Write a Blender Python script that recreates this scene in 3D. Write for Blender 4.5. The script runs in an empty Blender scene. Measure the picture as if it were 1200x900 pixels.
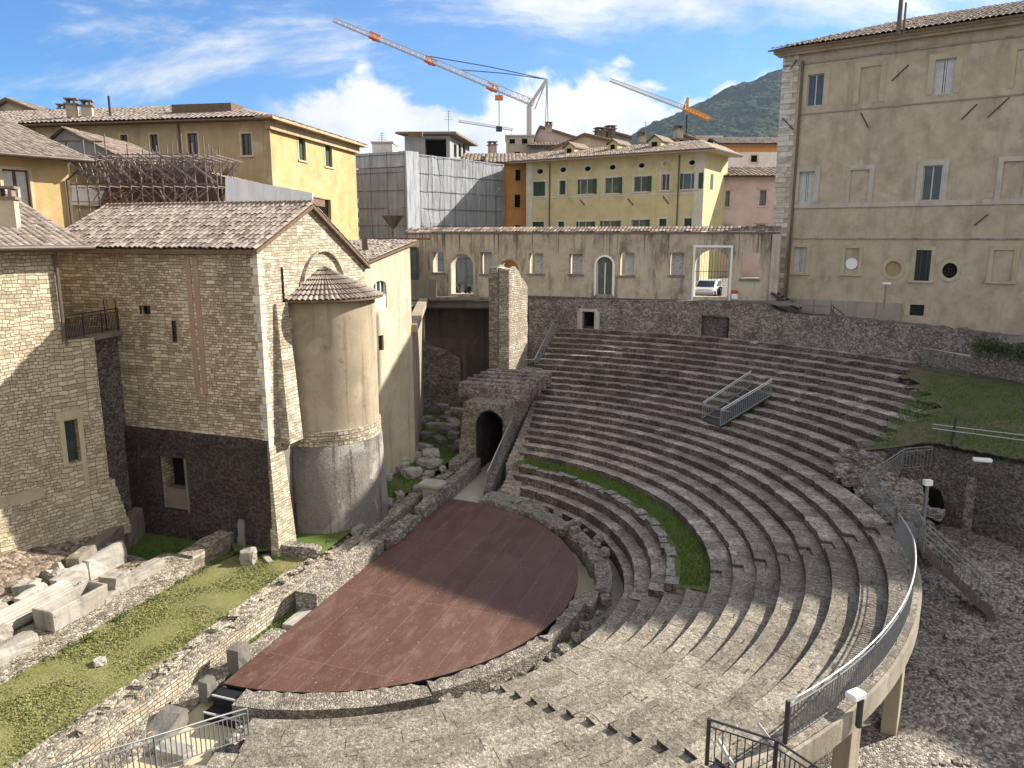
import bpy, bmesh, math, random
from mathutils import Vector, noise as mn

random.seed(11)
R = math.radians
COL = bpy.context.scene.collection

# ---------------------------------------------------------------- survey
# eye point is 14 m above the stage floor; plan frame of the theatre: C = centre
# of the orchestra, n = towards the seats, a = along the stage front
FPX, HZ, EYE = 885.0, 276.0, 14.0
TH = math.atan((450 - HZ) / FPX)
CT, ST = math.cos(TH), math.sin(TH)
C = (-6.28, 30.39)
UD = (.3215, .947)
ND = (.947, -.3215)
CHORD = math.atan2(UD[1], UD[0])

def ray(u, v):
    x = (u - 600) / FPX; y = (450 - v) / FPX
    return x, CT + y * ST, -ST + y * CT
def SZ(u, v, z):                       # sight line to a level
    x, y, w = ray(u, v); t = (z - EYE) / w
    return Vector((x * t, y * t, z))
def SY(u, v, Y):                       # sight line to a distance
    x, y, w = ray(u, v); t = Y / y
    return Vector((x * t, Y, EYE + w * t))
def SL(u, v, p, d):                    # sight line to an upright plane: (s, z)
    x, y, w = ray(u, v); n = (-d[1], d[0])
    t = (p[0] * n[0] + p[1] * n[1]) / (x * n[0] + y * n[1])
    return ((x * t - p[0]) * d[0] + (y * t - p[1]) * d[1], EYE + w * t)
def W(n, a, z=0.0):
    return Vector((C[0] + n * ND[0] + a * UD[0], C[1] + n * ND[1] + a * UD[1], z))
def WP(r, deg, z=0.0):
    return W(r * math.cos(R(deg)), r * math.sin(R(deg)), z)

def nz(x, y=0.0, z=0.0, s=1.0):
    return mn.noise(Vector((x * s, y * s, z * s)))

# ---------------------------------------------------------------- objects
def tag(o, label=None, cat=None, group=None, kind=None):
    if label: o['label'] = label
    if cat: o['category'] = cat
    if group: o['group'] = group
    if kind: o['kind'] = kind
    return o
def thing(name, label, cat, loc=(0, 0, 0), group=None, rz=0.0):
    o = bpy.data.objects.new(name, None); COL.objects.link(o)
    o.empty_display_size = .3
    o.location = loc; o.rotation_euler = (0, 0, rz)
    return tag(o, label, cat, group)
def copy_tree(o, parent=None):
    c = o.copy(); COL.objects.link(c); c.parent = parent
    for ch in list(o.children): copy_tree(ch, c)
    return c
def root_loc(o):
    v = Vector((0, 0, 0))
    while o is not None:
        v = v + Vector(o.location); o = o.parent
    return v

class MB:
    def __init__(s):
        s.v = []; s.f = []; s.m = []; s.uv = []
    def add(s, vs, fs, mi=0, uvs=None):
        b = len(s.v); s.v += [Vector(p) for p in vs]
        for i, f in enumerate(fs):
            s.f.append([b + k for k in f]); s.m.append(mi)
            s.uv.append(None if uvs is None else uvs[i])
        return s
    def quad(s, a, b, c, d, mi=0, uv=None):
        return s.add([a, b, c, d], [(0, 1, 2, 3)], mi, None if uv is None else [uv])
    def hexa(s, p, mi=0):              # 4 bottom, 4 top
        return s.add(p, [(3, 2, 1, 0), (4, 5, 6, 7), (0, 1, 5, 4), (1, 2, 6, 5), (2, 3, 7, 6), (3, 0, 4, 7)], mi)
    def box(s, c, d, rz=0.0, mi=0):    # c centre of base
        cx, cy, cz = c; x, y, z = d[0] / 2, d[1] / 2, d[2]
        co, si = math.cos(rz), math.sin(rz)
        q = [(-x, -y), (x, -y), (x, y), (-x, y)]
        q = [(cx + i * co - j * si, cy + i * si + j * co) for i, j in q]
        return s.hexa([(a, b, cz) for a, b in q] + [(a, b, cz + z) for a, b in q], mi)
    def bar(s, p, q, w, h=None, mi=0, up=(0, 0, 1)):
        p, q = Vector(p), Vector(q); h = h or w
        d = (q - p).normalized(); up = Vector(up)
        if abs(d.dot(up)) > .98: up = Vector((1, 0, 0))
        x = d.cross(up).normalized() * (w / 2); y = x.cross(d).normalized() * (h / 2)
        return s.hexa([p - x - y, p + x - y, q + x - y, q - x - y, p - x + y, p + x + y, q + x + y, q - x + y], mi)
    def tube(s, pts, r, seg=6, mi=0, caps=True):
        pts = [Vector(p) for p in pts]; n = len(pts)
        rr = r if isinstance(r, (list, tuple)) else [r] * n
        vs = []
        for i, p in enumerate(pts):
            d = (pts[min(i + 1, n - 1)] - pts[max(i - 1, 0)]).normalized()
            up = Vector((0, 0, 1)) if abs(d.z) < .95 else Vector((1, 0, 0))
            x = d.cross(up).normalized(); y = x.cross(d)
            for k in range(seg):
                t = 2 * math.pi * k / seg
                vs.append(p + (x * math.cos(t) + y * math.sin(t)) * rr[i])
        fs = []
        for i in range(n - 1):
            for k in range(seg):
                fs.append((i * seg + k, i * seg + (k + 1) % seg, (i + 1) * seg + (k + 1) % seg, (i + 1) * seg + k))
        if caps:
            fs.append(tuple(range(seg - 1, -1, -1))); fs.append(tuple((n - 1) * seg + k for k in range(seg)))
        return s.add(vs, fs, mi)
    def prism(s, poly, vec, mi=0):     # closed prism from a polygon swept along vec
        vec = Vector(vec); n = len(poly)
        a = [Vector(p) for p in poly]; b = [p + vec for p in a]
        fs = [tuple(range(n - 1, -1, -1)), tuple(range(n, 2 * n))]
        fs += [(i, (i + 1) % n, n + (i + 1) % n, n + i) for i in range(n)]
        return s.add(a + b, fs, mi)
    def lathe(s, c, prof, seg=20, mi=0, a0=0.0, a1=360.0, cap=True):
        c = Vector(c); full = abs(a1 - a0) >= 359.9; m = seg if full else seg + 1
        vs = []
        for r, z in prof:
            for k in range(m):
                t = R(a0 + (a1 - a0) * k / seg)
                vs.append(c + Vector((r * math.cos(t), r * math.sin(t), z)))
        fs = []
        for i in range(len(prof) - 1):
            for k in range(seg):
                k2 = (k + 1) % m
                fs.append((i * m + k, i * m + k2, (i + 1) * m + k2, (i + 1) * m + k))
        if cap and full:
            fs.append(tuple(range(m - 1, -1, -1))); fs.append(tuple((len(prof) - 1) * m + k for k in range(m)))
        return s.add(vs, fs, mi)
    def rock(s, c, d, rz=0.0, jit=.12, seed=0, sub=2, mi=0, tilt=0.0):
        # block of stone: subdivided box, rounded and roughened
        bm = bmesh.new(); bmesh.ops.create_cube(bm, size=1.0)
        bmesh.ops.subdivide_edges(bm, edges=bm.edges[:], cuts=sub, use_grid_fill=True)
        m = min(d)
        vs = []
        for v in bm.verts:
            p = v.co.copy()
            l = max(abs(p.x), abs(p.y), abs(p.z)); rnd = p.normalized() * .62
            p = p.lerp(rnd, .16 + jit * .5)
            q = Vector((p.x * d[0], p.y * d[1], p.z * d[2]))
            k = jit * m
            q += Vector((nz(q.x + seed, q.y, q.z, 2.3 / max(m, .2)), nz(q.x, q.y + seed + 7, q.z, 2.3 / max(m, .2)), nz(q.x, q.y, q.z + seed + 19, 2.3 / max(m, .2)))) * k
            if tilt: q = Vector((q.x, q.y * math.cos(tilt) - q.z * math.sin(tilt), q.y * math.sin(tilt) + q.z * math.cos(tilt)))
            co, si = math.cos(rz), math.sin(rz)
            vs.append(Vector((c[0] + q.x * co - q.y * si, c[1] + q.x * si + q.y * co, c[2] + d[2] * .5 + q.z)))
        bm.verts.index_update()
        fs = [tuple(v.index for v in f.verts) for f in bm.faces]
        bm.free()
        return s.add(vs, fs, mi)
    def build(s, name, mats, parent=None, smooth=False, fix=True, bevel=0.0):
        o0 = root_loc(parent) if parent is not None else Vector((0, 0, 0))
        me = bpy.data.meshes.new(name)
        me.from_pydata([tuple(p - o0) for p in s.v], [], s.f)
        if fix:
            bm = bmesh.new(); bm.from_mesh(me); bmesh.ops.recalc_face_normals(bm, faces=bm.faces[:]); bm.to_mesh(me); bm.free()
        uvl = me.uv_layers.new(name='UV'); dat = uvl.data
        me.update()
        for p in me.polygons:
            p.material_index = s.m[p.index]
            u = s.uv[p.index]
            if u is not None:
                for k, li in enumerate(p.loop_indices):
                    dat[li].uv = u[k] if isinstance(u, (list, tuple)) and isinstance(u[0], (list, tuple)) else u
                continue
            n = p.normal
            if abs(n.z) > .72:
                for li in p.loop_indices:
                    q = me.vertices[me.loops[li].vertex_index].co + o0
                    dat[li].uv = (q.x, q.y)
            else:
                h = Vector((-n.y, n.x)); h = h.normalized() if h.length > 1e-6 else Vector((1, 0))
                for li in p.loop_indices:
                    q = me.vertices[me.loops[li].vertex_index].co + o0
                    dat[li].uv = (q.x * h.x + q.y * h.y, q.z)
        if smooth:
            for p in me.polygons: p.use_smooth = True
        for m in (mats if isinstance(mats, (list, tuple)) else [mats]): me.materials.append(m)
        o = bpy.data.objects.new(name, me); COL.objects.link(o)
        if parent is not None: o.parent = parent
        if bevel:
            b = o.modifiers.new('bevel', 'BEVEL'); b.width = bevel; b.segments = 1; b.limit_method = 'ANGLE'; b.angle_limit = R(50)
        return o
    def solo(s, name, mats, label, cat, group=None, **k):   # a thing that is one mesh, origin at its base
        c = Vector((sum(p.x for p in s.v) / len(s.v), sum(p.y for p in s.v) / len(s.v), min(p.z for p in s.v)))
        s.v = [p - c for p in s.v]
        old = s.uv; o = s.build(name, mats, None, **k); o.location = c
        return tag(o, label, cat, group)

def structure(o): return tag(o, kind='structure')

# ---------------------------------------------------------------- materials
class G:
    def __init__(s, name, rough=.9, spec=.2):
        s.mat = bpy.data.materials.new(name); s.mat.use_nodes = True
        s.t = s.mat.node_tree; s.b = s.t.nodes['Principled BSDF']
        s.b.inputs['Roughness'].default_value = rough
        s.b.inputs['Specular IOR Level'].default_value = spec
        s._pos = s._uv = None
    def n(s, typ, props=None, **ins):
        nd = s.t.nodes.new(typ)
        for k, v in (props or {}).items(): setattr(nd, k, v)
        for k, v in ins.items(): s.put(nd.inputs[k.replace('_', ' ')], v)
        return nd
    def put(s, sock, v):
        if isinstance(v, bpy.types.NodeSocket): s.t.links.new(v, sock)
        elif isinstance(v, (tuple, list)) and len(v) == 3 and sock.type == 'RGBA': sock.default_value = (*v, 1)
        else: sock.default_value = v
    @property
    def pos(s):
        if s._pos is None: s._pos = s.n('ShaderNodeNewGeometry').outputs['Position']
        return s._pos
    @property
    def uv(s):
        if s._uv is None: s._uv = s.n('ShaderNodeUVMap').outputs[0]
        return s._uv
    def scale(s, vec, sc, loc=(0, 0, 0), rot=(0, 0, 0)):
        nd = s.n('ShaderNodeMapping'); s.put(nd.inputs['Vector'], vec)
        nd.inputs['Scale'].default_value = sc; nd.inputs['Location'].default_value = loc; nd.inputs['Rotation'].default_value = rot
        return nd.outputs[0]
    def noise(s, sc=1.0, det=5.0, rough=.6, vec=None, dist=0.0, out=0):
        nd = s.n('ShaderNodeTexNoise', Scale=sc, Detail=det, Roughness=rough, Distortion=dist)
        s.put(nd.inputs['Vector'], s.pos if vec is None else vec)
        return nd.outputs[out]
    def voro(s, sc, vec=None, feat='F1', out=0, rand=1.0):
        nd = s.n('ShaderNodeTexVoronoi', {'feature': feat}, Scale=sc, Randomness=rand)
        s.put(nd.inputs['Vector'], s.pos if vec is None else vec)
        return nd.outputs[out]
    def math(s, op, a, b=0.0, c=None):
        nd = s.n('ShaderNodeMath', {'operation': op}); s.put(nd.inputs[0], a); s.put(nd.inputs[1], b)
        if c is not None: s.put(nd.inputs[2], c)
        return nd.outputs[0]
    def remap(s, x, a, b, c=0.0, d=1.0):
        nd = s.n('ShaderNodeMapRange', {'interpolation_type': 'SMOOTHSTEP'}); s.put(nd.inputs[0], x)
        for i, v in enumerate((a, b, c, d)): nd.inputs[1 + i].default_value = v
        return nd.outputs[0]
    def ramp(s, fac, stops):
        nd = s.n('ShaderNodeValToRGB'); s.put(nd.inputs[0], fac); e = nd.color_ramp.elements
        while len(e) < len(stops): e.new(.5)
        for i, (p, c) in enumerate(stops): e[i].position = p; e[i].color = (*c, 1)
        return nd.outputs[0]
    def mix(s, fac, a, b, mode='MIX'):
        nd = s.n('ShaderNodeMix', {'data_type': 'RGBA', 'blend_type': mode}); s.put(nd.inputs[0], fac)
        s.put(nd.inputs[6], a); s.put(nd.inputs[7], b)
        return nd.outputs[2]
    def bump(s, h, strength=.5, dist=.03, prev=None):
        nd = s.n('ShaderNodeBump', Strength=strength, Distance=dist); s.put(nd.inputs['Height'], h)
        if prev is not None: s.put(nd.inputs['Normal'], prev)
        return nd.outputs[0]
    def done(s, col, normal=None, rough=None, metal=None):
        s.put(s.b.inputs['Base Color'], col)
        if normal is not None: s.put(s.b.inputs['Normal'], normal)
        if rough is not None: s.put(s.b.inputs['Roughness'], rough)
        if metal is not None: s.put(s.b.inputs['Metallic'], metal)
        return s.mat
def mul(c, k): return tuple(min(1, x * k) for x in c)

def flat(name, col, rough=.7, metal=0.0, var=.12, sc=3.0, spec=.3):
    g = G(name, rough, spec)
    c = g.ramp(g.noise(sc, 4), [(.3, mul(col, 1 - var)), (.7, mul(col, 1 + var))])
    return g.done(c, metal=metal)

def ashlar(name, ca, cb, cm, bw=.38, bh=.17, stain=(.09, .075, .06), amt=.5, warp=.04, ms=.009, bstr=.6):
    g = G(name)
    wn = g.n('ShaderNodeTexNoise', Scale=1.6, Detail=2.0); g.put(wn.inputs['Vector'], g.uv)
    off = g.n('ShaderNodeVectorMath', {'operation': 'SUBTRACT'}); g.put(off.inputs[0], wn.outputs[1]); off.inputs[1].default_value = (.5, .5, .5)
    wm = g.n('ShaderNodeVectorMath', {'operation': 'SCALE'}); g.put(wm.inputs[0], off.outputs[0]); wm.inputs['Scale'].default_value = warp * 3
    ad = g.n('ShaderNodeVectorMath', {'operation': 'ADD'}); g.put(ad.inputs[0], g.uv); g.put(ad.inputs[1], wm.outputs[0])
    def brick(w, h, sq, fr):
        b = g.n('ShaderNodeTexBrick', {'offset': .43, 'squash': sq, 'squash_frequency': fr}, Scale=1.0, Mortar_Size=ms, Mortar_Smooth=.4, Bias=0.0, Brick_Width=w, Row_Height=h)
        g.put(b.inputs['Vector'], ad.outputs[0])
        b.inputs['Color1'].default_value = (0, 0, 0, 1); b.inputs['Color2'].default_value = (1, 1, 1, 1); b.inputs['Mortar'].default_value = (.5, .5, .5, 1)
        return b
    b1 = brick(bw, bh, .72, 3); b2 = brick(bw * 1.42, bh * 1.3, 1.25, 2)
    sel = g.remap(g.noise(.55, 3, vec=g.uv), .47, .53)
    tone = g.mix(sel, b1.outputs[0], b2.outputs[0]); mort = g.mix(sel, b1.outputs[1], b2.outputs[1])
    v = g.math('ADD', g.math('MULTIPLY', tone, .62), g.math('MULTIPLY', g.noise(6, 5), .4))
    col = g.ramp(v, [(.12, mul(ca, .72)), (.42, ca), (.75, cb), (.98, mul(cb, 1.15))])
    col = g.mix(g.math('MULTIPLY', mort, .85), col, cm)
    big = g.remap(g.noise(.35, 6, .65), .48, .72)
    col = g.mix(g.math('MULTIPLY', big, amt), col, stain, 'MIX')
    pit = g.remap(g.noise(9, 6, .7), .62, .72)
    col = g.mix(g.math('MULTIPLY', pit, .55), col, stain)
    h = g.math('SUBTRACT', g.math('MULTIPLY', g.noise(14, 5, .7), .5), mort)
    return g.done(col, g.bump(h, bstr, .035))

def rubble(name, ca, cb, cm, sc=5.0, squash=1.7, stain=(.06, .05, .045), amt=.4, bstr=.9, edge=.1):
    g = G(name)
    wn = g.n('ShaderNodeTexNoise', Scale=3.0, Detail=4.0); g.put(wn.inputs['Vector'], g.pos)
    wm = g.n('ShaderNodeVectorMath', {'operation': 'SCALE'}); g.put(wm.inputs[0], wn.outputs[1]); wm.inputs['Scale'].default_value = .22
    ad = g.n('ShaderNodeVectorMath', {'operation': 'ADD'}); g.put(ad.inputs[0], g.pos); g.put(ad.inputs[1], wm.outputs[0])
    vec = g.scale(ad.outputs[0], (1, 1, squash)); s2 = sc * 1.5
    cell = g.voro(s2, vec, out=1); e = g.voro(s2, vec, 'DISTANCE_TO_EDGE')
    c2 = g.voro(s2 * 2.7, vec, out=1)
    sep = g.n('ShaderNodeSeparateColor'); g.put(sep.inputs[0], cell); sep2 = g.n('ShaderNodeSeparateColor'); g.put(sep2.inputs[0], c2)
    v = g.math('ADD', g.math('MULTIPLY', sep.outputs[0], .5), g.math('ADD', g.math('MULTIPLY', sep2.outputs[0], .25), g.math('MULTIPLY', g.noise(18, 5, .7), .3)))
    col = g.ramp(v, [(.12, mul(ca, .5)), (.42, ca), (.72, cb), (.95, mul(cb, 1.4))])
    m = g.math('MULTIPLY', g.remap(e, 0.0, edge, 1, 0), g.remap(g.noise(2.2, 4), .35, .6))
    col = g.mix(g.math('MULTIPLY', m, .75), col, cm)
    big = g.remap(g.noise(.6, 7, .7), .45, .7)
    col = g.mix(g.math('MULTIPLY', big, amt), col, stain)
    col = g.mix(g.math('MULTIPLY', g.remap(g.noise(13, 4, .7), .57, .66), .6), col, mul(cb, 1.45))
    h = g.math('ADD', g.math('MULTIPLY', g.remap(e, 0, .25), .8), g.math('MULTIPLY', g.noise(24, 5, .75), .8))
    return g.done(col, g.bump(h, bstr, .05))

def plaster(name, c, stain=(.1, .085, .06), amt=.5, streak=.4, patch=(.5, .44, .34), pamt=.25, bstr=.25, speck=0.0):
    g = G(name)
    col = g.ramp(g.noise(.7, 7, .62), [(.3, mul(c, .8)), (.5, c), (.72, mul(c, 1.14))])
    col = g.mix(g.math('MULTIPLY', g.remap(g.noise(.4, 8, .7, dist=.6), .52, .6), pamt), col, patch)
    st = g.noise(1.0, 5, .6, vec=g.scale(g.pos, (2.2, 2.2, .12)))
    col = g.mix(g.math('MULTIPLY', g.remap(st, .5, .74), streak), col, stain)
    col = g.mix(g.math('MULTIPLY', g.remap(g.noise(1.6, 8, .75), .55, .8), amt), col, stain)
    if speck:
        col = g.mix(g.math('MULTIPLY', g.remap(g.noise(17, 5, .75), .56, .66), speck), col, mul(patch, 1.2)); col = g.mix(g.math('MULTIPLY', g.remap(g.noise(13, 5, .75, vec=g.scale(g.pos, (1, 1, 1), (7, 7, 7))), .56, .66), speck), col, stain)
    h = g.noise(5, 8, .7)
    return g.done(col, g.bump(h, bstr, .05))

def streaked(name, c, z0, z1, dark=(.045, .037, .03), big=.6, patch=(.5, .44, .34)):
    g = G(name)
    col = g.ramp(g.noise(.8, 8, .66), [(.3, mul(c, .72)), (.48, c), (.7, mul(c, 1.2))])
    col = g.mix(g.math('MULTIPLY', g.remap(g.noise(.45, 8, .72, dist=.6), .52, .60), .4), col, patch)
    sp = g.n('ShaderNodeSeparateXYZ'); g.put(sp.inputs[0], g.pos); hi = g.remap(sp.outputs[2], z0, z1)
    st = g.noise(1.0, 3, .5, vec=g.scale(g.pos, (5.5, 5.5, .06)))
    col = g.mix(g.math('MULTIPLY', g.math('MULTIPLY', g.remap(st, .55, .66), hi), .85), col, dark)
    s2 = g.noise(1.0, 6, .65, vec=g.scale(g.pos, (1.1, 1.1, .3)))
    col = g.mix(g.math('MULTIPLY', g.remap(s2, .47, .68), big), col, mul(dark, 1.7))
    col = g.mix(g.math('MULTIPLY', g.remap(g.noise(3.5, 8, .75), .55, .72), .6), col, mul(dark, 2.2))
    return g.done(col, g.bump(g.noise(6, 8, .72), .4, .05))

def tiles(name, pal, dirt=(.07, .06, .05)):
    g = G(name)
    w = g.n('ShaderNodeTexWhiteNoise', {'noise_dimensions': '2D'}); g.put(w.inputs['Vector'], g.uv)
    v = g.math('ADD', g.math('MULTIPLY', w.outputs[0], .8), g.math('MULTIPLY', g.noise(2.5, 4), .3))
    n = len(pal)
    col = g.ramp(v, [(.1 + .85 * i / (n - 1), c) for i, c in enumerate(pal)])
    col = g.mix(g.math('MULTIPLY', g.remap(g.noise(7, 6, .7), .5, .75), .5), col, dirt)
    col = g.mix(g.math('MULTIPLY', g.remap(g.noise(.8, 5, .7), .5, .72), .45), col, mul(dirt, 1.4))
    return g.done(col, g.bump(g.noise(20, 4), .2, .02))

def ground(name, stops, sc=1.2, fine=14, bstr=.5, speck=None, voro=None):
    g = G(name, .95, .1)
    v = g.math('ADD', g.math('MULTIPLY', g.noise(sc, 7, .65), .65), g.math('MULTIPLY', g.noise(fine, 5, .7), .35))
    col = g.ramp(v, stops)
    h = g.noise(fine * 1.3, 5, .7)
    if voro:
        c = g.voro(voro, out=1); sp = g.n('ShaderNodeSeparateColor'); g.put(sp.inputs[0], c)
        col = g.mix(.75, col, g.ramp(sp.outputs[0], [(0, mul(stops[0][1], .5)), (.5, stops[1][1]), (1, mul(stops[-1][1], 1.5))]))
        h = g.math('ADD', h, g.math('MULTIPLY', g.voro(voro, feat='DISTANCE_TO_EDGE'), 2.0))
    if speck:
        col = g.mix(g.math('MULTIPLY', g.remap(g.noise(speck[1], 3, .6), .6, .68), speck[2]), col, speck[0])
    return g.done(col, g.bump(h, bstr, .05))

M = {}
CREAM = (.50, .42, .30)
M['church'] = ashlar('church ashlar', (.37, .29, .195), (.56, .475, .35), (.075, .058, .042), .27, .118, amt=.5, ms=.013, bstr=.9)
M['gable'] = ashlar('gable ashlar', (.36, .30, .21), (.56, .49, .37), (.13, .105, .075), .27, .125, amt=.25, ms=.013, bstr=.9)
M['leftstone'] = ashlar('pale rubble masonry', (.42, .35, .235), (.55, .475, .345), (.13, .10, .07), .26, .135, amt=.25, warp=.08, ms=.015, bstr=.9)
M['plinth'] = rubble('dark rough footing and vault shade', (.05, .038, .032), (.105, .082, .068), (.03, .023, .02), 6.0, 1.3, (.02, .016, .014), .6)
M['apselow'] = plaster('grey washed render', (.165, .145, .122), (.03, .027, .024), 1.0, 1.0, (.38, .36, .32), .5, 1.4, speck=.55)
M['apse'] = plaster('beige lime render', (.32, .262, .18), (.09, .068, .045), .95, .6, (.50, .43, .30), .3, .3)
M['ochre'] = plaster('ochre plaster', (.41, .295, .135), (.22, .16, .08), .35, .3, (.56, .46, .27), .35)
M['ochre_old'] = plaster('faded ochre plaster', (.37, .275, .155), (.16, .125, .08), .5, .5, (.50, .42, .28), .5)
M['beige'] = streaked('weathered beige plaster', (.40, .33, .24), 26, 31, (.13, .10, .07), .42, (.50, .43, .33))
M['beige_base'] = plaster('damp grey plaster', (.30, .265, .215), (.09, .08, .065), .6, .8, (.33, .30, .25), .4, .4)
M['arcade'] = streaked('rain streaked plaster', (.42, .355, .265), 11.6, 13.9, (.045, .038, .032), .72)
M['ledge'] = plaster('stained concrete', (.19, .165, .125), (.05, .045, .035), .6, .7, (.26, .235, .19), .3)
M['yellow'] = plaster('yellow plaster', (.50, .43, .235), (.36, .3, .15), .25, .25, (.60, .52, .27), .2, .1)
M['pink'] = plaster('pink plaster', (.56, .43, .385), (.36, .29, .26), .25, .25, (.6, .49, .44), .2, .1)
M['white_pl'] = plaster('white plaster', (.66, .60, .54), (.4, .35, .3), .25, .3, (.7, .66, .6), .2, .1)
M['orange'] = plaster('orange plaster', (.50, .25, .08), (.28, .16, .07), .3, .35, (.54, .34, .16), .2, .1)
M['cream'] = plaster('cream plaster', (.45, .375, .265), (.19, .15, .1), .5, .45, (.62, .55, .42), .3)
M['pitwall'] = plaster('shade toned side wall', (.30, .245, .18), (.09, .07, .055), .8, .7, (.40, .335, .25), .4, .5, speck=.3)  # stained plaster, its base colour darkened for the shade on this wall
M['greypl'] = plaster('grey plaster', (.27, .26, .25), (.14, .135, .13), .3, .4, (.34, .33, .32), .3)
M['brownwall'] = plaster('brown stained masonry', (.15, .112, .082), (.05, .04, .034), .7, .7, (.22, .17, .125), .5, .7)
M['quoin'] = ashlar('pale quoin stone', (.46, .41, .34), (.60, .55, .47), (.22, .19, .15), .62, .34, amt=.15, ms=.01)
M['trim'] = plaster('travertine trim', (.42, .375, .31), (.17, .145, .11), .6, .4, (.52, .47, .40), .4, .4)
M['paintband'] = plaster('pale painted surround', (.41, .355, .235), (.2, .16, .1), .4, .3, (.46, .41, .3), .3, .1)
M['yellowband'] = plaster('grey painted quoin', (.53, .49, .40), (.3, .27, .2), .4, .3, (.6, .56, .48), .3, .1)
M['tile'] = tiles('old roof tiles', [(.13, .10, .083), (.215, .172, .14), (.29, .24, .198), (.345, .29, .245), (.235, .18, .142)])
M['tile_far'] = tiles('brown roof tiles', [(.12, .095, .075), (.22, .165, .125), (.31, .24, .185), (.37, .295, .235)])
M['tile_dark'] = tiles('dark roof tiles', [(.07, .055, .045), (.14, .105, .08), (.24, .185, .14), (.32, .25, .19)])
M['rub'] = rubble('mortared rubble', (.185, .15, .12), (.40, .355, .30), (.075, .06, .05), 4.6, 1.6, amt=.62)
M['rub_lt'] = rubble('pale rubble', (.20, .17, .13), (.38, .335, .265), (.15, .125, .095), 4.6, 1.6, amt=.2)
M['rub_dk'] = rubble('dark rubble', (.11, .09, .076), (.25, .22, .19), (.045, .038, .034), 6.0, 1.5)
M['brick'] = ashlar('ruin opus', (.19, .155, .115), (.34, .29, .225), (.11, .09, .07), .3, .12, amt=.35, ms=.014)
M['brick_lt'] = ashlar('small pale blocks', (.37, .31, .22), (.53, .47, .37), (.06, .048, .034), .17, .105, amt=.2, ms=.018, bstr=1.0)
M['rubbrown'] = rubble('brown rubble', (.15, .12, .09), (.29, .245, .19), (.08, .062, .048), 4.6, 1.5, (.05, .04, .032), .6)
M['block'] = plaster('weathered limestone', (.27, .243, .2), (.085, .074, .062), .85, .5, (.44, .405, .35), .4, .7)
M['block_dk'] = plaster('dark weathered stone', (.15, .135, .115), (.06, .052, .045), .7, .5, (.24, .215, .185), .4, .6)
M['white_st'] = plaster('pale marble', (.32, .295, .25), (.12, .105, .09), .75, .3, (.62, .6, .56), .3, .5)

def seat(name, ca, cb, dark, speck, sc=7.0, bw=.8, tone=.3):
    g = G(name, .95, .1)
    oi = g.n('ShaderNodeObjectInfo').outputs['Random']
    v = g.math('ADD', g.math('MULTIPLY', g.noise(1.1, 6, .65), .5), g.math('MULTIPLY', g.noise(sc * 2.2, 5, .75), .5))
    col = g.ramp(v, [(.36, mul(ca, .62)), (.46, ca), (.56, cb), (.68, mul(cb, 1.25))])
    cell = g.voro(sc, g.scale(g.pos, (1, 1, 1.6)), out=1); sp = g.n('ShaderNodeSeparateColor'); g.put(sp.inputs[0], cell)
    col = g.mix(.5, col, g.ramp(sp.outputs[0], [(0, dark), (.3, mul(ca, .75)), (.6, ca), (.85, cb), (1, speck)]))
    col = g.mix(g.math('MULTIPLY', g.remap(g.noise(7, 5, .7, vec=g.scale(g.pos, (1, 1, 1), (2, 8, 3))), .52, .62), .6), col, mul(dark, 1.3))
    col = g.mix(g.math('MULTIPLY', g.remap(g.noise(15, 4, .65), .56, .64), .75), col, speck)
    col = g.mix(g.math('MULTIPLY', g.remap(g.noise(12, 4, .65, vec=g.scale(g.pos, (1, 1, 1), (5, 3, 1))), .55, .64), .85), col, dark)
    col = g.mix(g.math('MULTIPLY', g.remap(g.noise(.45, 6, .7), .5, .68), .4), col, dark)
    bk = g.n('ShaderNodeTexBrick', {'offset': .0, 'squash': 1.0}, Scale=1.0, Mortar_Size=.018, Mortar_Smooth=.2, Bias=0.0, Brick_Width=bw, Row_Height=50.0)
    g.put(bk.inputs['Vector'], g.uv); bk.inputs['Color1'].default_value = (1 - tone,) * 3 + (1,); bk.inputs['Color2'].default_value = (1 + tone * .55,) * 3 + (1,); bk.inputs['Mortar'].default_value = (.36, .32, .29, 1)
    col = g.mix(1.0, col, bk.outputs[0], 'MULTIPLY')
    col = g.mix(g.math('MULTIPLY', g.remap(g.noise(.9, 4, .6, vec=g.scale(g.pos, (1, 1, 1), (9, 2, 4))), .52, .56), .28), col, dark)
    col = g.mix(1.0, col, g.mix(oi, (.86, .85, .84), (1.1, 1.09, 1.07)), 'MULTIPLY')
    h = g.math('ADD', g.noise(30, 5, .75), g.math('MULTIPLY', g.voro(sc, feat='DISTANCE_TO_EDGE'), .8))
    return g.done(col, g.bump(h, .7, .045))
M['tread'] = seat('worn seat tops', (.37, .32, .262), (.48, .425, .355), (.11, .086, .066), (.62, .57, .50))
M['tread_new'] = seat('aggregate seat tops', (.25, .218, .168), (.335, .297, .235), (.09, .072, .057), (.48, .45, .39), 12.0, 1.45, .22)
M['riser'] = seat('shade toned rubble fronts', (.11, .083, .066), (.17, .135, .11), (.036, .027, .022), (.37, .33, .285), 11.0)  # rubble fronts, colour also darkened for shade on upright faces
M['riser_new'] = seat('shade toned aggregate fronts', (.11, .085, .066), (.16, .128, .1), (.05, .038, .03), (.25, .22, .18), 12.0, 1.45)  # aggregate like the tops, with the shade of upright faces in its colour
M['podium'] = rubble('podium rubble', (.20, .17, .135), (.36, .32, .26), (.13, .11, .085), 6.5, 1.3, amt=.35)
M['podium_top'] = rubble('pale kerb stone', (.27, .25, .22), (.42, .395, .35), (.15, .13, .11), 6.5, 1.3, amt=.35)
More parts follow.
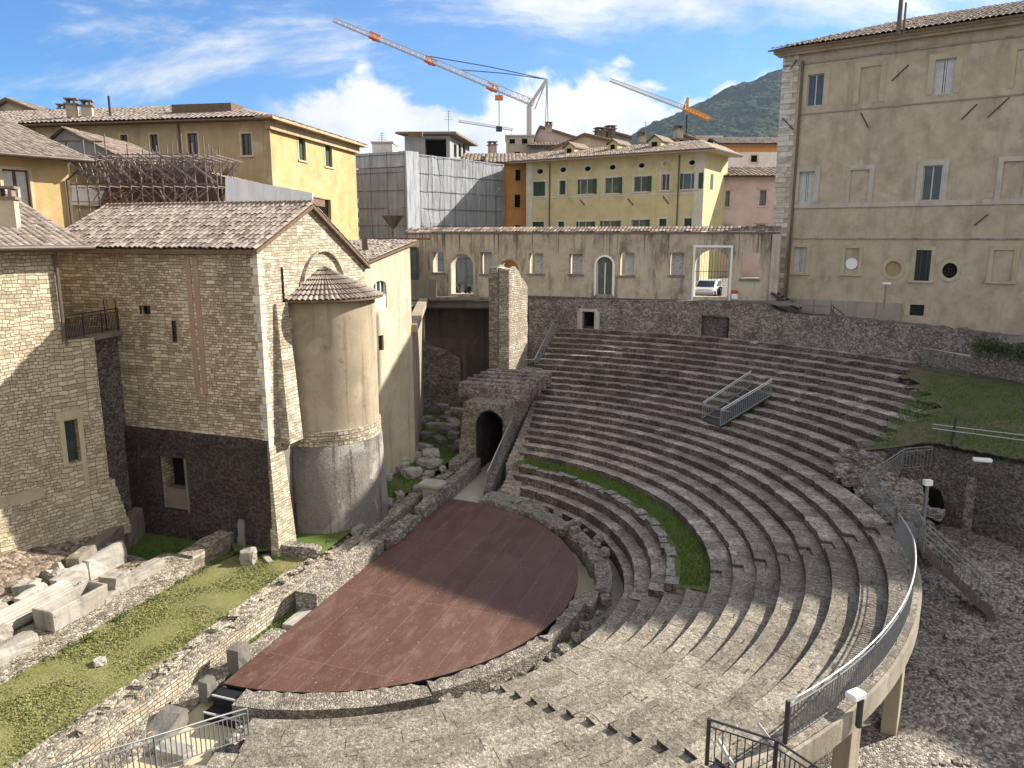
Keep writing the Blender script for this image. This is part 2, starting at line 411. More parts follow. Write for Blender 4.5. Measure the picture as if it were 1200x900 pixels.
M['walk'] = plaster('worn paving', (.27, .235, .18), (.12, .1, .078), .5, .2, (.33, .3, .24), .4, .4)
M['sand'] = ground('beige sand', [(.3, (.40, .325, .20)), (.5, (.47, .39, .255)), (.72, (.53, .455, .32))], .8, 20, .3)
M['paving'] = ground('pale passage paving', [(.3, (.27, .24, .19)), (.5, (.34, .305, .245)), (.72, (.40, .365, .30))], .8, 20, .3)
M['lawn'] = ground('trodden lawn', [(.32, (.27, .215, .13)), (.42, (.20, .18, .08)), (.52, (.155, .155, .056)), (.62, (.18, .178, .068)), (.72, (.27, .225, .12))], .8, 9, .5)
M['green_lawn'] = ground('dark green grass', [(.3, (.09, .085, .04)), (.5, (.085, .12, .03)), (.7, (.125, .15, .042))], 1.2, 9, .5)  # darker and greener than the trodden lawn
M['terrace_lawn'] = ground('leafy terrace grass', [(.36, (.17, .125, .09)), (.47, (.13, .105, .065)), (.55, (.085, .10, .042)), (.64, (.13, .105, .068)), (.74, (.18, .135, .10))], .45, 9, .6)
M['soil'] = ground('brown soil', [(.3, (.10, .075, .055)), (.5, (.17, .13, .095)), (.7, (.25, .2, .15))], 1.5, 14, .8, voro=7.0)
M['scree'] = ground('rubble ground', [(.3, (.14, .115, .095)), (.5, (.25, .215, .18)), (.7, (.38, .34, .295))], .7, 16, .8, voro=13.0)
M['wall_top'] = ground('crumbly wall top', [(.3, (.18, .15, .112)), (.5, (.265, .225, .17)), (.7, (.36, .315, .25))], 1.1, 14, .9, voro=9.0)
M['street'] = ground('street paving', [(.3, (.15, .13, .11)), (.5, (.2, .18, .155)), (.7, (.26, .235, .2))], .6, 14, .4)
M['galv'] = flat('galvanised steel', (.20, .205, .20), .5, .35, .15, 6)
M['galv_lt'] = flat('bright handrail steel', (.50, .50, .47), .4, .3, .1, 6)
M['darkmetal'] = flat('dark iron', (.045, .045, .045), .6, .3, .2, 6)
M['black'] = flat('black board', (.012, .012, .013), .6, 0, .2)
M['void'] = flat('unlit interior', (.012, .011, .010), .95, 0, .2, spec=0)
M['concrete'] = plaster('weathered ring beam', (.27, .235, .18), (.16, .13, .095), .45, .6, (.48, .43, .34), .3, .5)
M['post_con'] = plaster('concrete post', (.32, .265, .19), (.14, .11, .08), .4, .6, (.4, .35, .27), .3, .4)
M['whitepaint'] = flat('white paint', (.74, .72, .68), .6, 0, .06)
M['pipe'] = flat('brown downpipe', (.125, .085, .065), .5, .1, .15)
M['pinkpaint'] = plaster('brown painted strip', (.30, .20, .145), (.17, .12, .09), .4, .5, (.36, .25, .18), .3)
M['shutter'] = flat('green shutter', (.035, .075, .045), .6, 0, .2, 8)
M['shutter_d'] = flat('dark green shutter', (.022, .045, .036), .6, 0, .25, 8)
M['frame'] = flat('pale window frame', (.5, .47, .41), .6, 0, .1)
M['woodframe'] = flat('brown window frame', (.10, .055, .03), .6, 0, .2)
M['wood'] = flat('old wood', (.13, .085, .05), .8, 0, .3, 5)
M['gutter'] = flat('copper gutter', (.11, .085, .07), .5, .3, .2)
M['curtain'] = flat('pale curtain', (.44, .44, .43), .9, 0, .15)
M['antenna'] = flat('aerial metal', (.2, .2, .2), .5, .4, .1)
M['crane_y'] = flat('crane yellow', (.62, .27, .03), .5, 0, .1)
M['crane_w'] = flat('crane grey', (.46, .44, .41), .5, 0, .1)
M['crane_o'] = flat('crane orange', (.62, .16, .03), .5, 0, .1)
M['scaf'] = flat('scaffold tube', (.16, .125, .11), .6, .2, .25, 4)
M['stair_br'] = flat('dark brown steel', (.10, .075, .065), .6, .2, .25)
M['rust'] = flat('red brown cladding', (.085, .045, .038), .85, 0, .3, 2)
M['car_w'] = flat('silver car paint', (.55, .56, .56), .3, .2, .05)
M['rubber'] = flat('rubber', (.02, .02, .02), .8, 0, .1)
M['red'] = flat('red paint', (.5, .04, .03), .5, 0, .1)
g = G('window glass', .12, .5); M['glass'] = g.done(g.ramp(g.noise(.9, 3), [(.3, (.018, .024, .03)), (.7, (.05, .062, .075))]))
g = G('greenish glass', .15, .5); M['gglass'] = g.done(g.ramp(g.noise(.9, 3), [(.3, (.02, .04, .035)), (.7, (.07, .10, .09))]))
g = G('louvre shutter', .7)
lw = g.n('ShaderNodeTexWave', {'bands_direction': 'Y'}, Scale=3.2); g.put(lw.inputs['Vector'], g.uv)
M['louvre'] = g.done(g.mix(lw.outputs[1], (.018, .04, .026), (.05, .10, .062)), g.bump(lw.outputs[1], .6, .03))
g = G('grey louvre', .7)
lw = g.n('ShaderNodeTexWave', {'bands_direction': 'Y'}, Scale=3.2); g.put(lw.inputs['Vector'], g.uv)
M['louvre_g'] = g.done(g.mix(lw.outputs[1], (.13, .13, .12), (.27, .27, .25)), g.bump(lw.outputs[1], .6, .03))
g = G('scaffold netting', .9, .1)
fold = g.noise(1.0, 4, .6, vec=g.scale(g.pos, (2.5, 2.5, .35)))
weave = g.noise(60, 2)
nc = g.ramp(g.math('ADD', g.math('MULTIPLY', fold, .8), g.math('MULTIPLY', weave, .2)), [(.3, (.21, .216, .225)), (.5, (.26, .267, .278)), (.7, (.33, .338, .35))])
M['net'] = g.done(nc, g.bump(fold, .6, .25))
g = G('pale scaffold sheet', .8, .1)
fold = g.noise(1.0, 4, .6, vec=g.scale(g.pos, (3, 3, .4)))
M['net_w'] = g.done(g.ramp(fold, [(.3, (.24, .25, .26)), (.7, (.44, .45, .46))]), g.bump(fold, .6, .25))
g = G('white corrugated sheet', .6)
wv = g.n('ShaderNodeTexWave', {'bands_direction': 'X'}, Scale=.9); g.put(wv.inputs['Vector'], g.uv)
M['sheet'] = g.done(g.ramp(g.noise(1, 4, vec=g.scale(g.pos, (2, 2, .3))), [(.3, (.55, .57, .58)), (.7, (.72, .73, .74))]), g.bump(wv.outputs[1], .4, .05))
g = G('red stage panels', .75, .25)
bk = g.n('ShaderNodeTexBrick', {'offset': .0, 'squash': 1.0}, Scale=1.0, Mortar_Size=.008, Mortar_Smooth=.2, Bias=0.0, Brick_Width=5.0, Row_Height=1.22)
g.put(bk.inputs['Vector'], g.uv)
bk.inputs['Color1'].default_value = (.082, .038, .026, 1); bk.inputs['Color2'].default_value = (.104, .052, .037, 1); bk.inputs['Mortar'].default_value = (.19, .115, .095, 1)
dust = g.math('MAXIMUM', g.remap(g.noise(.55, 8, .75, vec=g.scale(g.uv, (1, 2.4, 1))), .45, .68), g.math('MULTIPLY', g.remap(g.noise(2.4, 7, .75, vec=g.scale(g.uv, (.5, 2.0, 1), (4, 9, 0))), .54, .66), .8))
sc_ = g.mix(g.math('MULTIPLY', dust, .55), bk.outputs[0], (.17, .11, .095))
sc_ = g.mix(g.math('MULTIPLY', g.remap(g.noise(9, 3), .64, .70), .7), sc_, (.3, .24, .21))
wn_ = g.n('ShaderNodeTexWhiteNoise', {'noise_dimensions': '2D'})
M['deck'] = g.done(sc_, g.bump(bk.outputs[1], -.3, .01), rough=g.remap(dust, 0, 1, .55, .85))
g = G('grass blade', .8, .1)
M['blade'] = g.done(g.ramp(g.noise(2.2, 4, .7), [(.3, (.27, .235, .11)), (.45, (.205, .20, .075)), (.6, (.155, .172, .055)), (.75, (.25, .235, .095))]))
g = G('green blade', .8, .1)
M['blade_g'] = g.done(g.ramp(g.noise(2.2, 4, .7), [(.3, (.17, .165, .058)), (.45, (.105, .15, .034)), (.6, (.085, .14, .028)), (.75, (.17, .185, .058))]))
g = G('leaf', .7, .2)
M['leaf'] = g.done(g.ramp(g.noise(3, 3), [(.3, (.03, .05, .015)), (.7, (.075, .105, .03))]))
g = G('forest', .95, .05)
tc = g.voro(.055, g.scale(g.pos, (1, 1, .5)), out=0)
fv = g.math('ADD', g.math('MULTIPLY', g.noise(.006, 6, .65), .5), g.math('MULTIPLY', g.noise(.05, 5, .7), .5))
M['forest'] = g.done(g.ramp(fv, [(.36, (.008, .016, .008)), (.5, (.019, .032, .013)), (.62, (.042, .056, .022))]), g.bump(g.math('MULTIPLY', tc, -1.0), 1.0, 14.0))
g = G('pale lace panel', .8)
lv = g.voro(5.0, g.scale(g.pos, (1, .2, 1)), 'DISTANCE_TO_EDGE')
M['view'] = g.done(g.mix(g.remap(lv, .02, .1), (.30, .29, .275), (.50, .49, .47)))
# ================================================================ the theatre
def Rk(k):
    if k <= 8: return 14.3 + (k - 1) * .806
    j = k - 9; return 20.95 + .86 * j + .0187 * j * j
def Zk(k):
    return 1.174 + .2465 * k if k <= 8 else 3.146 + (k - 8) * .2503

def ring(mb, r0, r1, zb, zt, a0, a1, jit=.0, seed=0.0, step=.32, mi=(0, 1), gaps=0.0, dip=0.0):
    """ring sector: front face, tread, back and ends, edge worn by jit"""
    fr0 = r0 if callable(r0) else (lambda t, q=r0: q); fr1 = r1 if callable(r1) else (lambda t, q=r1: q); r0 = fr0((a0 + a1) / 2)
    n = max(2, int(abs(R(a1 - a0)) * r0 / step)); vs = []
    for i in range(n + 1):
        t = a0 + (a1 - a0) * i / n; s = R(t) * r0 * 2.6
        e = nz(s, seed * 3.1, r0) * jit; f = nz(s * 1.7, seed + 5, r0) * jit * .8
        if gaps:
            q = nz(s * .35, seed * 2 + 11.0, r0 * .7)
            if q > .38: e += (q - .38) * gaps; f -= (q - .38) * gaps * .9
        h = nz(s * .6, seed + 31, r0) * jit * .5
        vs += [WP(fr0(t) + e * .5, t, zb), WP(fr0(t) + e, t, zt + f), WP(fr0(t) + (fr1(t) - fr0(t)) * .4 + e * .3, t, zt - dip * .35 + h + f * .2), WP(fr1(t), t, zt - dip + h * .6), WP(fr1(t), t, zb)]
    for i in range(n):
        b = i * 5; c = b + 5
        sa, sb = R(a0 + (a1 - a0) * i / n) * r0 + seed * .61, R(a0 + (a1 - a0) * (i + 1) / n) * r0 + seed * .61; vv = 50 * int(seed + 9) + 20
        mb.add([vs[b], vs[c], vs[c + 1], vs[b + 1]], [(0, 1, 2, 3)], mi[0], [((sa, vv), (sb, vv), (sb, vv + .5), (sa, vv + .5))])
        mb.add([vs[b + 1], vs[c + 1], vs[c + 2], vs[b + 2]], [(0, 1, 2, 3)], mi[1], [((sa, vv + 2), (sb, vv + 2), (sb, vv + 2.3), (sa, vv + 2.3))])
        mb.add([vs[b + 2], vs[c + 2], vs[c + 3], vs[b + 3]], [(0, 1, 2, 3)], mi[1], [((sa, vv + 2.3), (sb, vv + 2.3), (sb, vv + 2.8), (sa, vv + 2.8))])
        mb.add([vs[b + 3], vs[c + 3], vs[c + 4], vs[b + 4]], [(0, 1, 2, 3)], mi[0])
    mb.add(vs[:5], [(0, 1, 2, 3, 4)], mi[0]); mb.add(vs[-5:], [(4, 3, 2, 1, 0)], mi[0])

def RIM(t): return 20.85 + .0245 * max(-60, min(0, t))
def left_end(r):                      # seats stop on a line almost along the stage front
    if r > 24: return 90.4 + min(1.0, (r - 24) / 8) * .8
    n = 2.47 - .142 * (math.sqrt(max(r * r - 4, 1)) - 13.35)
    return math.degrees(math.acos(max(-.2, n / r)))

seats = thing('theatre_seating', 'curved tiers of worn stone seats rising around the red stage', 'seating', W(0, 0, -.9))
def near_end(r, z):                    # seats stop on the line of the entrance railing
    t = -50.0
    while t > -95:
        p = WP(r, t, z); f = p.y * CT - (p.z - EYE) * ST
        u = 600 + FPX * p.x / f; v = 450 - FPX * (p.y * ST + (p.z - EYE) * CT) / f
        if u < 296 and v < 868 + (292 - u) * .345: break
        t -= .25
    return t
CUT_R, CUT_L = lambda r: 4.2 + (r - 14.6) * .76, lambda r: -40.6 + (r - 12) * .31
def seat_row(k, lo, hi, matp, jit, cuts=(), gaps=0.0, split=None):
    mb = MB(); r0, r1 = Rk(k), Rk(k + 1) + .04
    if k == 8: r1 = lambda t: RIM(t) + .08
    zb, zt = Zk(k) - .75, Zk(k); dip = .055 if k < 8 else .02 if k == 8 else .07
    hw = math.degrees(.36 / r0); a = lo
    segs = []
    for c in sorted(cuts):
        if lo + hw < c < hi - hw:
            segs.append((a, c - hw, 0)); segs.append((c - hw, c + hw, 1)); a = c + hw
    segs.append((a, hi, 0))
    for i, (p, q, cut) in enumerate(segs):
        if not cut:
            if split is not None and p < split < q:
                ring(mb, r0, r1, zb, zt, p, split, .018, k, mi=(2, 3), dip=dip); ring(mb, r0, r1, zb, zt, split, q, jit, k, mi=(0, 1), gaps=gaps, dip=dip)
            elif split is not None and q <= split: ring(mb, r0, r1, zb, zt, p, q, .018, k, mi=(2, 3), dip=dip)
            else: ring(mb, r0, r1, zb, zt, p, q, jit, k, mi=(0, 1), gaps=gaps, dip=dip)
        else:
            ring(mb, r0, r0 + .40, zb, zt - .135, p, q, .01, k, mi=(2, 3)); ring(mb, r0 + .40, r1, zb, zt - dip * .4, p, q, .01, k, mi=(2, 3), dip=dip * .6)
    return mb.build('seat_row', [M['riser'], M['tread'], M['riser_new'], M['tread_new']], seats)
for k in range(-3, 0 + 1):
    seat_row(k, near_end(Rk(k), Zk(k)), -.6 + nz(k, 3) * 1.5, None, .02, [CUT_L(Rk(k))], split=60)
for k in range(1, 9):
    seat_row(k, near_end(Rk(k), Zk(k)), left_end(Rk(k)), None, .07, [CUT_L(Rk(k)), CUT_R(Rk(k))], gaps=.35, split=10.0 + nz(k, 1.3) * 4)
ends = {9: 26.0, 10: 26.2, 11: 27.0, 12: 27.6, 13: 29.5, 14: 30.6, 15: 31.2, 16: 32.6, 17: 36.4, 18: 39.6, 19: 42.6, 20: 43.6, 21: 44.4}
for k in range(9, 22):
    seat_row(k, ends[k] + nz(k, 8) * .7, left_end(Rk(k) + .4), None, .09, gaps=.6)
# top gangway behind the last row
mb = MB(); ring(mb, Rk(22) - .05, 36.0, 5.3, Zk(21) + .03, 36, 91.4, .03, 3)
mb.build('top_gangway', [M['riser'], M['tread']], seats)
# older inner rows in front of the grass ring
for i, (r0, r1, z) in enumerate([(11.0, 11.5, -.02), (11.42, 12.14, .40), (12.06, 12.84, .82)]):
    mb = MB(); ring(mb, r0, r1, z - .85, z, -.4 + i * .5, left_end(r1) - 3.5 + i, .06, 40 + i, gaps=.3, dip=.04)
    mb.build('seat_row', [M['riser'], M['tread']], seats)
mb = MB()                              # kerb stones of the grass ring, each a little different
t = .8
while t < 76:
    w = 2.2 + random.random() * 1.6
    ring(mb, 12.62 + random.uniform(-.05, .07), 13.06 + random.uniform(-.12, .12), .1, 1.14 + random.uniform(-.04, .1), t, min(77, t + w - .12), .07, t)
    t += w
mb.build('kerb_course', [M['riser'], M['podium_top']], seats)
# steps along the left end of the rows
mb = MB(); na = 26
for i in range(na):
    a = 10.4 + i * (11.6 / na); z = .28 + i * (3.05 / (na - 1))
    ne = 2.53 - .142 * (a - 13.35) + (.15 if a > 13 else .5); nw = ne - (1.05 - .022 * i)
    p = [W(nw, a, -.6), W(ne, a, -.6), W(ne, a + .55, -.6), W(nw, a + .55, -.6)]
    j = [nz(i, q * 3.3) * .05 for q in range(4)]
    mb.hexa(p + [Vector((q.x, q.y, z + j[m])) for m, q in enumerate(p)])
mb.build('side_steps', M['tread'], seats)

# ground of the pit
def sheet(name, pts, mat, z=None, cuts=0, kind='structure', amp=0.0, freq=.6):
    bm = bmesh.new(); vs = [bm.verts.new(p if z is None else (p[0], p[1], z)) for p in pts]
    bm.faces.new(vs); bmesh.ops.triangulate(bm, faces=bm.faces[:])
    for _ in range(cuts): bmesh.ops.subdivide_edges(bm, edges=bm.edges[:], cuts=1, use_grid_fill=True)
    if amp:
        for v in bm.verts: v.co.z += nz(v.co.x, v.co.y, 0, freq) * amp
    me = bpy.data.meshes.new(name); bm.normal_update()
    for f in bm.faces:
        if f.normal.z < 0: f.normal_flip()
    bm.to_mesh(me); bm.free(); me.uv_layers.new(name='UV'); me.materials.append(mat)
    o = bpy.data.objects.new(name, me); COL.objects.link(o)
    if kind: o['kind'] = kind
    return o
grd = [(-700, -300), (3400, -300), (3400, 3800), (-700, 3800)]
sheet('ground', grd, M['soil'], -1.6)
sheet('orchestra_floor', [W(-1.2, -16), W(13.8, -16), W(13.8, 14), W(-1.2, 14)], M['sand'], -.72)
mb = MB(); ring(mb, 9.9, 11.1, -1.2, -.60, -62, 79, .02, 2); structure(mb.build('walkway', [M['riser'], M['walk']]))
mb = MB(); ring(mb, 12.98, 14.4, .2, 1.125, .4, 79.5, .0, 2); structure(mb.build('grass_ring', [M['soil'], M['green_lawn']]))

# red stage deck
deck = thing('stage', 'half round stage deck of red brown panels with a black skirt', 'stage', W(3, 0, -.7))
mb = MB(); arc = [(9.1 * math.cos(R(t)), 9.1 * math.sin(R(t))) for t in range(-90, 91, 3)]
top = [W(n, a, 0) for n, a in arc]; mb.add(top, [tuple(range(len(top)))], 0, [[(q[1] * 1.0 + 2.1, q[0]) for q in arc]])
mb.build('deck', M['deck'], deck, fix=False)
mb = MB(); lo = [W(n, a, -.02) for n, a in arc]; mb.prism([Vector((p.x, p.y, -.07)) for p in lo], (0, 0, .062)); mb.build('deck_edge', M['black'], deck)
mb = MB()
for i in range(len(arc) - 1):
    p, q = [Vector((*W(n * .985, a * .985)[:2], -.7)) for n, a in arc[i:i + 2]]
    mb.quad(p, q, q + Vector((0, 0, .64)), p + Vector((0, 0, .64)))
p, q = W(.05, -8.9, -.7), W(.05, 8.9, -.7); mb.quad(p, q, q + Vector((0, 0, .63)), p + Vector((0, 0, .63)))
mb.build('skirt', M['black'], deck, fix=False)

# broken podium wall round the stage
pod = thing('podium_wall', 'low broken rubble wall curving round the red stage', 'ruined wall', W(9.6, 0, -.9))
def pod_piece(a0, a1, r0, r1, z, seed, jit=.11):
    mb = MB(); ring(mb, r0, r1, -1.1, z, a0, a1, jit, seed, .22, gaps=.5); return mb
for s, (a0, a1, r0, r1, z) in enumerate([(-84, -49, 9.2, 10.05, .03), (-48.6, -20, 9.2, 9.85, .0), (-20, -1, 9.18, 9.7, .06), (-1.4, 7, 9.25, 10.0, -.08), (7, 24, 9.85, 10.5, .06), (21, 45, 9.7, 10.35, .12), (44, 62, 9.3, 10.2, .16), (60, 80, 9.2, 10.6, .2)]):
    pod_piece(a0, a1, r0, r1, z, 60 + s).build('wall_section', [M['podium'], M['podium']], pod)
mb = MB()
for i in range(46):
    a = random.uniform(-48, 78); r = 10.05 + random.random() * .35 if a < 20 else random.uniform(9.3, 10.6)
    d = random.uniform(.16, .42)
    mb.rock(WP(r, a, -.35 if a < 20 else random.uniform(-.2, .18)), (d * 1.4, d, d * .7), random.random() * 3, .3, i)
mb.build('loose_masonry', M['podium'], pod)
mb = MB(); mb.rock(WP(10.45, -43, -.62), (1.7, .42, .34), R(-43 + 90) + CHORD - R(90), .3, 5); mb.solo('stone_block', M['block'], 'long rough block lying outside the low wall near the front of the stage', 'stone block')

# flagstone passage, slab and vaulted entrance at the far end of the stage
structure(sheet('entrance_passage', [W(.15, 4.5), W(2.2, 6.2), W(2.0, 9.4), W(2.6, 10.2), W(.8, 17), W(-.75, 17), W(-.35, 8)], M['paving'], -.32))
mb = MB(); p = [W(.0, 8.9), W(2.3, 8.95), W(2.3, 10.3), W(.1, 10.35)]; mb.hexa([Vector((q.x, q.y, -.5)) for q in p] + [Vector((q.x, q.y, -.1)) for q in p])
mb.solo('threshold_slab', M['white_st'], 'pale stone slab at the far tip of the red stage', 'stone slab')
mb = MB()                              # side wall of the steps
mb.prism([W(1.55, 10.1, -.6), W(1.55, 10.1, .2), W(.75, 17.5, 2.4), W(.75, 17.5, -.6)], (ND[0] * .35, ND[1] * .35, 0))
mb.build('stair_side_wall', M['rub_dk'], seats)

van = thing('vaulted_entrance', 'rubble masonry block with a dark arched passage beside the seats', 'ruin', W(-.5, 17, -.5))
def arch_block(mb, n0, n1, a0, a1, zt, o0, o1, zsp, jit=.12, depth=4.2, batter=.9):
    seg = 10; r = (o1 - o0) / 2; cx = (o0 + o1) / 2
    prof = [(o0, -.5), (o0, zsp)] + [(cx - r * math.cos(math.pi * i / seg), zsp + r * math.sin(math.pi * i / seg)) for i in range(1, seg)] + [(o1, zsp), (o1, -.5)]
    rows = 14
    def left(z): return n0 - batter * max(0, 1 - (z + .5) / (zt + .5)) + nz(z * 1.3, 4) * jit
    # front face in horizontal strips, left and right of the opening
    zs = [-.5 + (zt + .5) * i / rows for i in range(rows + 1)]
    def op(z):
        if z <= zsp: return o0, o1
        h = min(1, (z - zsp) / r); w = r * math.sqrt(max(0, 1 - h * h)); return cx - w, cx + w
    for i in range(rows):
        za, zb = zs[i], zs[i + 1]
        for side in (0, 1):
            la, lb = op(za), op(zb)
            qa = (left(za), la[0]) if side == 0 else (la[1], n1); qb = (left(zb), lb[0]) if side == 0 else (lb[1], n1)
            m = 4
            for j in range(m):
                pts = []
                for (q, z) in ((qa, za), (qb, zb)):
                    for jj in (j, j + 1):
                        n = q[0] + (q[1] - q[0]) * jj / m
                        pts.append(W(n, a0 + nz(n * 1.5, z * 1.5, 2) * jit * 1.5 + (z + .5) * .05, z))
                mb.quad(pts[0], pts[1], pts[3], pts[2])
    for i in range(len(prof) - 1):      # intrados
        p, q = prof[i], prof[i + 1]
        mb.quad(W(p[0], a0, p[1]), W(q[0], a0, q[1]), W(q[0], a0 + depth, q[1]), W(p[0], a0 + depth, p[1]), 1)
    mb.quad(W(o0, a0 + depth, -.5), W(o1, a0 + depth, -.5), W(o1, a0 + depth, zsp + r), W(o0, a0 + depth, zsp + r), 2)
    for i in range(rows):               # outer side
        za, zb = zs[i], zs[i + 1]
        for j in range(8):
            A, B = a0 + (a1 - a0) * j / 8, a0 + (a1 - a0) * (j + 1) / 8
            f = lambda a, z: W(left(z) + nz(a, z, 9) * jit, a + (z + .5) * .05 * (j == 0), z)
            mb.quad(f(A, za), f(B, za), f(B, zb), f(A, zb))
    for j in range(8):
        A, B = a0 + (a1 - a0) * j / 8, a0 + (a1 - a0) * (j + 1) / 8
        mb.quad(W(left(zt), A + .22 * (j == 0), zt), W(n1, A + .22 * (j == 0), zt), W(n1, B, zt), W(left(zt), B, zt))
    mb.quad(W(n1, a0, -.5), W(n1, a1, -.5), W(n1, a1, zt), W(n1, a0, zt)); mb.quad(W(n0, a1, -.5), W(n1, a1, -.5), W(n1, a1, zt), W(n0, a1, zt))
mb = MB(); arch_block(mb, -1.75, 1.0, 15.2, 23.0, 3.9, -.85, .85, 2.65, batter=.4)
mb.build('masonry', [M['rub_lt'], M['plinth'], M['void']], van, fix=False)  # passage lining in a dark colour that stands in for its shade
mb = MB()
for i in range(7):                      # upper course, stepped
    for j in range(5):
        mb.rock(W(-2.25 + i * .56, 17.6 + j * 1.25, 3.75), (.72, 1.3, 1.0 + nz(i, j) * .25), CHORD, .16, i * 7 + j)
mb.build('upper_course', M['rub'], van)

pier = thing('ruined_pier', 'tall broken masonry pier with one sunlit pale face', 'ruin', W(-2.2, 24, 4))
def col_block(mb, outline, z0, z1, top, jit, mi=0, step=.5, lean=0.0):
    rows = int((z1 - z0) / .35); pts = []
    P_ = []
    for i, (a, b) in enumerate(outline):
        c, d = outline[(i + 1) % len(outline)]; L = math.hypot(c - a, d - b); m = max(1, int(L / step))
        for j in range(m): P_.append((a + (c - a) * j / m, b + (d - b) * j / m))
    cn = sum(p[0] for p in P_) / len(P_); ca = sum(p[1] for p in P_) / len(P_); n = len(P_)
    for r in range(rows + 1):
        for (a, b) in P_:
            zt = top(a, b); z = z0 + (zt - z0) * r / rows
            k = 1 + nz(a * 2 + z, b * 2, z) * jit
            pts.append(W(cn + (a - cn) * k, ca + (b - ca) * k, z))
    fs = []
    for r in range(rows):
        for i in range(n): fs.append((r * n + i, r * n + (i + 1) % n, (r + 1) * n + (i + 1) % n, (r + 1) * n + i))
    pts.append(W(cn, ca, top(cn, ca) + .1)); k = len(pts) - 1
    for i in range(n): fs.append((rows * n + i, rows * n + (i + 1) % n, k))
    mb.add(pts, fs, mi)
mb = MB(); col_block(mb, [(-2.9, 23.0), (-2.2, 22.8), (-2.1, 23.5), (-2.75, 23.8)], 4.3, 12, lambda a, b: 11.9 + nz(a * 3, b * 3) * .5, .06)
mb.build('shaft', M['brick'], pier)
mb = MB(); col_block(mb, [(-2.14, 23.0), (-1.5, 23.2), (-1.05, 26.2), (-2.1, 26.6)], 4.3, 12, lambda a, b: 11.75 - max(0, (b - 24.5)) * .9 + nz(a * 3, b * 3) * .5, .07)
mb.build('wing', M['brick_lt'], pier)
mb = MB(); mb.box(W(-1.2, 24.6, 3.9), (3.0, 3.0, .55), CHORD); mb.build('footing', M['rub'], pier)

# curved rubble wall behind the top row, with a little doorway and a blocked niche
bw = thing('curved_back_wall', 'dark rubble wall curving behind the top row of seats', 'wall', WP(35, 66, 6.3))
def back_wall(a0, a1, holes):
    mb = MB(); n = int((a1 - a0) / .6); rows = 16; r = 34.9
    ang = [a0 + (a1 - a0) * i / n for i in range(n + 1)]
    def pt(t, z):
        if z > 8.5: z = ztop(t)
        return WP(r + nz(t, z * 1.2, 5, .9) * .12, t, z)
    ztop = lambda t: 8.58 + .03 * max(0, min(WP(r, t).x, 18)) - .55 * max(0, min(1, (WP(r, t).x - 18.2) / 1.2)) + (nz(t * .9, 3) * .14 if WP(r, t).x > 18.5 else 0)
    zs = [3.2 + (8.58 - 3.2) * j / 16 for j in range(17)]
    for i in range(n):
        for j in range(rows):
            tm, zm = (ang[i] + ang[i + 1]) / 2, (zs[j] + zs[j + 1]) / 2
            hid = False
            for (h0, h1, z1, dd) in holes:
                if h0 < tm < h1 and zm < z1: hid = dd
            if hid:
                mb.quad(WP(r + hid, ang[i], zs[j]), WP(r + hid, ang[i + 1], zs[j]), WP(r + hid, ang[i + 1], zs[j + 1]), WP(r + hid, ang[i], zs[j + 1]), 1 if hid > .8 else 2)
            else: mb.quad(pt(ang[i], zs[j]), pt(ang[i + 1], zs[j]), pt(ang[i + 1], zs[j + 1]), pt(ang[i], zs[j + 1]))
    for (h0, h1, z1, dd) in holes:
        for h in (h0, h1): mb.quad(WP(r - .05, h, 6.0), WP(r + dd, h, 6.0), WP(r + dd, h, z1), WP(r - .05, h, z1), 2)
        mb.quad(WP(r - .05, h0, z1), WP(r - .05, h1, z1), WP(r + dd, h1, z1), WP(r + dd, h0, z1), 2)
    for i in range(n):                  # coping
        mb.quad(pt(ang[i], 8.6), pt(ang[i + 1], 8.6), WP(r + 1.0, ang[i + 1], ztop(ang[i + 1]) + .03), WP(r + 1.0, ang[i], ztop(ang[i]) + .03), 2)
    return mb
def ang_at(u, v):
    p = SZ(u, v, 7.0); d = Vector((p.x - C[0], p.y - C[1])); return math.degrees(math.atan2(d.y, d.x)) 
def ring_ang(u, r=34.9, z=6.8):         # bearing on the wall ring of a column of the photograph
    lo, hi = 20.0, 95.0
    for _ in range(40):
        m = (lo + hi) / 2; p = WP(r, m, z)
        uu = 600 + FPX * p.x / (p.y * CT - (p.z - EYE) * ST)
        if uu > u: lo = m
        else: hi = m
    return (lo + hi) / 2
back_wall(36.2, 96.0, [(ring_ang(698), ring_ang(683), 7.75, 1.2), (ring_ang(851), ring_ang(822), 8.0, .35)]).build('rubble_face', [M['rub'], M['void'], M['rub_dk']], bw, fix=False)
mb = MB()
for u in (680, 700):
    t = ring_ang(u); mb.box(WP(34.84, t, 6.2), (.42, .3, 1.65), R(t) + CHORD - R(90) + R(90))
t = ring_ang(690); mb.box(WP(34.82, t, 7.8), (1.55, .3, .22), R(t) + CHORD - R(90) + R(90))
mb.build('door_jambs', M['trim'], bw)
# ================================================================ terraces and grounds
def grid_ground(name, x0, x1, y0, y1, nx, ny, fz, mat, keep=None, kind='structure'):
    vs = []; fs = []
    for j in range(ny + 1):
        for i in range(nx + 1):
            x = x0 + (x1 - x0) * i / nx; y = y0 + (y1 - y0) * j / ny; vs.append((x, y, fz(x, y)))
    for j in range(ny):
        for i in range(nx):
            x = x0 + (x1 - x0) * (i + .5) / nx; y = y0 + (y1 - y0) * (j + .5) / ny
            if keep is None or keep(x, y):
                a = j * (nx + 1) + i; fs.append((a, a + 1, a + nx + 2, a + nx + 1))
    mb = MB(); mb.add(vs, fs); o = mb.build(name, mat, None, fix=False)
    for p in o.data.polygons: p.use_smooth = True
    if kind: o['kind'] = kind
    return o
def to_loc(x, y):
    dx, dy = x - C[0], y - C[1]; return dx * ND[0] + dy * ND[1], dx * UD[0] + dy * UD[1]
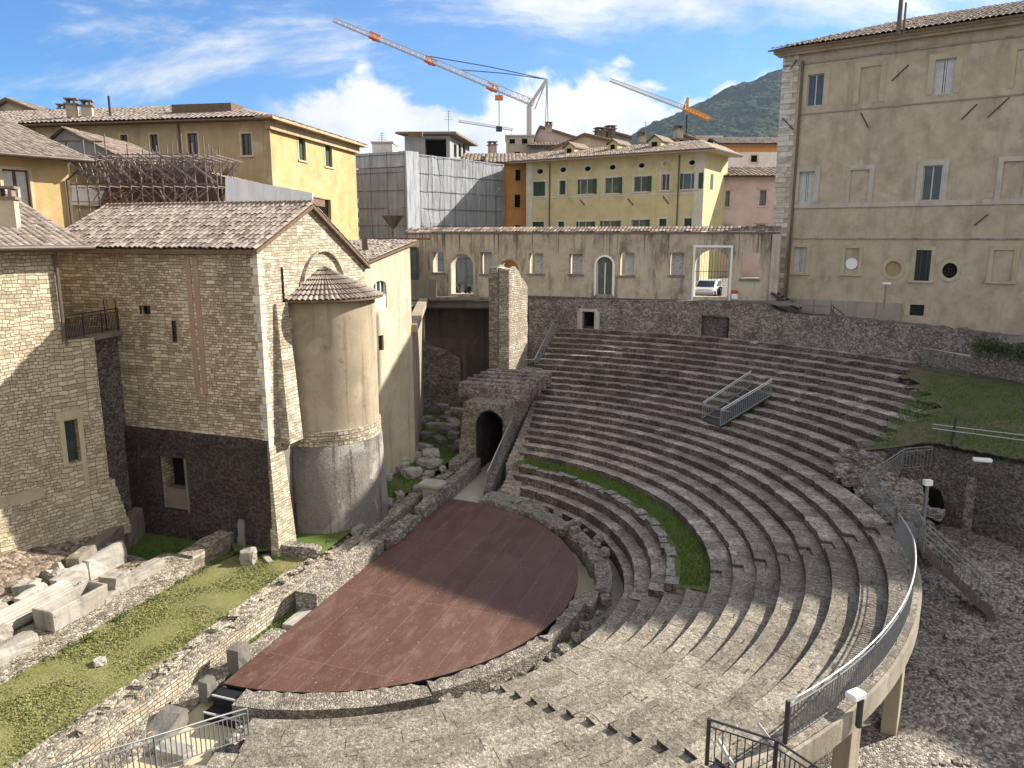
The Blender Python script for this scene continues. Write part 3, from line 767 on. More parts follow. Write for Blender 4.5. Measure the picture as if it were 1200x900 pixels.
def polar(x, y):
    n, a = to_loc(x, y); return math.hypot(n, a), math.degrees(math.atan2(a, n))
def inside(pts, x, y):
    c = False; n = len(pts)
    for i in range(n):
        a, b = pts[i], pts[(i + 1) % n]
        if (a[1] > y) != (b[1] > y) and x < (b[0] - a[0]) * (y - a[1]) / (b[1] - a[1]) + a[0]: c = not c
    return c

EDGE = [SZ(1086, 526, 4.5), SZ(1120, 531, 4.6), SZ(1160, 539, 4.7), SZ(1204, 548, 4.8), SZ(1300, 566, 5.0), SZ(1500, 600, 5.2)]
def terr_z(x, y):
    r, t = polar(x, y)
    return 4.35 + max(0, min(1, (r - 22.5) / 11)) * 1.9 + nz(x, y, 0, .5) * .12
def row_end(r):
    k = 9
    while k < 21 and Rk(k + 1) < r: k += 1
    return ends[k]
TPOLY = [(p[0], p[1]) for p in EDGE + [W(75, -5), W(75, 40), WP(36, 50), WP(20.5, 40), WP(20.9, 26)]]
grid_ground('terrace', 14, 50, 15, 50, 110, 110, terr_z, M['terrace_lawn'], lambda x, y: polar(x, y)[0] > 21.3 and polar(x, y)[0] < 40 and polar(x, y)[1] < row_end(polar(x, y)[0]) + .2 and inside(TPOLY, x, y))
def scree_z(x, y):
    m = .55 + nz(x, y, 0, .35) * .35 + nz(x, y, 4, 1.3) * .12 + nz(x, y, 9, 4) * .05
    m += max(0, (x - 15)) * .07 + max(0, min(1, (y - 24) / 5)) * .4
    return m
grid_ground('rubble_ground', 4, 60, 2, 34, 260, 150, scree_z, M['scree'], lambda x, y: polar(x, y)[0] > 18.2)
def street_z(x, y): return 8.5 + .03 * max(0, min(x, 26)) + .0
structure(sheet('palace_yard', [(17.5, 61), (18.2, 57.2), (WP(35.1, 52).x, WP(35.1, 52).y), (WP(35.1, 44).x, WP(35.1, 44).y), (WP(35.1, 37).x, WP(35.1, 37).y), (31, 30), (60, 5), (80, 12), (20, 64)], M['street'], 7.45))
SPOLY = [(-40, 66.4)] + [(WP(35.3, t).x, WP(35.3, t).y) for t in range(95, 55, -4)] + [(WP(35.3, 56).x, WP(35.3, 56).y), (20.3, 60.3), (25, 66), (160, 90), (160, 260), (-40, 260)]
grid_ground('street', -40, 160, 30, 260, 200, 230, street_z, M['street'], lambda x, y: inside(SPOLY, x, y))
structure(sheet('town_ground', [(-200, 40), (-21.8, 38.5), (-15, 43), (-7.8, 46), (-7.8, 66.5), (-7.8, 400), (-200, 400)], M['street'], 8.5))

def wallstrip(mb, pts, zb, zt, th, jit=.08, step=.5, rows=8, inward=1, seed=0, mi=0, top_jit=.0, mt=None):
    """rough wall along a path: zb, zt functions of path fraction; th thickness to the left (inward=1)"""
    P_ = [Vector((p[0], p[1], 0)) for p in pts]; acc = [0]
    for a, b in zip(P_, P_[1:]): acc.append(acc[-1] + (b - a).length)
    L = acc[-1]; n = max(2, int(L / step)); col = []
    for i in range(n + 1):
        s = L * i / n; k = max(j for j in range(len(acc)) if acc[j] <= s + 1e-6); k = min(k, len(P_) - 2)
        d = (P_[k + 1] - P_[k]).normalized(); p = P_[k] + d * (s - acc[k]); nn = Vector((-d.y, d.x, 0)) * inward
        t = s / L; b = zb(t) if callable(zb) else zb; h = zt(t) if callable(zt) else zt
        if top_jit: h += nz(s * 1.1, seed * 7.7) * top_jit + nz(s * 4, seed * 3.3) * top_jit * .5
        c = []
        for j in range(rows + 1):
            z = b + (h - b) * j / rows
            o = nz(s * 2.2, z * 3.1, seed) * jit + nz(s * .5, z * .7, seed + 3) * jit * 1.5
            c.append(Vector((p.x, p.y, z)) + nn * o)
        for q in (.35, .7, 1.0): c.append(Vector((p.x, p.y, h + nz(s * 2, q * 5, seed) * jit * .8)) + nn * th * q)
        c.append(Vector((p.x, p.y, b)) + nn * th)
        col.append(c)
    m = len(col[0]); base = []
    for c in col: base += c
    fs = []
    for j in range(m - 1):
        ff = [(i * m + j, (i + 1) * m + j, (i + 1) * m + j + 1, i * m + j + 1) for i in range(n)]
        if mt is not None and rows <= j < m - 2:
            used = [base[k] for f in ff for k in f]; mb.add(used, [tuple(range(q * 4, q * 4 + 4)) for q in range(len(ff))], mt)
        else: fs += ff
    fs += [tuple(range(m)), tuple(n * m + j for j in range(m - 1, -1, -1))]
    mb.add(base, fs, mi); return mb

mb = MB(); wallstrip(mb, [WP(22.6, 27.5)] + EDGE, .2, lambda t: 4.42 + t * .8, .8, .1, inward=1, rows=10, top_jit=.12)
rw = thing('retaining_wall', 'rubble and concrete retaining wall under the grassy terrace with a dark hole', 'wall', (18, 29, .2))
mb.build('masonry', M['rub_dk'], rw)
mb = MB()
for u0, u1, v0, v1 in [(1136, 1146, 560, 640)]:
    p, q = SZ(u0, 545, 4.6), SZ(u1, 548, 4.6); d = (q - p).normalized(); o = Vector((d.y, -d.x, 0)) * .02
    mb.hexa([Vector((*(p - o)[:2], .2)), Vector((*(q - o)[:2], .2)), Vector((*(q + o)[:2], .2)), Vector((*(p + o)[:2], .2)), p - o - Vector((0, 0, .5)), q - o - Vector((0, 0, .5)), q + o - Vector((0, 0, .5)), p + o - Vector((0, 0, .5))])
mb.build('pale_strip', M['rub'], rw)
mb = MB(); a = SL(1083, 612, (EDGE[0].x, EDGE[0].y), ((EDGE[1] - EDGE[0]).normalized().x, (EDGE[1] - EDGE[0]).normalized().y))
d = (EDGE[1] - EDGE[0]).normalized(); o = Vector((d.y, -d.x, 0)) * .16
pts = [EDGE[0] + d * s for s in (-.1, .15, .85, 1.05)]
poly = [Vector((pts[0].x, pts[0].y, 1.3)), Vector((pts[3].x, pts[3].y, 1.3)), Vector((pts[3].x, pts[3].y, 2.2)), Vector((pts[2].x, pts[2].y, 2.75)), Vector((pts[1].x, pts[1].y, 2.9)), Vector((pts[0].x, pts[0].y, 2.3))]
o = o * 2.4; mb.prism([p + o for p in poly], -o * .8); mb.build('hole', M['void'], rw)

mb = MB()
for i in range(3200):
    x = random.uniform(9, 24); y = random.uniform(9, 30)
    if polar(x, y)[0] < 21.4 or nz(x, y, 5, .6) + random.random() * .8 < .1: continue
    d = random.choice((.04, .05, .06, .08, .1, .12, .16)) * random.uniform(.8, 1.3); mb.rock((x, y, scree_z(x, y) - d * .3), (d * 1.4, d, d * .8), random.random() * 3, .3, i, sub=1)
tag(mb.build('loose_rubble', M['rub'], None), 'loose broken stones strewn over the rubble ground', 'rubble', kind='stuff')
# rubble slope, steps and broken masonry between the rows and the retaining wall
mb = MB()
for i in range(60):
    r = random.uniform(21.3, 24.2); t = random.uniform(13, 27.5); d = random.uniform(.25, .8)
    z = 2.2 + (t - 13) / 14 * 2.0 + random.uniform(-.3, .1) - max(0, (r - 22.5)) * .3
    mb.rock(WP(r, t, z - .3), (d * 1.4, d, d * .8), random.random() * 3, .3, i)
mb.solo('masonry_rubble', M['rub'], 'heap of broken masonry between the end of the rows and the terrace wall', 'rubble')
mb = MB()
for i, (u, v, z) in enumerate([(1046, 600, 2.4), (1040, 588, 2.7), (1056, 580, 2.9), (1050, 566, 3.3)]):
    p = SZ(u, v, z); mb.rock((p.x, p.y, .6), (1.5, 1.6, z - .5), .4 + i, .12, i + 30)
mb.solo('ruined_core', M['rub'], 'stub of rubble masonry behind the steel landing', 'ruin')
# ends of the upper rows crumble into the terrace
mb = MB()
for i in range(150):
    k = random.randint(9, 21); t = ends[k] - random.random() * 1.2 - .1; r = Rk(k) + random.random() * .8; d = random.uniform(.15, .5)
    mb.rock(WP(r, t, Zk(k) - .3 - random.random() * .1), (d * 1.6, d, d * .7), random.random() * 3, .3, i, sub=1)
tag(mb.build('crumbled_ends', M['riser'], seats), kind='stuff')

# wall, gate and planting behind the terrace
bk2 = thing('terrace_back_wall', 'dark rubble wall behind the grassy terrace under the big beige palace', 'wall', (27, 42, 6))
mb = MB(); wallstrip(mb, [WP(34.9, 36.4), WP(34.6, 33), WP(34.4, 29), WP(34.6, 24), WP(35.5, 16), WP(37, 8)][::-1], 5.6, lambda t: 8.1 + .3 * math.sin(t * 9), 1.0, .15, inward=-1, seed=4, top_jit=.3, rows=8)
mb.build('masonry', M['rub'], bk2)
mb = MB(); a0, a1 = 37.4, 33.0
wallstrip(mb, [WP(35.6, 41), WP(36.4, 36), WP(36.8, 32)][::-1], 5.8, 8.0, .5, .04, inward=-1, seed=8); mb.build('grey_render', M['greypl'], bk2)

ivy = MB()
for i in range(7500):
    s = random.random(); t = 39 - s * 30; r = 34.45 + random.gauss(0, .3) + s * .5; z = 8.0 + random.gauss(.0, .2) * (1 + s) - .3 * s
    if nz(t * 1.1, 3) + .5 + s * .5 < random.random() * .5: continue
    p = WP(r, t, z); a = Vector((random.gauss(0, 1), random.gauss(0, 1), random.gauss(0, .7))).normalized() * random.uniform(.08, .17); b = Vector((random.gauss(0, 1), random.gauss(0, 1), random.gauss(0, .7))).normalized() * random.uniform(.06, .13)
    ivy.add([p, p + a, p + a * .6 + b, p + b], [(0, 1, 2, 3)])
tag(ivy.build('ivy', M['leaf'], None, fix=False), 'dark green creeper along the top of the wall below the palace', 'creeper', kind='stuff')

# ================================================================ railings
def railing(name, label, pts, h=1.0, post_every=1.6, bal=.13, mat='galv', topmat=None, group=None, rb=.011, post_r=.024, double=True, foot=0.0):
    t = thing(name, label, 'railing', tuple(pts[0]), group); pts = [Vector(p) for p in pts]
    up = Vector((0, 0, 1))
    def curve(off): return [p + up * off for p in pts]
    mb = MB(); mb.tube(curve(h), post_r * 1.05, 6); mb.build('handrail', M[topmat or mat], t, smooth=True)
    mb = MB()
    if double: mb.tube(curve(h - .14), post_r * .7, 5)
    mb.tube(curve(.1), post_r * .7, 5); mb.build('lower_rail', M[mat], t)
    mb = MB(); acc = 0; L = sum((b - a).length for a, b in zip(pts, pts[1:])); s = 0
    posts = []
    def at(s):
        for a, b in zip(pts, pts[1:]):
            l = (b - a).length
            if s <= l: return a + (b - a) * (s / l)
            s -= l
        return pts[-1]
    if bal:
        n = int(L / bal)
        for i in range(n + 1):
            p = at(L * i / n); mb.bar(p + up * .1, p + up * (h - .14 if double else h), rb * 2)
        mb.build('balusters', M[mat], t)
    n = max(1, round(L / post_every))
    for i in range(n + 1):
        p = at(L * i / n); mb = MB(); mb.bar(p - up * foot, p + up * h, post_r * 1.7, post_r * 1.7); mb.build('post', M[mat], t)
    return t
rim = thing('ring_beam', 'curved concrete edge beam on posts carrying the outer walkway', 'beam', WP(20.8, -14, .3))
mb = MB(); ring(mb, lambda t: RIM(t) - .25, lambda t: RIM(t) + .17, 2.5, 3.10, -60, 8.5, .008, 3, mi=(0, 0)); mb.build('beam', M['concrete'], rim)
for t in (-25.6, -15.4, -40):
    p = WP(RIM(t) - .08, t, 0); mb = MB()
    rz = CHORD + R(t); tx = Vector((math.cos(rz), math.sin(rz), 0)); nx = Vector((tx.y, -tx.x, 0))
    zb = scree_z(p.x, p.y) - .4
    bot = [p - tx * .33 - nx * .2, p + tx * .33 - nx * .2, p + tx * .33 + nx * .2, p - tx * .33 + nx * .2]
    mb.hexa([Vector((*q[:2], zb)) for q in bot] + [Vector((*q[:2], 2.5)) for q in bot]); mb.build('post', M['post_con'], rim, bevel=.02)
mb = MB(); ring(mb, 19.2, 19.6, -1, 2.7, -60, 24, .02, 9); mb.build('back_wall', M['rub_dk'], rim)
rail_pts = [WP(RIM(t) - .1, t, 3.12) for t in [-33.4 + i * 1.36 for i in range(30)]]
railing('rim_railing', 'long curved steel railing round the outer walkway of the seats', rail_pts, 1.02, 2.0, .125, 'galv', 'galv_lt', rb=.012)
# metal floor plate, landing and the open metal stair
land = [SZ(1046, 617, 3.12), SZ(1066, 650, 3.12), SZ(1074, 632, 3.12), SZ(1070, 612, 3.12), SZ(1058, 610, 3.12)]
mb = MB(); mb.prism([p - Vector((0, 0, .1)) for p in land], (0, 0, .11)); mb.solo('steel_landing', M['galv'], 'grey steel landing where the walkway meets the metal stair', 'landing')
st = thing('metal_stair', 'open metal stair going down from the walkway to the rubble ground', 'stair', tuple(SZ(1165, 722, .9)))
A0, B0 = SZ(1082, 648, 2.95), SZ(1166, 728, .75)
dirv = (B0 - A0); hd = Vector((dirv.x, dirv.y, 0)).normalized(); sd = Vector((-hd.y, hd.x, 0))
mb = MB()
for s in (0, 1.0): mb.bar(A0 + sd * s, B0 + sd * s, .05, .13)
mb.build('stringer', M['stair_br'], st)
n = 13
for i in range(n):
    p = A0 + dirv * ((i + .5) / n); mb = MB(); mb.hexa([p + sd * s + hd * h + Vector((0, 0, z)) for z in (0, .05) for s, h in ((.03, -.15), (.97, -.15), (.97, .15), (.03, .15))]); mb.build('tread', M['stair_br'], st)
for s in (0, 1.0):
    mb = MB()
    for h in (1.0, .55): mb.tube([A0 + sd * s + Vector((0, 0, h)), B0 + sd * s + Vector((0, 0, h))], .022, 6)
    for i in range(5): mb.bar(A0 + dirv * (i / 4) + sd * s, A0 + dirv * (i / 4) + sd * s + Vector((0, 0, 1.0)), .035)
    mb.build('handrail', M['galv'], st)
railing('stair_railing', 'steel railing beside the broken masonry at the end of the upper rows', [SZ(1018, 578, 3.2), SZ(1058, 551, 3.6), SZ(1090, 548, 3.7)], 1.0, 1.6, .16)
railing('stair_railing', 'steel railing sloping down from the last rows to the steel landing', [SZ(1017, 583, 3.15), SZ(1050, 620, 3.1), SZ(1068, 622, 3.1), SZ(1081, 645, 2.9)], 1.0, 1.6, .16)
mb = MB(); mb.box(tuple(SZ(1079, 640, 1.6)), (.1, .1, 2.6), 0, 1); mb.box(tuple(SZ(1079, 640, 1.6) + Vector((0, 0, 2.6))), (.3, .22, .22)); mb.solo('floodlight', [M['whitepaint'], M['galv']], 'white boxed floodlight on a post beside the terrace wall', 'floodlight')
mb = MB(); p = SZ(1151, 541, 4.75); mb.box(tuple(p), (.7, .25, .15), -.3); mb.solo('floodlight', M['whitepaint'], 'long white floodlight lying on the edge of the terrace', 'floodlight', bevel=.03)
lp = WP(RIM(-26.6) + .28, -26.6, 2.7); fl = thing('rim_floodlight', 'white boxed floodlight on a bracket outside the curved railing', 'floodlight', tuple(lp))
mb = MB(); mb.bar(lp, lp + Vector((0, 0, .75)), .12, .1); mb.build('bracket', M['darkmetal'], fl)
mb = MB(); mb.box(tuple(lp + Vector((-.1, .05, .72))), (.42, .3, .16), .5); mb.build('lamp_head', M['whitepaint'], fl, bevel=.03)
# gate at the near end of the walkway
gt = thing('walkway_gate', 'dark barred gate and rail ends at the near end of the walkway', 'gate', tuple(SZ(831, 905, 3.15)))
gp = [SZ(831, 843, 4.2), SZ(910, 868, 4.2), SZ(962, 902, 4.15), SZ(1010, 935, 4.1)]
mb = MB(); mb.tube(gp, .026, 6); mb.tube([p - Vector((0, 0, .16)) for p in gp], .018, 5); mb.tube([p - Vector((0, 0, .95)) for p in gp], .018, 5); mb.build('top_bar', M['darkmetal'], gt)
mb = MB()
for a, b in zip(gp, gp[1:]):
    for i in range(9): q = a.lerp(b, i / 9); mb.bar(q - Vector((0, 0, 1.02)), q - Vector((0, 0, .16)), .02)
mb.build('bars', M['darkmetal'], gt)
for p in gp[:2]:
    mb = MB(); mb.bar(p - Vector((0, 0, 1.06)), p + Vector((0, 0, .02)), .07); mb.build('post', M['darkmetal'], gt)
ep = rail_pts[0]; mb = MB(); mb.bar(ep - Vector((0, 0, .02)), ep + Vector((0, 0, 1.04)), .08); mb.build('end_post', M['darkmetal'], gt)
for a, b in [((888, 848, 4.1), (908, 874, 3.6)), ((841, 866, 3.8), (862, 902, 3.25)), ((912, 874, 4.0), (926, 905, 3.3))]:
    mb = MB(); mb.bar(SZ(*a), SZ(*b), .06); mb.build('brace', M['galv_lt'], gt)
# railings of the side steps and the opening under the top rows
railing('step_railing', 'steel railing down the steps at the end of the seats beside the vault', [SZ(571, 573, -.1), SZ(590, 530, 1.2), SZ(624, 459, 3.3)], 1.0, 1.7, .12, 'galv', 'galv_lt')
railing('opening_railing', 'steel railing up the side of the top rows by the pier', [SZ(598, 437, 4.0), SZ(626, 437, 4.0), SZ(648, 392, 6.2)], 1.0, 1.7, .16, 'galv', 'galv_lt')
# bridge-like stair in the middle of the rows
gs = thing('gangway_stair', 'steel gangway with two railings climbing the middle of the seats', 'stair', tuple(SZ(838, 500, 3.3)))
g0, g1 = SZ(844, 500, 3.45), SZ(903, 464, 4.75); g2, g3 = SZ(823, 491, 3.45), SZ(879, 453, 4.75)
for a, b in ((g0, g1), (g2, g3)):
    mb = MB(); u = Vector((0, 0, 1)); mb.tube([a + u, b + u], .035, 6); mb.tube([a + u * .88, b + u * .88], .022, 6); mb.build('handrail', M['galv_lt'], gs); mb = MB(); mb.tube([a + u * .05, b + u * .05], .03, 6)
    n = 26
    for i in range(n + 1): q = a.lerp(b, i / n); mb.bar(q + u * .05, q + u * (.88 if 0 < i < n else 1.0), .022 if 0 < i < n else .05)
    mb.build('railing', M['galv'], gs)
mb = MB(); mb.hexa([g0 - Vector((0, 0, .1)), g1 - Vector((0, 0, .1)), g3 - Vector((0, 0, .1)), g2 - Vector((0, 0, .1)), g0, g1, g3, g2]); mb.build('walk_plate', M['darkmetal'], gs)
# near left railing by the entrance and far gate on the terrace
railing('entrance_railing', 'steel railing of thin bars at the near end of the seats by the sandy entrance', [SZ(292, 868, .2), SZ(262, 878, .45), SZ(205, 898, .8), SZ(137, 921, 1.1), SZ(40, 955, 1.4)], 1.0, 2.2, .135, 'galv', 'galv')
railing('terrace_gate', 'grey steel gate standing at the back of the terrace grass', [Vector((*WP(33.5, 42.8)[:2], terr_z(*WP(33.5, 42.8)[:2]))), Vector((*WP(33.5, 37.8)[:2], terr_z(*WP(33.5, 37.8)[:2])))], 1.25, 3.4, .17, 'galv', 'galv_lt')
fe = thing('wire_fence', 'thin dark post and wires along the edge of the terrace', 'fence', tuple(SZ(1114, 529, 4.6)))
mb = MB(); p = SZ(1113, 529, 4.6); mb.bar(p, p + Vector((0.12, 0, 1.6)), .07); mb.build('post', M['darkmetal'], fe)
mb = MB()
for a, b in [((1093, 497), (1200, 510)), ((1093, 502), (1200, 516))]:
    mb.tube([SZ(*a, 5.5), SZ(*b, 5.7), SZ(b[0] + 90, b[1] + 12, 5.8)], .02, 5)
mb.build('wire', M['galv_lt'], fe)
# small stairs up to the palace and by the back wall
def small_stair(label, p, d, n, w, rise, run, mat, rails=True):
    t = thing('iron_stair', label, 'stair', tuple(p)); d = Vector((*d, 0)).normalized(); s = Vector((-d.y, d.x, 0))
    for i in range(n):
        q = p + d * (i * run) + Vector((0, 0, rise * (i + 1))); mb = MB()
        mb.hexa([q + s * a * w / 2 + d * b + Vector((0, 0, z)) for z in (-.06, 0) for a, b in ((-1, 0), (1, 0), (1, run), (-1, run))]); mb.build('tread', mat, t)
    if rails:
        mb = MB()
        for a in (-1, 1):
            b0 = p + s * a * w / 2; b1 = b0 + d * n * run + Vector((0, 0, n * rise))
            for h in (.9, .5): mb.tube([b0 + Vector((0, 0, h)), b1 + Vector((0, 0, h))], .03, 5)
            for k in range(3): q = b0.lerp(b1, k / 2); mb.bar(q, q + Vector((0, 0, .92)), .05)
        mb.build('handrail', M['darkmetal'], t)
    mb = MB()
    for a in (-1, 1):
        b0 = p + s * a * w / 2; b1 = b0 + d * n * run + Vector((0, 0, n * rise)); mb.bar(b0, b1, .05, .2)
    mb.build('stringer', M['darkmetal'], t)
small_stair('dark iron stair with handrails against the curved back wall', SZ(1008, 400, 6.5), (-.95, .3), 6, 1.5, .27, .34, M['darkmetal'])
small_stair('stone steps climbing to the left corner of the palace', SZ(938, 362, 8.5), (-.9, .45), 6, 1.8, .2, .35, M['block_dk'], False)
# ================================================================ the stage wall, lawn and ruins on the left
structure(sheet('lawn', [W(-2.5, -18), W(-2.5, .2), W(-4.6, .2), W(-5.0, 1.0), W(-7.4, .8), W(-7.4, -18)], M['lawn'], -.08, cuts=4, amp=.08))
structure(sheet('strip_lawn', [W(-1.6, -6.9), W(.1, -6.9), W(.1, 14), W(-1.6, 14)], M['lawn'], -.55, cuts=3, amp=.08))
structure(sheet('upper_lawn', [W(-2.3, .1), W(-2.5, 15), W(-1.2, 18), W(-1.8, 22), W(-5, 34), W(-15, 34), W(-15, 8), W(-6, -1), W(-5.2, -.6), W(-4.4, .1)], M['green_lawn'], .22, cuts=4, amp=.12))
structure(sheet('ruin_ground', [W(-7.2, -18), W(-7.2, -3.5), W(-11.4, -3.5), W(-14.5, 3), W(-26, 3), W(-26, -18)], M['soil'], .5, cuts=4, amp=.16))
structure(sheet('court_lawn', [W(-11.4, -3.7), W(-7.0, -3.7), W(-6.9, .5), W(-5.8, .6), W(-6.2, 5), W(-14, 6), W(-14, 2)], M['green_lawn'], -.02, cuts=3, amp=.06))
def bank_z(x, y):
    n, a = to_loc(x, y); return .82 + max(0, min(1, (-10.1 - n) / 2.6)) * 1.0 + nz(x, y, 0, .9) * .14 + nz(x, y, 3, 3) * .06
BANK = [(p.x, p.y) for p in [W(-9.6, -18), W(-9.9, -3.6), W(-11.2, -3.3), W(-13.4, .3), W(-15, .3), W(-17, -18)]]
grid_ground('bank', -27, -16, 10, 37, 70, 130, bank_z, M['soil'], lambda x, y: inside(BANK, x, y))

def tufts(name, label, region, z, n, zf=None, hmin=.04, hmax=.10, mt='blade_g'):
    mb = MB(); xs = [p[0] for p in region]; ys = [p[1] for p in region]; k = 0; tries = 0
    while k < n and tries < n * 6:
        tries += 1
        x = random.uniform(min(xs), max(xs)); y = random.uniform(min(ys), max(ys))
        if not inside(region, x, y): continue
        if nz(x, y, 2, .7) * .7 + nz(x, y, 7, 5.1) * .5 < random.uniform(-1.1, .5): continue
        zz = (zf(x, y) if zf else z) - .015; h = random.uniform(hmin, hmax); t = random.random() * 6.28
        dx, dy = math.cos(t) * .035, math.sin(t) * .035; lx, ly = random.gauss(0, .04), random.gauss(0, .04)
        mb.add([(x - dx, y - dy, zz), (x + dx, y + dy, zz), (x + lx, y + ly, zz + h)], [(0, 1, 2)]); k += 1
    o = mb.build(name, M[mt], None, fix=False); return tag(o, label, 'grass', kind='stuff')
def P2(l): return [(p[0], p[1]) for p in l]
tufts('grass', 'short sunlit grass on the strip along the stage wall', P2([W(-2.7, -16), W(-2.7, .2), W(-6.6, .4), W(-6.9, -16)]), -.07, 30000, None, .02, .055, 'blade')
tufts('grass', 'grass growing on the ring between the seat tiers', P2([WP(13.2, t) for t in range(1, 79, 4)] + [WP(14.25, t) for t in range(78, 0, -4)]), 1.13, 12000, hmin=.05, hmax=.13)
tufts('grass', 'grass on the terrace above the retaining wall', P2([WP(23, 27), WP(34, 42), WP(34, 22), W(27, 6)] + EDGE[::-1][2:]), 5, 9000, terr_z, .05, .14)
tufts('grass', 'grass among the fallen stones beside the apse', P2([W(-2.6, .3), W(-2.6, 15), W(-2.2, 21), W(-9, 30), W(-9, 14), W(-3.5, 4)]), .24, 12000)
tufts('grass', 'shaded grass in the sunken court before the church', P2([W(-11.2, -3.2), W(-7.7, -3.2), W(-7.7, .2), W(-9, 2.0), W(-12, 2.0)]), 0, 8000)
tufts('grass', 'grass strip between the stage wall and the red stage', P2([W(-1.45, -6.5), W(-.1, -6.5), W(-.1, 9), W(-1.45, 9)]), -.53, 7000)

# long stage wall, small squared stones on its face
mb = MB()
wallstrip(mb, [W(-1.5, 13.5), W(-1.5, -17)], -1.1, lambda t: .14 + .05 * math.sin(t * 14), .62, .035, inward=-1, rows=6, step=.4, seed=5, top_jit=.12, mt=1)
mb.solo('stage_wall', [M['brick_lt'], M['wall_top']], 'long low wall of small squared stones running along the straight side of the stage', 'ruined wall')
structure(sheet('bare_soil', [W(-1.9, -18), W(-1.9, 13), W(-2.35, 13), W(-2.6, 4), W(-2.95, -2), W(-2.8, -8), W(-3.0, -18)], M['wall_top'], .0, cuts=3, amp=.12, freq=1.5))
mb = MB()
for s in range(70):
    a = random.uniform(-15, 12); n = random.uniform(-2.6, -1.7); d = random.uniform(.1, .3); mb.rock(W(n, a, .0), (d * 1.5, d, d * .6), random.random() * 3, .3, s, sub=1)
tag(mb.build('loose_stones', M['brick_lt'], None), 'small loose stones on top of the long stage wall', 'stones', kind='stuff')

mb = MB(); wallstrip(mb, [W(-.62, -6.9), W(-.7, -16)], -.9, lambda t: -.5 + .1 * math.sin(t * 17), .9, .1, step=.35, rows=3, inward=-1, seed=51, top_jit=.14, mt=1)
mb.solo('wall_footing', [M['rub_lt'], M['rub_lt']], 'rough sunlit rubble footing below the small squared stones of the long wall', 'ruined wall')
# broken blocks between the wall and the stage
def wall_thing(name, label, pts, zb, zt, th, mat, jit=.08, inward=1, seed=0, rows=6, top_jit=.06, cat='ruined wall', step=.35):
    mb = MB(); wallstrip(mb, pts, zb, zt, th, jit, step, rows, inward, seed, 0, top_jit); return mb.solo(name, mat, label, cat)
wall_thing('low_wall', 'low sunlit stretch of masonry at the edge of the stage near the shadow line', [W(-.12, -3.6), W(-.12, 1.9)], -.6, .42, .95, M['rub_lt'], .05, 1, 3)
wall_thing('low_wall', 'short broken wall with a hollow in shadow at the edge of the red stage', [W(-.05, 2.1), W(.0, 5.6)], -.6, .35, .75, M['rub'], .14, 1, 6, top_jit=.2)
wall_thing('low_wall', 'narrow shaded wall along the passage leading to the vault', [W(-.05, 6.0), W(-.2, 9.5), W(-.45, 15.0)], -.6, .55, .55, M['rub'], .1, 1, 9)
wall_thing('low_wall', 'shaded rubble wall running from the stage wall to the vaulted entrance', [W(-1.05, 13.2), W(-1.15, 16.2)], -.6, .75, .8, M['rub'], .1, 1, 12)
pl = thing('capped_pedestal', 'square stub with a pale stone slab on top beside the passage', 'pedestal', tuple(W(-.75, 8.5, -.5)))
mb = MB(); mb.rock(W(-.75, 8.5, -.5), (.85, .8, 1.35), CHORD, .05, 3); mb.build('shaft', M['block'], pl)
mb = MB(); mb.rock(W(-.75, 8.5, .84), (1.05, 1.3, .2), CHORD, .08, 4); mb.build('cap_slab', M['white_st'], pl)
for i, (n, a, d, lab, mt) in enumerate([(-.55, -7.65, (.5, .6, .95), 'upright dark stone block beside the near corner of the stage', 'block_dk'), (-.45, -9.3, (.35, .45, .75), 'small dark stone stub next to the black stage steps', 'block_dk'), (-.5, -4.3, (.5, 1.4, .35), 'long pale block at the end of the sunlit wall by the stage', 'white_st'), (-.5, -6.4, (.9, 2.2, .35), 'flat rubble footing at the grassy corner of the stage', 'rub_lt')]):
    mb = MB(); mb.rock(W(n, a, -.55), d, CHORD - R(90), .1, i + 50); mb.solo('stone_block', M[mt], lab, 'stone block')
bt = MB(); bt.prism([W(-1.1, -12.0, -.75), W(-1.1, -10.3, -.75), W(-1.1, -10.3, -.2), W(-1.1, -10.6, -.2)], (ND[0] * .75, ND[1] * .75, 0)); bt.solo('buttress', M['block_dk'], 'sloping dark buttress at the foot of the long wall near the railing', 'buttress')
mb = MB(); mb.rock(W(.3, -11.6, -.74), (.5, 1.1, .3), CHORD, .15, 8); mb.solo('stone_block', M['white_st'], 'flat pale stone on the sand beside the sloping buttress', 'stone block')
stp = thing('stage_steps', 'black wooden steps with pale edges at the corner of the stage', 'steps', tuple(W(.7, -9.3, -.72)))
for i, (a, z) in enumerate([(-9.2, -.10), (-9.62, -.42)]):
    mb = MB(); p = [W(.0, a - .42, 0), W(1.6, a - .42, 0), W(1.6, a + .05, 0), W(.0, a + .05, 0)]
    mb.hexa([Vector((q.x, q.y, -.74)) for q in p] + [Vector((q.x, q.y, z)) for q in p]); mb.build('step', M['black'], stp)
    mb = MB(); mb.bar(p[0] + Vector((0, 0, z + .01)), p[1] + Vector((0, 0, z + .01)), .05); mb.build('nosing', M['galv_lt'], stp)
mb = MB()
for i in range(40): mb.rock(W(1.6 + random.random() * 1.5, -11.6 + random.random() * 2, -.72), [random.uniform(.2, .45)] * 3, i, .3, i)
mb.solo('rubble_heap', M['rub'], 'grey heap of rubble inside the near railing by the stage steps', 'rubble')

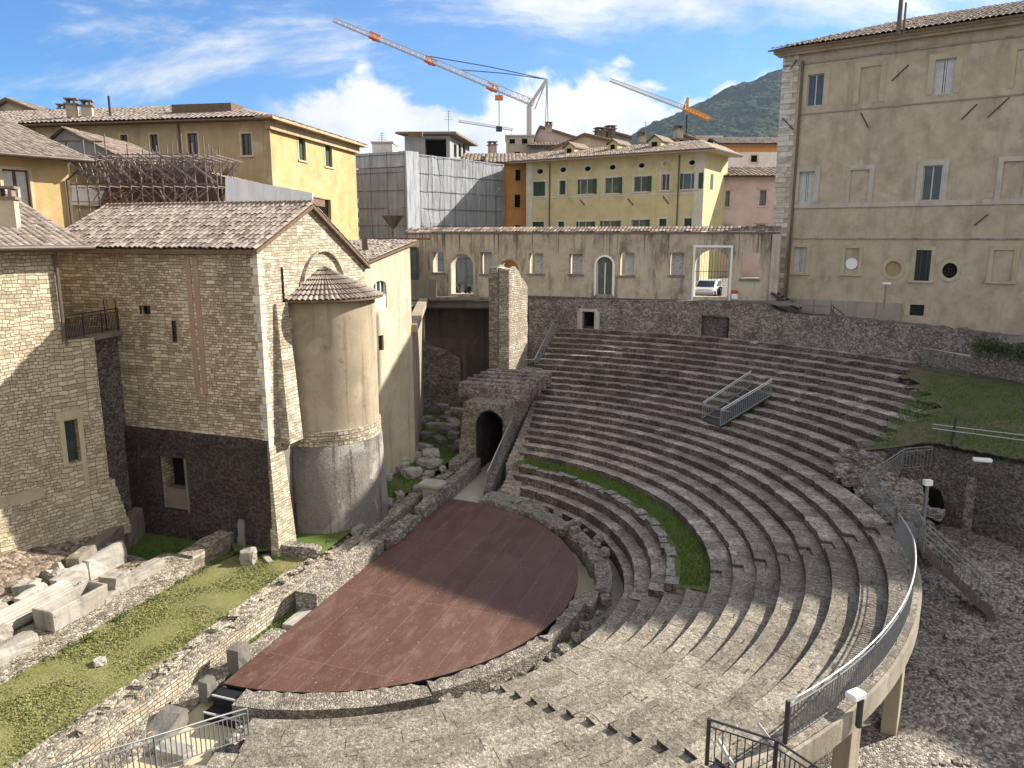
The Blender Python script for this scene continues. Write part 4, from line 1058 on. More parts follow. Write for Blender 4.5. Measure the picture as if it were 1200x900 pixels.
# parallel low wall with sarcophagus and fragments standing on it
mb = MB(); wallstrip(mb, [W(-6.75, -2.6), W(-6.75, -18)], -.3, lambda t: .58, 1.6, .1, inward=-1, rows=6, step=.4, seed=21, top_jit=.1, mt=1)
mb.solo('garden_wall', [M['rub_lt'], M['wall_top']], 'long low rubble wall carrying the sarcophagus and stone fragments', 'ruined wall')
mb = MB(); wallstrip(mb, [W(-6.7, .75), W(-6.75, -2.7)], -.3, lambda t: .8 - t * .1, .8, .05, inward=-1, rows=6, step=.4, seed=25, top_jit=.06, mt=1)
mb.solo('garden_wall', [M['brick'], M['wall_top']], 'end stretch of the low wall closing the shaded court in front of the church', 'ruined wall')
sar = thing('sarcophagus', 'open stone sarcophagus trough standing on the low wall', 'sarcophagus', tuple(W(-7.3, -8.1, .6)), rz=CHORD - R(90))
L_, W_, H_ = 2.35, .95, .75
mb = MB(); t_ = .13
o = [(-W_ / 2, -L_ / 2), (W_ / 2, -L_ / 2), (W_ / 2, L_ / 2), (-W_ / 2, L_ / 2)]; q = [(-W_ / 2 + t_, -L_ / 2 + t_), (W_ / 2 - t_, -L_ / 2 + t_), (W_ / 2 - t_, L_ / 2 - t_), (-W_ / 2 + t_, L_ / 2 - t_)]
vs = [(a * .95, b * .97, -.02) for a, b in o] + [(a, b, H_) for a, b in o] + [(a, b, H_) for a, b in q] + [(a, b, .2) for a, b in q]
fs = [(3, 2, 1, 0)] + [(i, (i + 1) % 4, 4 + (i + 1) % 4, 4 + i) for i in range(4)] + [(4 + i, 4 + (i + 1) % 4, 8 + (i + 1) % 4, 8 + i) for i in range(4)] + [(8 + i, 8 + (i + 1) % 4, 12 + (i + 1) % 4, 12 + i) for i in range(4)] + [(12, 13, 14, 15)]
loc_keep = sar.location.copy(); sar.location = (0, 0, 0); mb.add(vs, fs); mb.build('trough', M['block'], sar, bevel=.03)
mb = MB(); mb.bar((W_ / 2 + .01, -L_ / 2 + .1, .55), (W_ / 2 + .01, L_ / 2 - .1, .55), .02, .05); mb.build('moulding', M['block'], sar); sar.location = loc_keep

def stone(n, a, z, d, lab, mat='block', rz=0.0, jit=.1, seed=0, tilt=0.0, group=None, name='stone_block', cat='stone block', sub=2):
    mb = MB(); mb.rock(W(n, a, z), d, CHORD - R(90) + rz, jit * 1.5, seed, 4 if max(d) > 1 else 3, 0, tilt); return mb.solo(name, M[mat], lab, cat, group)
stone(-7.35, -4.9, .55, (.55, 2.2, .42), 'long thin stone beam lying at the far end of the low wall', 'block', .05, .07, 1, name='stone_beam', cat='stone beam')
stone(-7.4, -6.05, .55, (.75, .85, .72), 'squarish dark ended block between the sarcophagus and the long beam', 'block', .1, .1, 2)
stone(-7.15, -6.75, .52, (.5, .9, .32), 'low flat fragment touching the far end of the sarcophagus', 'block', .2, .12, 3)
stone(-7.7, -6.6, .52, (.4, .8, .3), 'narrow fragment leaning behind the sarcophagus end', 'block', .35, .12, 4)
stone(-7.0, -11.0, .5, (.6, 2.2, .5), 'long moulded cornice block at the left edge in front of the column', 'block', .03, .06, 5)
stone(-7.75, -10.4, .5, (.4, .5, .75), 'small upright stub behind the moulded cornice block', 'block', .0, .1, 6)
stone(-7.9, -11.4, .5, (.6, .6, .45), 'rounded drum piece beside the small upright stub', 'block', .0, .16, 7)
colm = thing('fluted_column', 'fallen fluted column shaft lying behind the sarcophagus', 'column', tuple(W(-8.5, -9.4, .55)))
mb = MB(); n_ = 24; a0, a1 = -11.6, -7.2; vs = []; fs = []
for i in range(9):
    a = a0 + (a1 - a0) * i / 8
    for k in range(n_ * 2):
        t = math.pi * k / n_; r = .42 * (1 if k % 2 else .91); vs.append(W(-8.55 + r * math.cos(t), a, .95 + r * math.sin(t)))
m_ = n_ * 2
for i in range(8):
    for k in range(m_): fs.append((i * m_ + k, i * m_ + (k + 1) % m_, (i + 1) * m_ + (k + 1) % m_, (i + 1) * m_ + k))
fs += [tuple(range(m_)), tuple(8 * m_ + k for k in range(m_ - 1, -1, -1))]
mb.add(vs, fs); mb.build('shaft', M['white_st'], colm)
for i, (a, L, h, lab) in enumerate([(-4.7, 1.9, .95, 'largest upright slab at the far end of the row behind the column'), (-6.4, 1.45, .8, 'second upright slab from the far end of the row of slabs'), (-8.0, 1.2, .75, 'third upright slab of the row with a dark gap beside it'), (-9.9, 1.9, .7, 'nearest long slab of the row at the left edge')]):
    stone(-9.35, a, .45, (.35, L, h), lab, 'white_st', .02 * i, .07, 20 + i, R(4), name='stone_slab', cat='stone slab')
for i, (n, a, d, lab) in enumerate([(-9.75, -4.6, (.6, .9, .4), 'irregular chunk on the bank behind the largest upright slab'), (-9.9, -5.6, (.4, .4, .7), 'small dark upright stub on the bank between two chunks'), (-9.9, -6.5, (.6, .75, .55), 'boxy chunk on the bank behind the second slab'), (-9.9, -7.7, (.65, .8, .5), 'brown wedge shaped chunk on the bank behind the third slab'), (-10.2, -3.9, (.5, .6, .35), 'flat chunk at the far end of the bank by the grey sloping wall')]):
    stone(n, a, .78, d, lab, 'block', i * .7, .2, 30 + i)
wall_thing('bank_wall', 'rubble course along the top of the bank behind the slabs', [W(-9.75, -3.4), W(-10.0, -18)], .3, .95, .5, M['rub_lt'], .12, -1, 33)
wall_thing('court_wall', 'grey sloping retaining wall on the left side of the sunken court', [SZ(92, 655, 1.5), SZ(135, 621, 1.42), SZ(192, 576, 1.15)], -.1, lambda t: 1.5 - t * .35, .5, M['ledge'], .05, 1, 35)
wall_thing('court_edge', 'low ragged stone edge on the near side of the shaded court', [W(-7.5, -3.3), W(-11.3, -3.3)], -.1, .5, .5, M['rub'], .12, 1, 37, cat='kerb')
wall_thing('court_kerb', 'low stone kerb on the far side of the shaded court', [W(-12.6, 2.2), W(-10.2, 1.6), W(-7.4, .9)], -.05, .22, .5, M['rub'], .1, 1, 36, cat='kerb')
stone(-6.25, -.05, -.1, (.32, .5, 1.5), 'upright pointed stone standing by the church corner', 'block_dk', .3, .13, 40, R(-4), name='standing_stone', cat='standing stone')
stone(-5.2, -1.1, -.1, (.6, .6, .62), 'pale block with a rounded top on the grass near the church corner', 'block', .4, .12, 41)
stone(-4.6, -.6, -.1, (.25, .7, .12), 'small flat stone lying on the grass beside the pale block', 'white_st', .9, .1, 42)
stone(-4.75, -9.4, -.1, (.35, .45, .18), 'single small white stone alone on the sunlit lawn', 'white_st', .9, .2, 43)
wall_thing('cross_wall', 'short rough wall crossing from the church corner to the long stage wall', [W(-4.55, .02), W(-2.5, .02)], -.3, .42, .5, M['rub'], .07, 1, 44)

# fallen stones on the lawn between the apse and the vault
big = [(462, 500, 1.2, 1.0, .8, 'block_dk', 'dark cubic block in shadow beside the foot of the apse'), (448, 468, 1.5, 1.0, .55, 'block_dk', 'wide dark slab at the back of the lawn by the sunlit pilaster')]
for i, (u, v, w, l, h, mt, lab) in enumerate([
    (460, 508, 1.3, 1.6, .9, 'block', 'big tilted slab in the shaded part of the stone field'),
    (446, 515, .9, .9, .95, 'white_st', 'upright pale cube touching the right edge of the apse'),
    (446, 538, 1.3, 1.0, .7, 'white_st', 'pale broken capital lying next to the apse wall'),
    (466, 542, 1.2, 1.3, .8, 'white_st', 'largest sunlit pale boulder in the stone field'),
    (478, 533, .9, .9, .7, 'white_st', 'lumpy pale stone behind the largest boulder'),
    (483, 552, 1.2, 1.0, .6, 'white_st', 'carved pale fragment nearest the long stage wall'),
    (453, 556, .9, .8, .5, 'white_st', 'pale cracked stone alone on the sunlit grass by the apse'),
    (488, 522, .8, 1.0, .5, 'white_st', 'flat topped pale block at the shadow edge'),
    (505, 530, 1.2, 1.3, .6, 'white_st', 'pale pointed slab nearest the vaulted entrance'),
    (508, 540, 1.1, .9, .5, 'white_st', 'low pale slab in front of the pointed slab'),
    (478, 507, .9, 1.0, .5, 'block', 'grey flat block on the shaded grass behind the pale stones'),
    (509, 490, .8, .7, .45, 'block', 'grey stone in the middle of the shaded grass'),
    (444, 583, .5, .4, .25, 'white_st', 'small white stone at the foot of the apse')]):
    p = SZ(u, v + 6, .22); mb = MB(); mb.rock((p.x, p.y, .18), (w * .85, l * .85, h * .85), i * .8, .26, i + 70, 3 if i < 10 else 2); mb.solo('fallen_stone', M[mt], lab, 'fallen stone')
k = 0
for row, (a, ns) in enumerate([(11.5, (-5.6, -4.6)), (13.4, (-7.0, -5.8, -3.6)), (15.8, (-8.2, -6.3, -5.0, -4.0)), (18.2, (-8.2, -7.0, -4.8, -2.9)), (20.8, (-8.6, -5.6, -3.0)), (23.2, (-8.8, -7.4, -6.0, -4.6)), (25.8, (-9.0, -7.6, -6.2, -4.8)), (12.5, (-7.3, -6.4)), (14.5, (-8.0, -6.8, -4.6)), (17, (-8.6, -7.4, -5.6, -3.4)), (19.5, (-9.0, -7.8, -6.2, -4.4)), (22, (-9.2, -8.0, -6.6, -5.2, -3.6)), (24.5, (-9.6, -8.2, -6.8, -5.4, -4.0)), (27, (-9.8, -8.4, -7.0, -5.6, -4.2)), (29.3, (-9.6, -8.0, -6.4, -4.8))]):
    for n in ns:
        k += 1; n += random.uniform(-.3, .3); d = random.uniform(.42, .85)
        p = W(n, a + random.uniform(-.6, .6), .2)
        mb = MB(); mb.rock(p, (d, d * random.uniform(1.0, 1.9), random.uniform(.28, .55)), CHORD + random.uniform(-.6, .4), .14, k * 3, 2, 0, random.uniform(-.15, .15))
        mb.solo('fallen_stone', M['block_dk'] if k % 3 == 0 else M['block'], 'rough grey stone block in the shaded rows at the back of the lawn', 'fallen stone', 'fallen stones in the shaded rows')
for i in range(10):
    n = random.uniform(-2.6, -1.8); a = 3 + i * 1.25
    stone(n, a, .15, (random.uniform(.3, .5), random.uniform(.5, .9), .3), 'rough stone along the back edge of the long stage wall', 'block', random.random(), .2, 90 + i, 0, 'stones along the stage wall', 'fallen_stone', 'fallen stone')

# weeds at the feet of the walls and in the gaps of the masonry
mb = MB()
def weed(p, s, k):
    for _ in range(k):
        q = Vector(p) + Vector((random.gauss(0, s), random.gauss(0, s), abs(random.gauss(0, s * .45)))); a = Vector((random.gauss(0, 1), random.gauss(0, 1), random.uniform(0, 1.2))).normalized() * random.uniform(.05, .11); b = Vector((random.gauss(0, 1), random.gauss(0, 1), random.uniform(-.3, .6))).normalized() * random.uniform(.025, .05)
        mb.add([q, q + a * .5 + b, q + a, q + a * .5 - b], [(0, 1, 2, 3)])
for i in range(70): weed(W(-6.62 + random.uniform(-.05, .25), random.uniform(-16, .3), -.05), random.uniform(.06, .16), 14)
for i in range(60): weed(W(random.uniform(-3.0, -2.0), random.uniform(-15, 12), .03), random.uniform(.05, .14), 12)
for i in range(40): weed(W(random.uniform(-1.35, -.2), random.uniform(-6.5, 12), -.5), random.uniform(.08, .2), 16)
for i in range(40): weed(W(random.uniform(-11, -7.6), random.uniform(-12, -3.5), .62), random.uniform(.08, .18), 14)
for i in range(30): weed(WP(random.uniform(10.1, 10.7), random.uniform(-40, 78), -.5), random.uniform(.06, .16), 12)
for i in range(46): p = EDGE[0].lerp(EDGE[3], random.random()); weed((p.x + random.uniform(-.2, .4), p.y + random.uniform(0, .5), p.z - .05), random.uniform(.1, .25), 18)
for i in range(40):
    x, y = random.uniform(14, 22), random.uniform(13, 27); weed((x, y, scree_z(x, y)), random.uniform(.1, .3), 22)
for i in range(30): weed(W(random.uniform(-3, -9), random.uniform(4, 28), .3), random.uniform(.1, .25), 16)
tag(mb.build('weeds', M['leaf'], None, fix=False), 'small green weeds at the feet of the ruined walls', 'weeds', kind='stuff')
# ================================================================ building kit
class Fac:
    """upright wall face: p = plan origin, d = plan direction, o = outward normal"""
    def __init__(s, p, d, z0=0.0):
        l = math.hypot(*d[:2]); s.p = Vector((p[0], p[1], 0)); s.d = Vector((d[0] / l, d[1] / l, 0))
        o = Vector((-s.d.y, s.d.x, 0)); s.o = o if o.dot(-s.p) > 0 else -o
        s.h = []
    def P(s, a, z, off=0.0): q = s.p + s.d * a + s.o * off; return Vector((q.x, q.y, z))
    def at(s, u, v): return SL(u, v, s.p, s.d)
    def px(s, u0, v0, u1, v1, kind='rect', depth=.22):
        um, vm = (u0 + u1) / 2, (v0 + v1) / 2
        a, b = sorted((s.at(u0, vm)[0], s.at(u1, vm)[0])); zt, zb = s.at(um, v0)[1], s.at(um, v1)[1]
        return s.hole(a, b, zb, zt, kind, depth)
    def hole(s, a, b, z0, z1, kind='rect', depth=.22, rise=None):
        h = dict(a=a, b=b, z0=z0, z1=z1, k=kind, d=depth, rise=rise if rise is not None else (b - a) / 2); s.h.append(h); return h
    def outline(s, h, n=14, grow=0.0):
        a, b, z0, z1 = h['a'] - grow, h['b'] + grow, h['z0'] - grow, h['z1'] + grow
        if h['k'] == 'rect': return [(a, z0), (b, z0), (b, z1), (a, z1)]
        c = (a + b) / 2; w = (b - a) / 2
        if h['k'] == 'arch':
            r = min(h['rise'] + grow, z1 - z0); zs = z1 - r
            return [(a, z0), (b, z0)] + [(c + w * math.cos(math.pi * i / n), zs + r * math.sin(math.pi * i / n)) for i in range(n + 1)]
        zc = (z0 + z1) / 2; r = (z1 - z0) / 2
        return [(c + w * math.cos(2 * math.pi * i / (2 * n)), zc + r * math.sin(2 * math.pi * i / (2 * n))) for i in range(2 * n)]
    def face(s, mb, a0, a1, z0, z1, off=0.0, mi=0, holes=None, rev=True, top=None):
        hs = [h for h in (s.h if holes is None else holes) if h['a'] > a0 - .01 and h['b'] < a1 + .01]
        xs = sorted({a0, a1} | {h['a'] for h in hs} | {h['b'] for h in hs}); zs = sorted({z0, z1} | {h['z0'] for h in hs} | {h['z1'] for h in hs})
        xs = [x for x in xs if a0 <= x <= a1]; zs = [z for z in zs if z0 <= z <= z1]
        for i in range(len(xs) - 1):
            for j in range(len(zs) - 1):
                x, z = (xs[i] + xs[i + 1]) / 2, (zs[j] + zs[j + 1]) / 2
                if any(h['a'] < x < h['b'] and h['z0'] < z < h['z1'] for h in hs): continue
                mb.quad(s.P(xs[i], zs[j], off), s.P(xs[i + 1], zs[j], off), s.P(xs[i + 1], zs[j + 1], off), s.P(xs[i], zs[j + 1], off), mi)
        for h in hs:
            o = s.outline(h); n = len(o); c = (h['a'] + h['b']) / 2; zc = (h['z0'] + h['z1']) / 2
            if h['k'] != 'rect':
                for i in range(n):
                    p, q = o[i], o[(i + 1) % n]
                    if h['k'] == 'arch' and (i < 1 or i == n - 1): continue
                    if abs(p[0] - q[0]) < 1e-5: continue
                    e = h['z1'] if (p[1] + q[1]) / 2 >= (zc if h['k'] == 'round' else h['z0']) else h['z0']
                    mb.quad(s.P(p[0], p[1], off), s.P(q[0], q[1], off), s.P(q[0], e, off), s.P(p[0], e, off), mi)
            if rev:
                for i in range(n):
                    p, q = o[i], o[(i + 1) % n]; mb.quad(s.P(*p, off), s.P(*q, off), s.P(*q, off - h['d']), s.P(*p, off - h['d']), mi)
        return mb
    def fill(s, mb, h, off, mi=0, grow=.0):
        o = s.outline(h, grow=grow); mb.add([s.P(p[0], p[1], off) for p in o], [tuple(range(len(o)))], mi); return mb
    def slab(s, mb, a0, a1, z0, z1, o0, o1, mi=0):
        return mb.hexa([s.P(a0, z0, o0), s.P(a1, z0, o0), s.P(a1, z0, o1), s.P(a0, z0, o1), s.P(a0, z1, o0), s.P(a1, z1, o0), s.P(a1, z1, o1), s.P(a0, z1, o1)], mi)
    def surround(s, mb, h, w=.2, proud=.05, sill=True, mi=0, hood=0.0):
        if h['k'] == 'rect':
            s.slab(mb, h['a'] - w, h['a'] + .004, h['z0'], h['z1'], -.05, proud, mi); s.slab(mb, h['b'] - .004, h['b'] + w, h['z0'], h['z1'], -.05, proud, mi)
            s.slab(mb, h['a'] - w, h['b'] + w, h['z1'], h['z1'] + w, -.05, proud + .003, mi)
            if sill: s.slab(mb, h['a'] - w - .06, h['b'] + w + .06, h['z0'] - .14, h['z0'], -.05, proud + .08, mi)
            if hood: s.slab(mb, h['a'] - w - .15, h['b'] + w + .15, h['z1'] + w, h['z1'] + w + hood, -.05, proud + .16, mi)
        else:
            o, q = s.outline(h), s.outline(h, grow=w); n = len(o)
            for i in range(n):
                j = (i + 1) % n
                if h['k'] == 'arch' and i == 0: continue
                mb.hexa([s.P(*o[i], -.05), s.P(*o[j], -.05), s.P(*q[j], -.05), s.P(*q[i], -.05), s.P(*o[i], proud), s.P(*o[j], proud), s.P(*q[j], proud), s.P(*q[i], proud)], mi)
        return mb
    def window(s, root, h, style='glass', fm='frame', gm='glass', mull=1, open_=0):
        d = h['d']; w = .06; a, b, z0, z1 = h['a'], h['b'], h['z0'], h['z1']
        if style in ('void', 'blind', 'louvre', 'louvre_g', 'wood', 'shutter_d', 'view', 'sheet'):
            mb = MB(); s.fill(mb, h, -d + .002); m = M['void'] if style == 'void' else style if not isinstance(style, str) else M.get(style, M['void'])
            if style == 'blind': m = fm if not isinstance(fm, str) else M[fm]
            o = mb.build('window', m, root, fix=False)
            if style in ('louvre', 'louvre_g', 'shutter_d'):
                mb = MB(); c = (a + b) / 2; s.slab(mb, c - .02, c + .02, z0, z1, -d, -d + .04); s.slab(mb, a, a + .05, z0, z1, -d, -d + .03); s.slab(mb, b - .05, b, z0, z1, -d, -d + .03); mb.build('frame', M['shutter_d'], o)
            return o
        mb = MB(); s.slab(mb, a, a + w, z0, z1, -d, -d + .07); s.slab(mb, b - w, b, z0, z1, -d, -d + .07); s.slab(mb, a + w, b - w, z0, z0 + w, -d, -d + .07); s.slab(mb, a + w, b - w, z1 - w, z1, -d, -d + .07)
        for i in range(mull):
            c = a + (b - a) * (i + 1) / (mull + 1); s.slab(mb, c - w * .6, c + w * .6, z0 + w, z1 - w, -d, -d + .072)
        o = mb.build('window', M[fm], root)
        mb = MB(); s.fill(mb, h, -d + .015); mb.build('pane', M[gm], o, fix=False)
        if style == 'grille':
            mb = MB(); nx = max(3, int((b - a) / .17)); nzn = max(3, int((z1 - z0) / .2))
            for i in range(1, nx): q = a + (b - a) * i / nx; mb.bar(s.P(q, z0, -.06), s.P(q, z1, -.06), .03)
            for i in range(1, nzn): q = z0 + (z1 - z0) * i / nzn; mb.bar(s.P(a, q, -.06), s.P(b, q, -.06), .03)
            mb.build('grille', M['darkmetal'], o)
        if style == 'curtain':
            mb = MB(); s.slab(mb, a + w, a + (b - a) * .42, z0 + w, z1 - w, -d + .016, -d + .03); s.slab(mb, a + (b - a) * .56, b - w, z0 + w, z1 - w, -d + .016, -d + .03); mb.build('curtain', M['curtain'], o)
        if style == 'open':                 # a shutter leaf folded back on the wall
            ww = (b - a) * .5
            if open_ >= 0: mb = MB(); s.slab(mb, b, b + ww * .55, z0, z1, .02, .07); mb.build('shutter', M['louvre'], o)
            if open_ <= 0: mb = MB(); s.slab(mb, a - ww * .3, a, z0, z1, .02, .07); mb.build('shutter', M['louvre'], o)
        return o

def sur(root, fac, h, mat, *a):
    mb = MB(); fac.surround(mb, h, *a); return mb.build('window_surround', M[mat], root)

def tile_roof(mb, p0, eu, ev, w, l, pitch=.24, course=.42, amp=.055, rng=None, k=6, mi=0):
    """barrel tile roof: p0 eave corner, eu along the eave, ev up the slope"""
    p0 = Vector(p0); eu = Vector(eu).normalized(); ev = Vector(ev).normalized(); up = eu.cross(ev)
    if up.z < 0: up = -up
    nr = max(1, int(round(l / course))); cr = l / nr
    for r in range(nr):
        xa, xb = (0, w) if rng is None else rng((r + .5) / nr)
        nc = max(1, int(round((xb - xa) / pitch))); pc = (xb - xa) / nc
        vs = []; uv = []
        n = nc * k + 1
        jj = [random.uniform(-.02, .02) for _ in range(nc + 1)]; js = [random.uniform(-.05, .05) for _ in range(nc + 1)]
        for e in (0, 1):
            for i in range(n):
                c = i // k; x = xa + pc * i / k; ph = (i % k) / k
                h = amp * abs(math.sin(math.pi * ph)) ** .7 * (1.0 if True else 0)
                h += jj[min(c, nc)] * math.sin(math.pi * ph)
                sl = (r + e) * cr + (js[min(c, nc)] if e == 0 else .06) + (-.03 if e == 0 and ph not in (0,) else 0)
                lift = (.035 if e == 0 else 0.0)
                vs.append(p0 + eu * x + ev * sl + up * (h + lift))
        fs = []; us = []
        for i in range(n - 1):
            fs.append((i, i + 1, n + i + 1, n + i)); us.append((i // k + .5 + 131 * (int(p0.x * 10) % 7), r + .5))
        # closed front edge of the course
        b0 = len(vs)
        for i in range(n): vs.append(vs[i] - up * .035)
        for i in range(n - 1): fs.append((b0 + i, b0 + i + 1, i + 1, i)); us.append((i // k + .5, r + 40.5))
        mb.add(vs, fs, mi, [tuple((u,) * 4) for u in us])
    return mb

def slope(fac, a0, a1, z, over, run, ang, name='roof', root=None, mat='tile', pitch=.26, course=.45, board=.12, rng=None, amp=.055):
    """tiled slope rising away from a wall face, with its eave board and gutter"""
    p0 = fac.P(a0, z, over); eu = fac.d; ev = -fac.o * math.cos(R(ang)) + Vector((0, 0, math.sin(R(ang))))
    l = (run + over) / math.cos(R(ang)); mb = MB(); tile_roof(mb, p0 + Vector((0, 0, .06)), eu, ev, a1 - a0, l, pitch, course, amp, rng)
    o = mb.build(name, M[mat], root, fix=False)
    mb = MB(); q0, q1 = p0, p0 + eu * (a1 - a0)
    if rng is None:
        r0, r1 = q0 + ev * l, q1 + ev * l
    else:
        x0, x1 = rng(1.0); r0, r1 = p0 + eu * x0 + ev * l, p0 + eu * x1 + ev * l
    dn = Vector((0, 0, -board)); mb.hexa([q0 + dn, q1 + dn, r1 + dn, r0 + dn, q0, q1, r1, r0]); mb.build('eave_boards', M['wood'], o)
    return o
def chimney(root, p, w=.6, h=1.3, mat='beige', cap=True):
    mb = MB(); mb.box(p, (w, w, h), .3); o = mb.build('chimney', M[mat], root)
    if cap:
        mb = MB(); mb.box((p[0], p[1], p[2] + h), (w * 1.3, w * 1.3, .12), .3)
        for i in (-1, 1): mb.box((p[0] + i * w * .35, p[1], p[2] + h + .12), (w * .22, w * .9, .3), .3)
        mb.box((p[0], p[1], p[2] + h + .42), (w * 1.25, w * 1.25, .1), .3); mb.build('chimney_cap', M['tile_dark'], o)
    return o
def shell(fac, root, mat, a0, a1, z0, z1, depth, name='wall', holes=None):
    """walls of a block: front face with openings, sides, back, top"""
    mb = MB(); fac.face(mb, a0, a1, z0, z1, 0, 0, holes)
    A, B = fac.P, -depth
    mb.quad(A(a0, z0), A(a0, z1), A(a0, z1, B), A(a0, z0, B)); mb.quad(A(a1, z0), A(a1, z0, B), A(a1, z1, B), A(a1, z1)); mb.quad(A(a0, z0, B), A(a1, z0, B), A(a1, z1, B), A(a0, z1, B)); mb.quad(A(a0, z1, -.3), A(a1, z1, -.3), A(a1, z1, B), A(a0, z1, B))
    return mb.build(name, M[mat] if isinstance(mat, str) else mat, root, fix=False)
def drainpipe(fac, root, a, z0, z1, r=.07, mat='pipe', off=.1, kick=0.0):
    mb = MB(); mb.tube([fac.P(a, z0, off), fac.P(a, z1, off), fac.P(a + kick, z1 + .5, off + .5)] if kick is not None else [fac.P(a, z0, off), fac.P(a, z1, off)], r, 7); return mb.build('downpipe', M[mat], root)

# ================================================================ church
ch = (-10.63, 31.9); fc = Fac(ch, (-.945, .33)); fg = Fac(ch, (.33, .945))
church = thing('stone_church', 'stone church with a tiled roof and a round apse beside the ruins', 'church', (*ch, 0))
niche = fc.px(191, 535, 221, 597, 'rect', .9)
slit = fc.px(205, 376, 207, 400, 'rect', .3); bdoor = fc.px(126, 351, 139, 388, 'rect', .06); put = fc.px(167, 358, 176, 368, 'rect', .12)
mb = MB(); fc.face(mb, 0, 12.0, 4.98, 13.5); mb.build('front_wall', M['church'], church, fix=False)
mb = MB(); fc.face(mb, 0, 8.9, -.3, 5.0, .16); mb.quad(fc.P(0, 5.0, .16), fc.P(8.9, 5.0, .16), fc.P(8.9, 5.22, 0.0), fc.P(0, 5.22, 0.0)); mb.build('plinth', M['plinth'], church, fix=False)
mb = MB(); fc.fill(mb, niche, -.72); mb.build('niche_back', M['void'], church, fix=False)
mb = MB(); fc.slab(mb, niche['a'], niche['b'], niche['z0'], niche['z0'] + 1.0, -.6, -.1); fc.slab(mb, niche['a'] - .12, niche['a'], niche['z0'], niche['z1'], .1, .2); mb.build('niche_blocking', M['brownwall'], church)
mb = MB(); fc.fill(mb, slit, -.28); fc.fill(mb, put, -.1); mb.build('wall_slit', M['void'], church, fix=False)
mb = MB(); fc.fill(mb, bdoor, -.055); mb.build('blocked_door', M['ochre_old'], church, fix=False)
for u0, u1, u2, u3 in ((220, 226, 223.5, 231), (229.5, 235, 231, 240)):
    mb = MB(); q = [fc.at(u0 + 1, 299), fc.at(u1, 299), fc.at(u3, 461), fc.at(u2 + 1, 461)]
    a0, a1 = (q[0][0] + q[3][0]) / 2, (q[1][0] + q[2][0]) / 2
    fc.slab(mb, min(a0, a1), max(a0, a1), q[3][1], q[0][1], -.05, .02); mb.build('painted_strip', M['pinkpaint'], church)
pk, ge, ze = 3.95, 8.65, 13.5
mb = MB(); fg.face(mb, 0, ge, 4.5, 12.6)                     # gable wall
mb.add([fg.P(0, 12.6), fg.P(ge, 12.6), fg.P(pk, 15.35), fg.P(0, ze)], [(0, 1, 2, 3)])
mb.quad(fg.P(ge, 0), fg.P(ge, 12.6), fg.P(ge, 12.6, -12), fg.P(ge, 0, -12)); mb.build('gable_wall', M['gable'], church, fix=False)
mb = MB(); fg.face(mb, 0, ge, -.3, 4.5, .0); mb.build('gable_plinth', M['apselow'], church, fix=False)
mb = MB()
for i in range(22):                                         # corner quoins
    z = 4.9 + i * .39; w = .42 if i % 2 else .3; w2 = .22 if i % 2 else .34
    mb.hexa([fg.P(-.02, z, .02), fg.P(w, z, .02), fg.P(w, z, -.1), fg.P(-.02, z, -w2)] + [fg.P(-.02, z + .37, .02), fg.P(w, z + .37, .02), fg.P(w, z + .37, -.1), fg.P(-.02, z + .37, -w2)])
mb.build('quoins', M['quoin'], church)
mb = MB(); mb.hexa([fg.P(-.2, -.3, .35), fg.P(1.15, -.3, .35), fg.P(1.15, -.3, -.1), fg.P(-.2, -.3, -.1), fg.P(-.06, 4.9, .06), fg.P(.9, 4.9, .06), fg.P(.9, 4.9, -.1), fg.P(-.06, 4.9, -.1)]); mb.build('corner_buttress', M['gable'], church)
mb = MB(); mb.hexa([fg.P(.75, 4.9, .55), fg.P(1.75, 4.9, .55), fg.P(1.75, 4.9, -.1), fg.P(.75, 4.9, -.1), fg.P(.95, 11.1, .12), fg.P(1.75, 11.1, .12), fg.P(1.75, 11.1, -.1), fg.P(.95, 11.1, -.1)]); mb.build('side_buttress', M['gable'], church)
# roof
rr = []
def church_roof(z_e, a_e, a_p, z_p, over, first):
    mb = MB(); v = fg.P(a_p, z_p) - fg.P(a_e, z_e); l = v.length; ev = v / l; off = fg.o * .25
    mb2 = MB(); L = 12.4
    tile_roof(mb, fg.P(a_e, z_e) - ev * over + off + Vector((0, 0, .1)), -fg.o, ev, L, l + over, .27, .42, .09)
    o = mb.build('roof', M['tile'], church, fix=False)
    q0 = fg.P(a_e, z_e) - ev * over + off; q1 = q0 - fg.o * L; t = ev * (l + over); dn = Vector((0, 0, -.12)); up = Vector((0, 0, .05))
    mb2.hexa([q0 + dn, q1 + dn, q1 + t + dn, q0 + t + dn, q0 + up, q1 + up, q1 + t + up, q0 + t + up]); mb2.build('eave_boards', M['wood'], o)
church_roof(ze, 0, pk, 15.35, .35, True); church_roof(12.55, ge, pk, 15.35, .3, False)
mb = MB()
for i in range(46): a = -i * .27 + .2; mb.tube([fg.P(pk, 15.5, a), fg.P(pk, 15.47, a - .3)], [.13, .11], 8)
mb.build('ridge_tiles', M['tile_dark'], church)
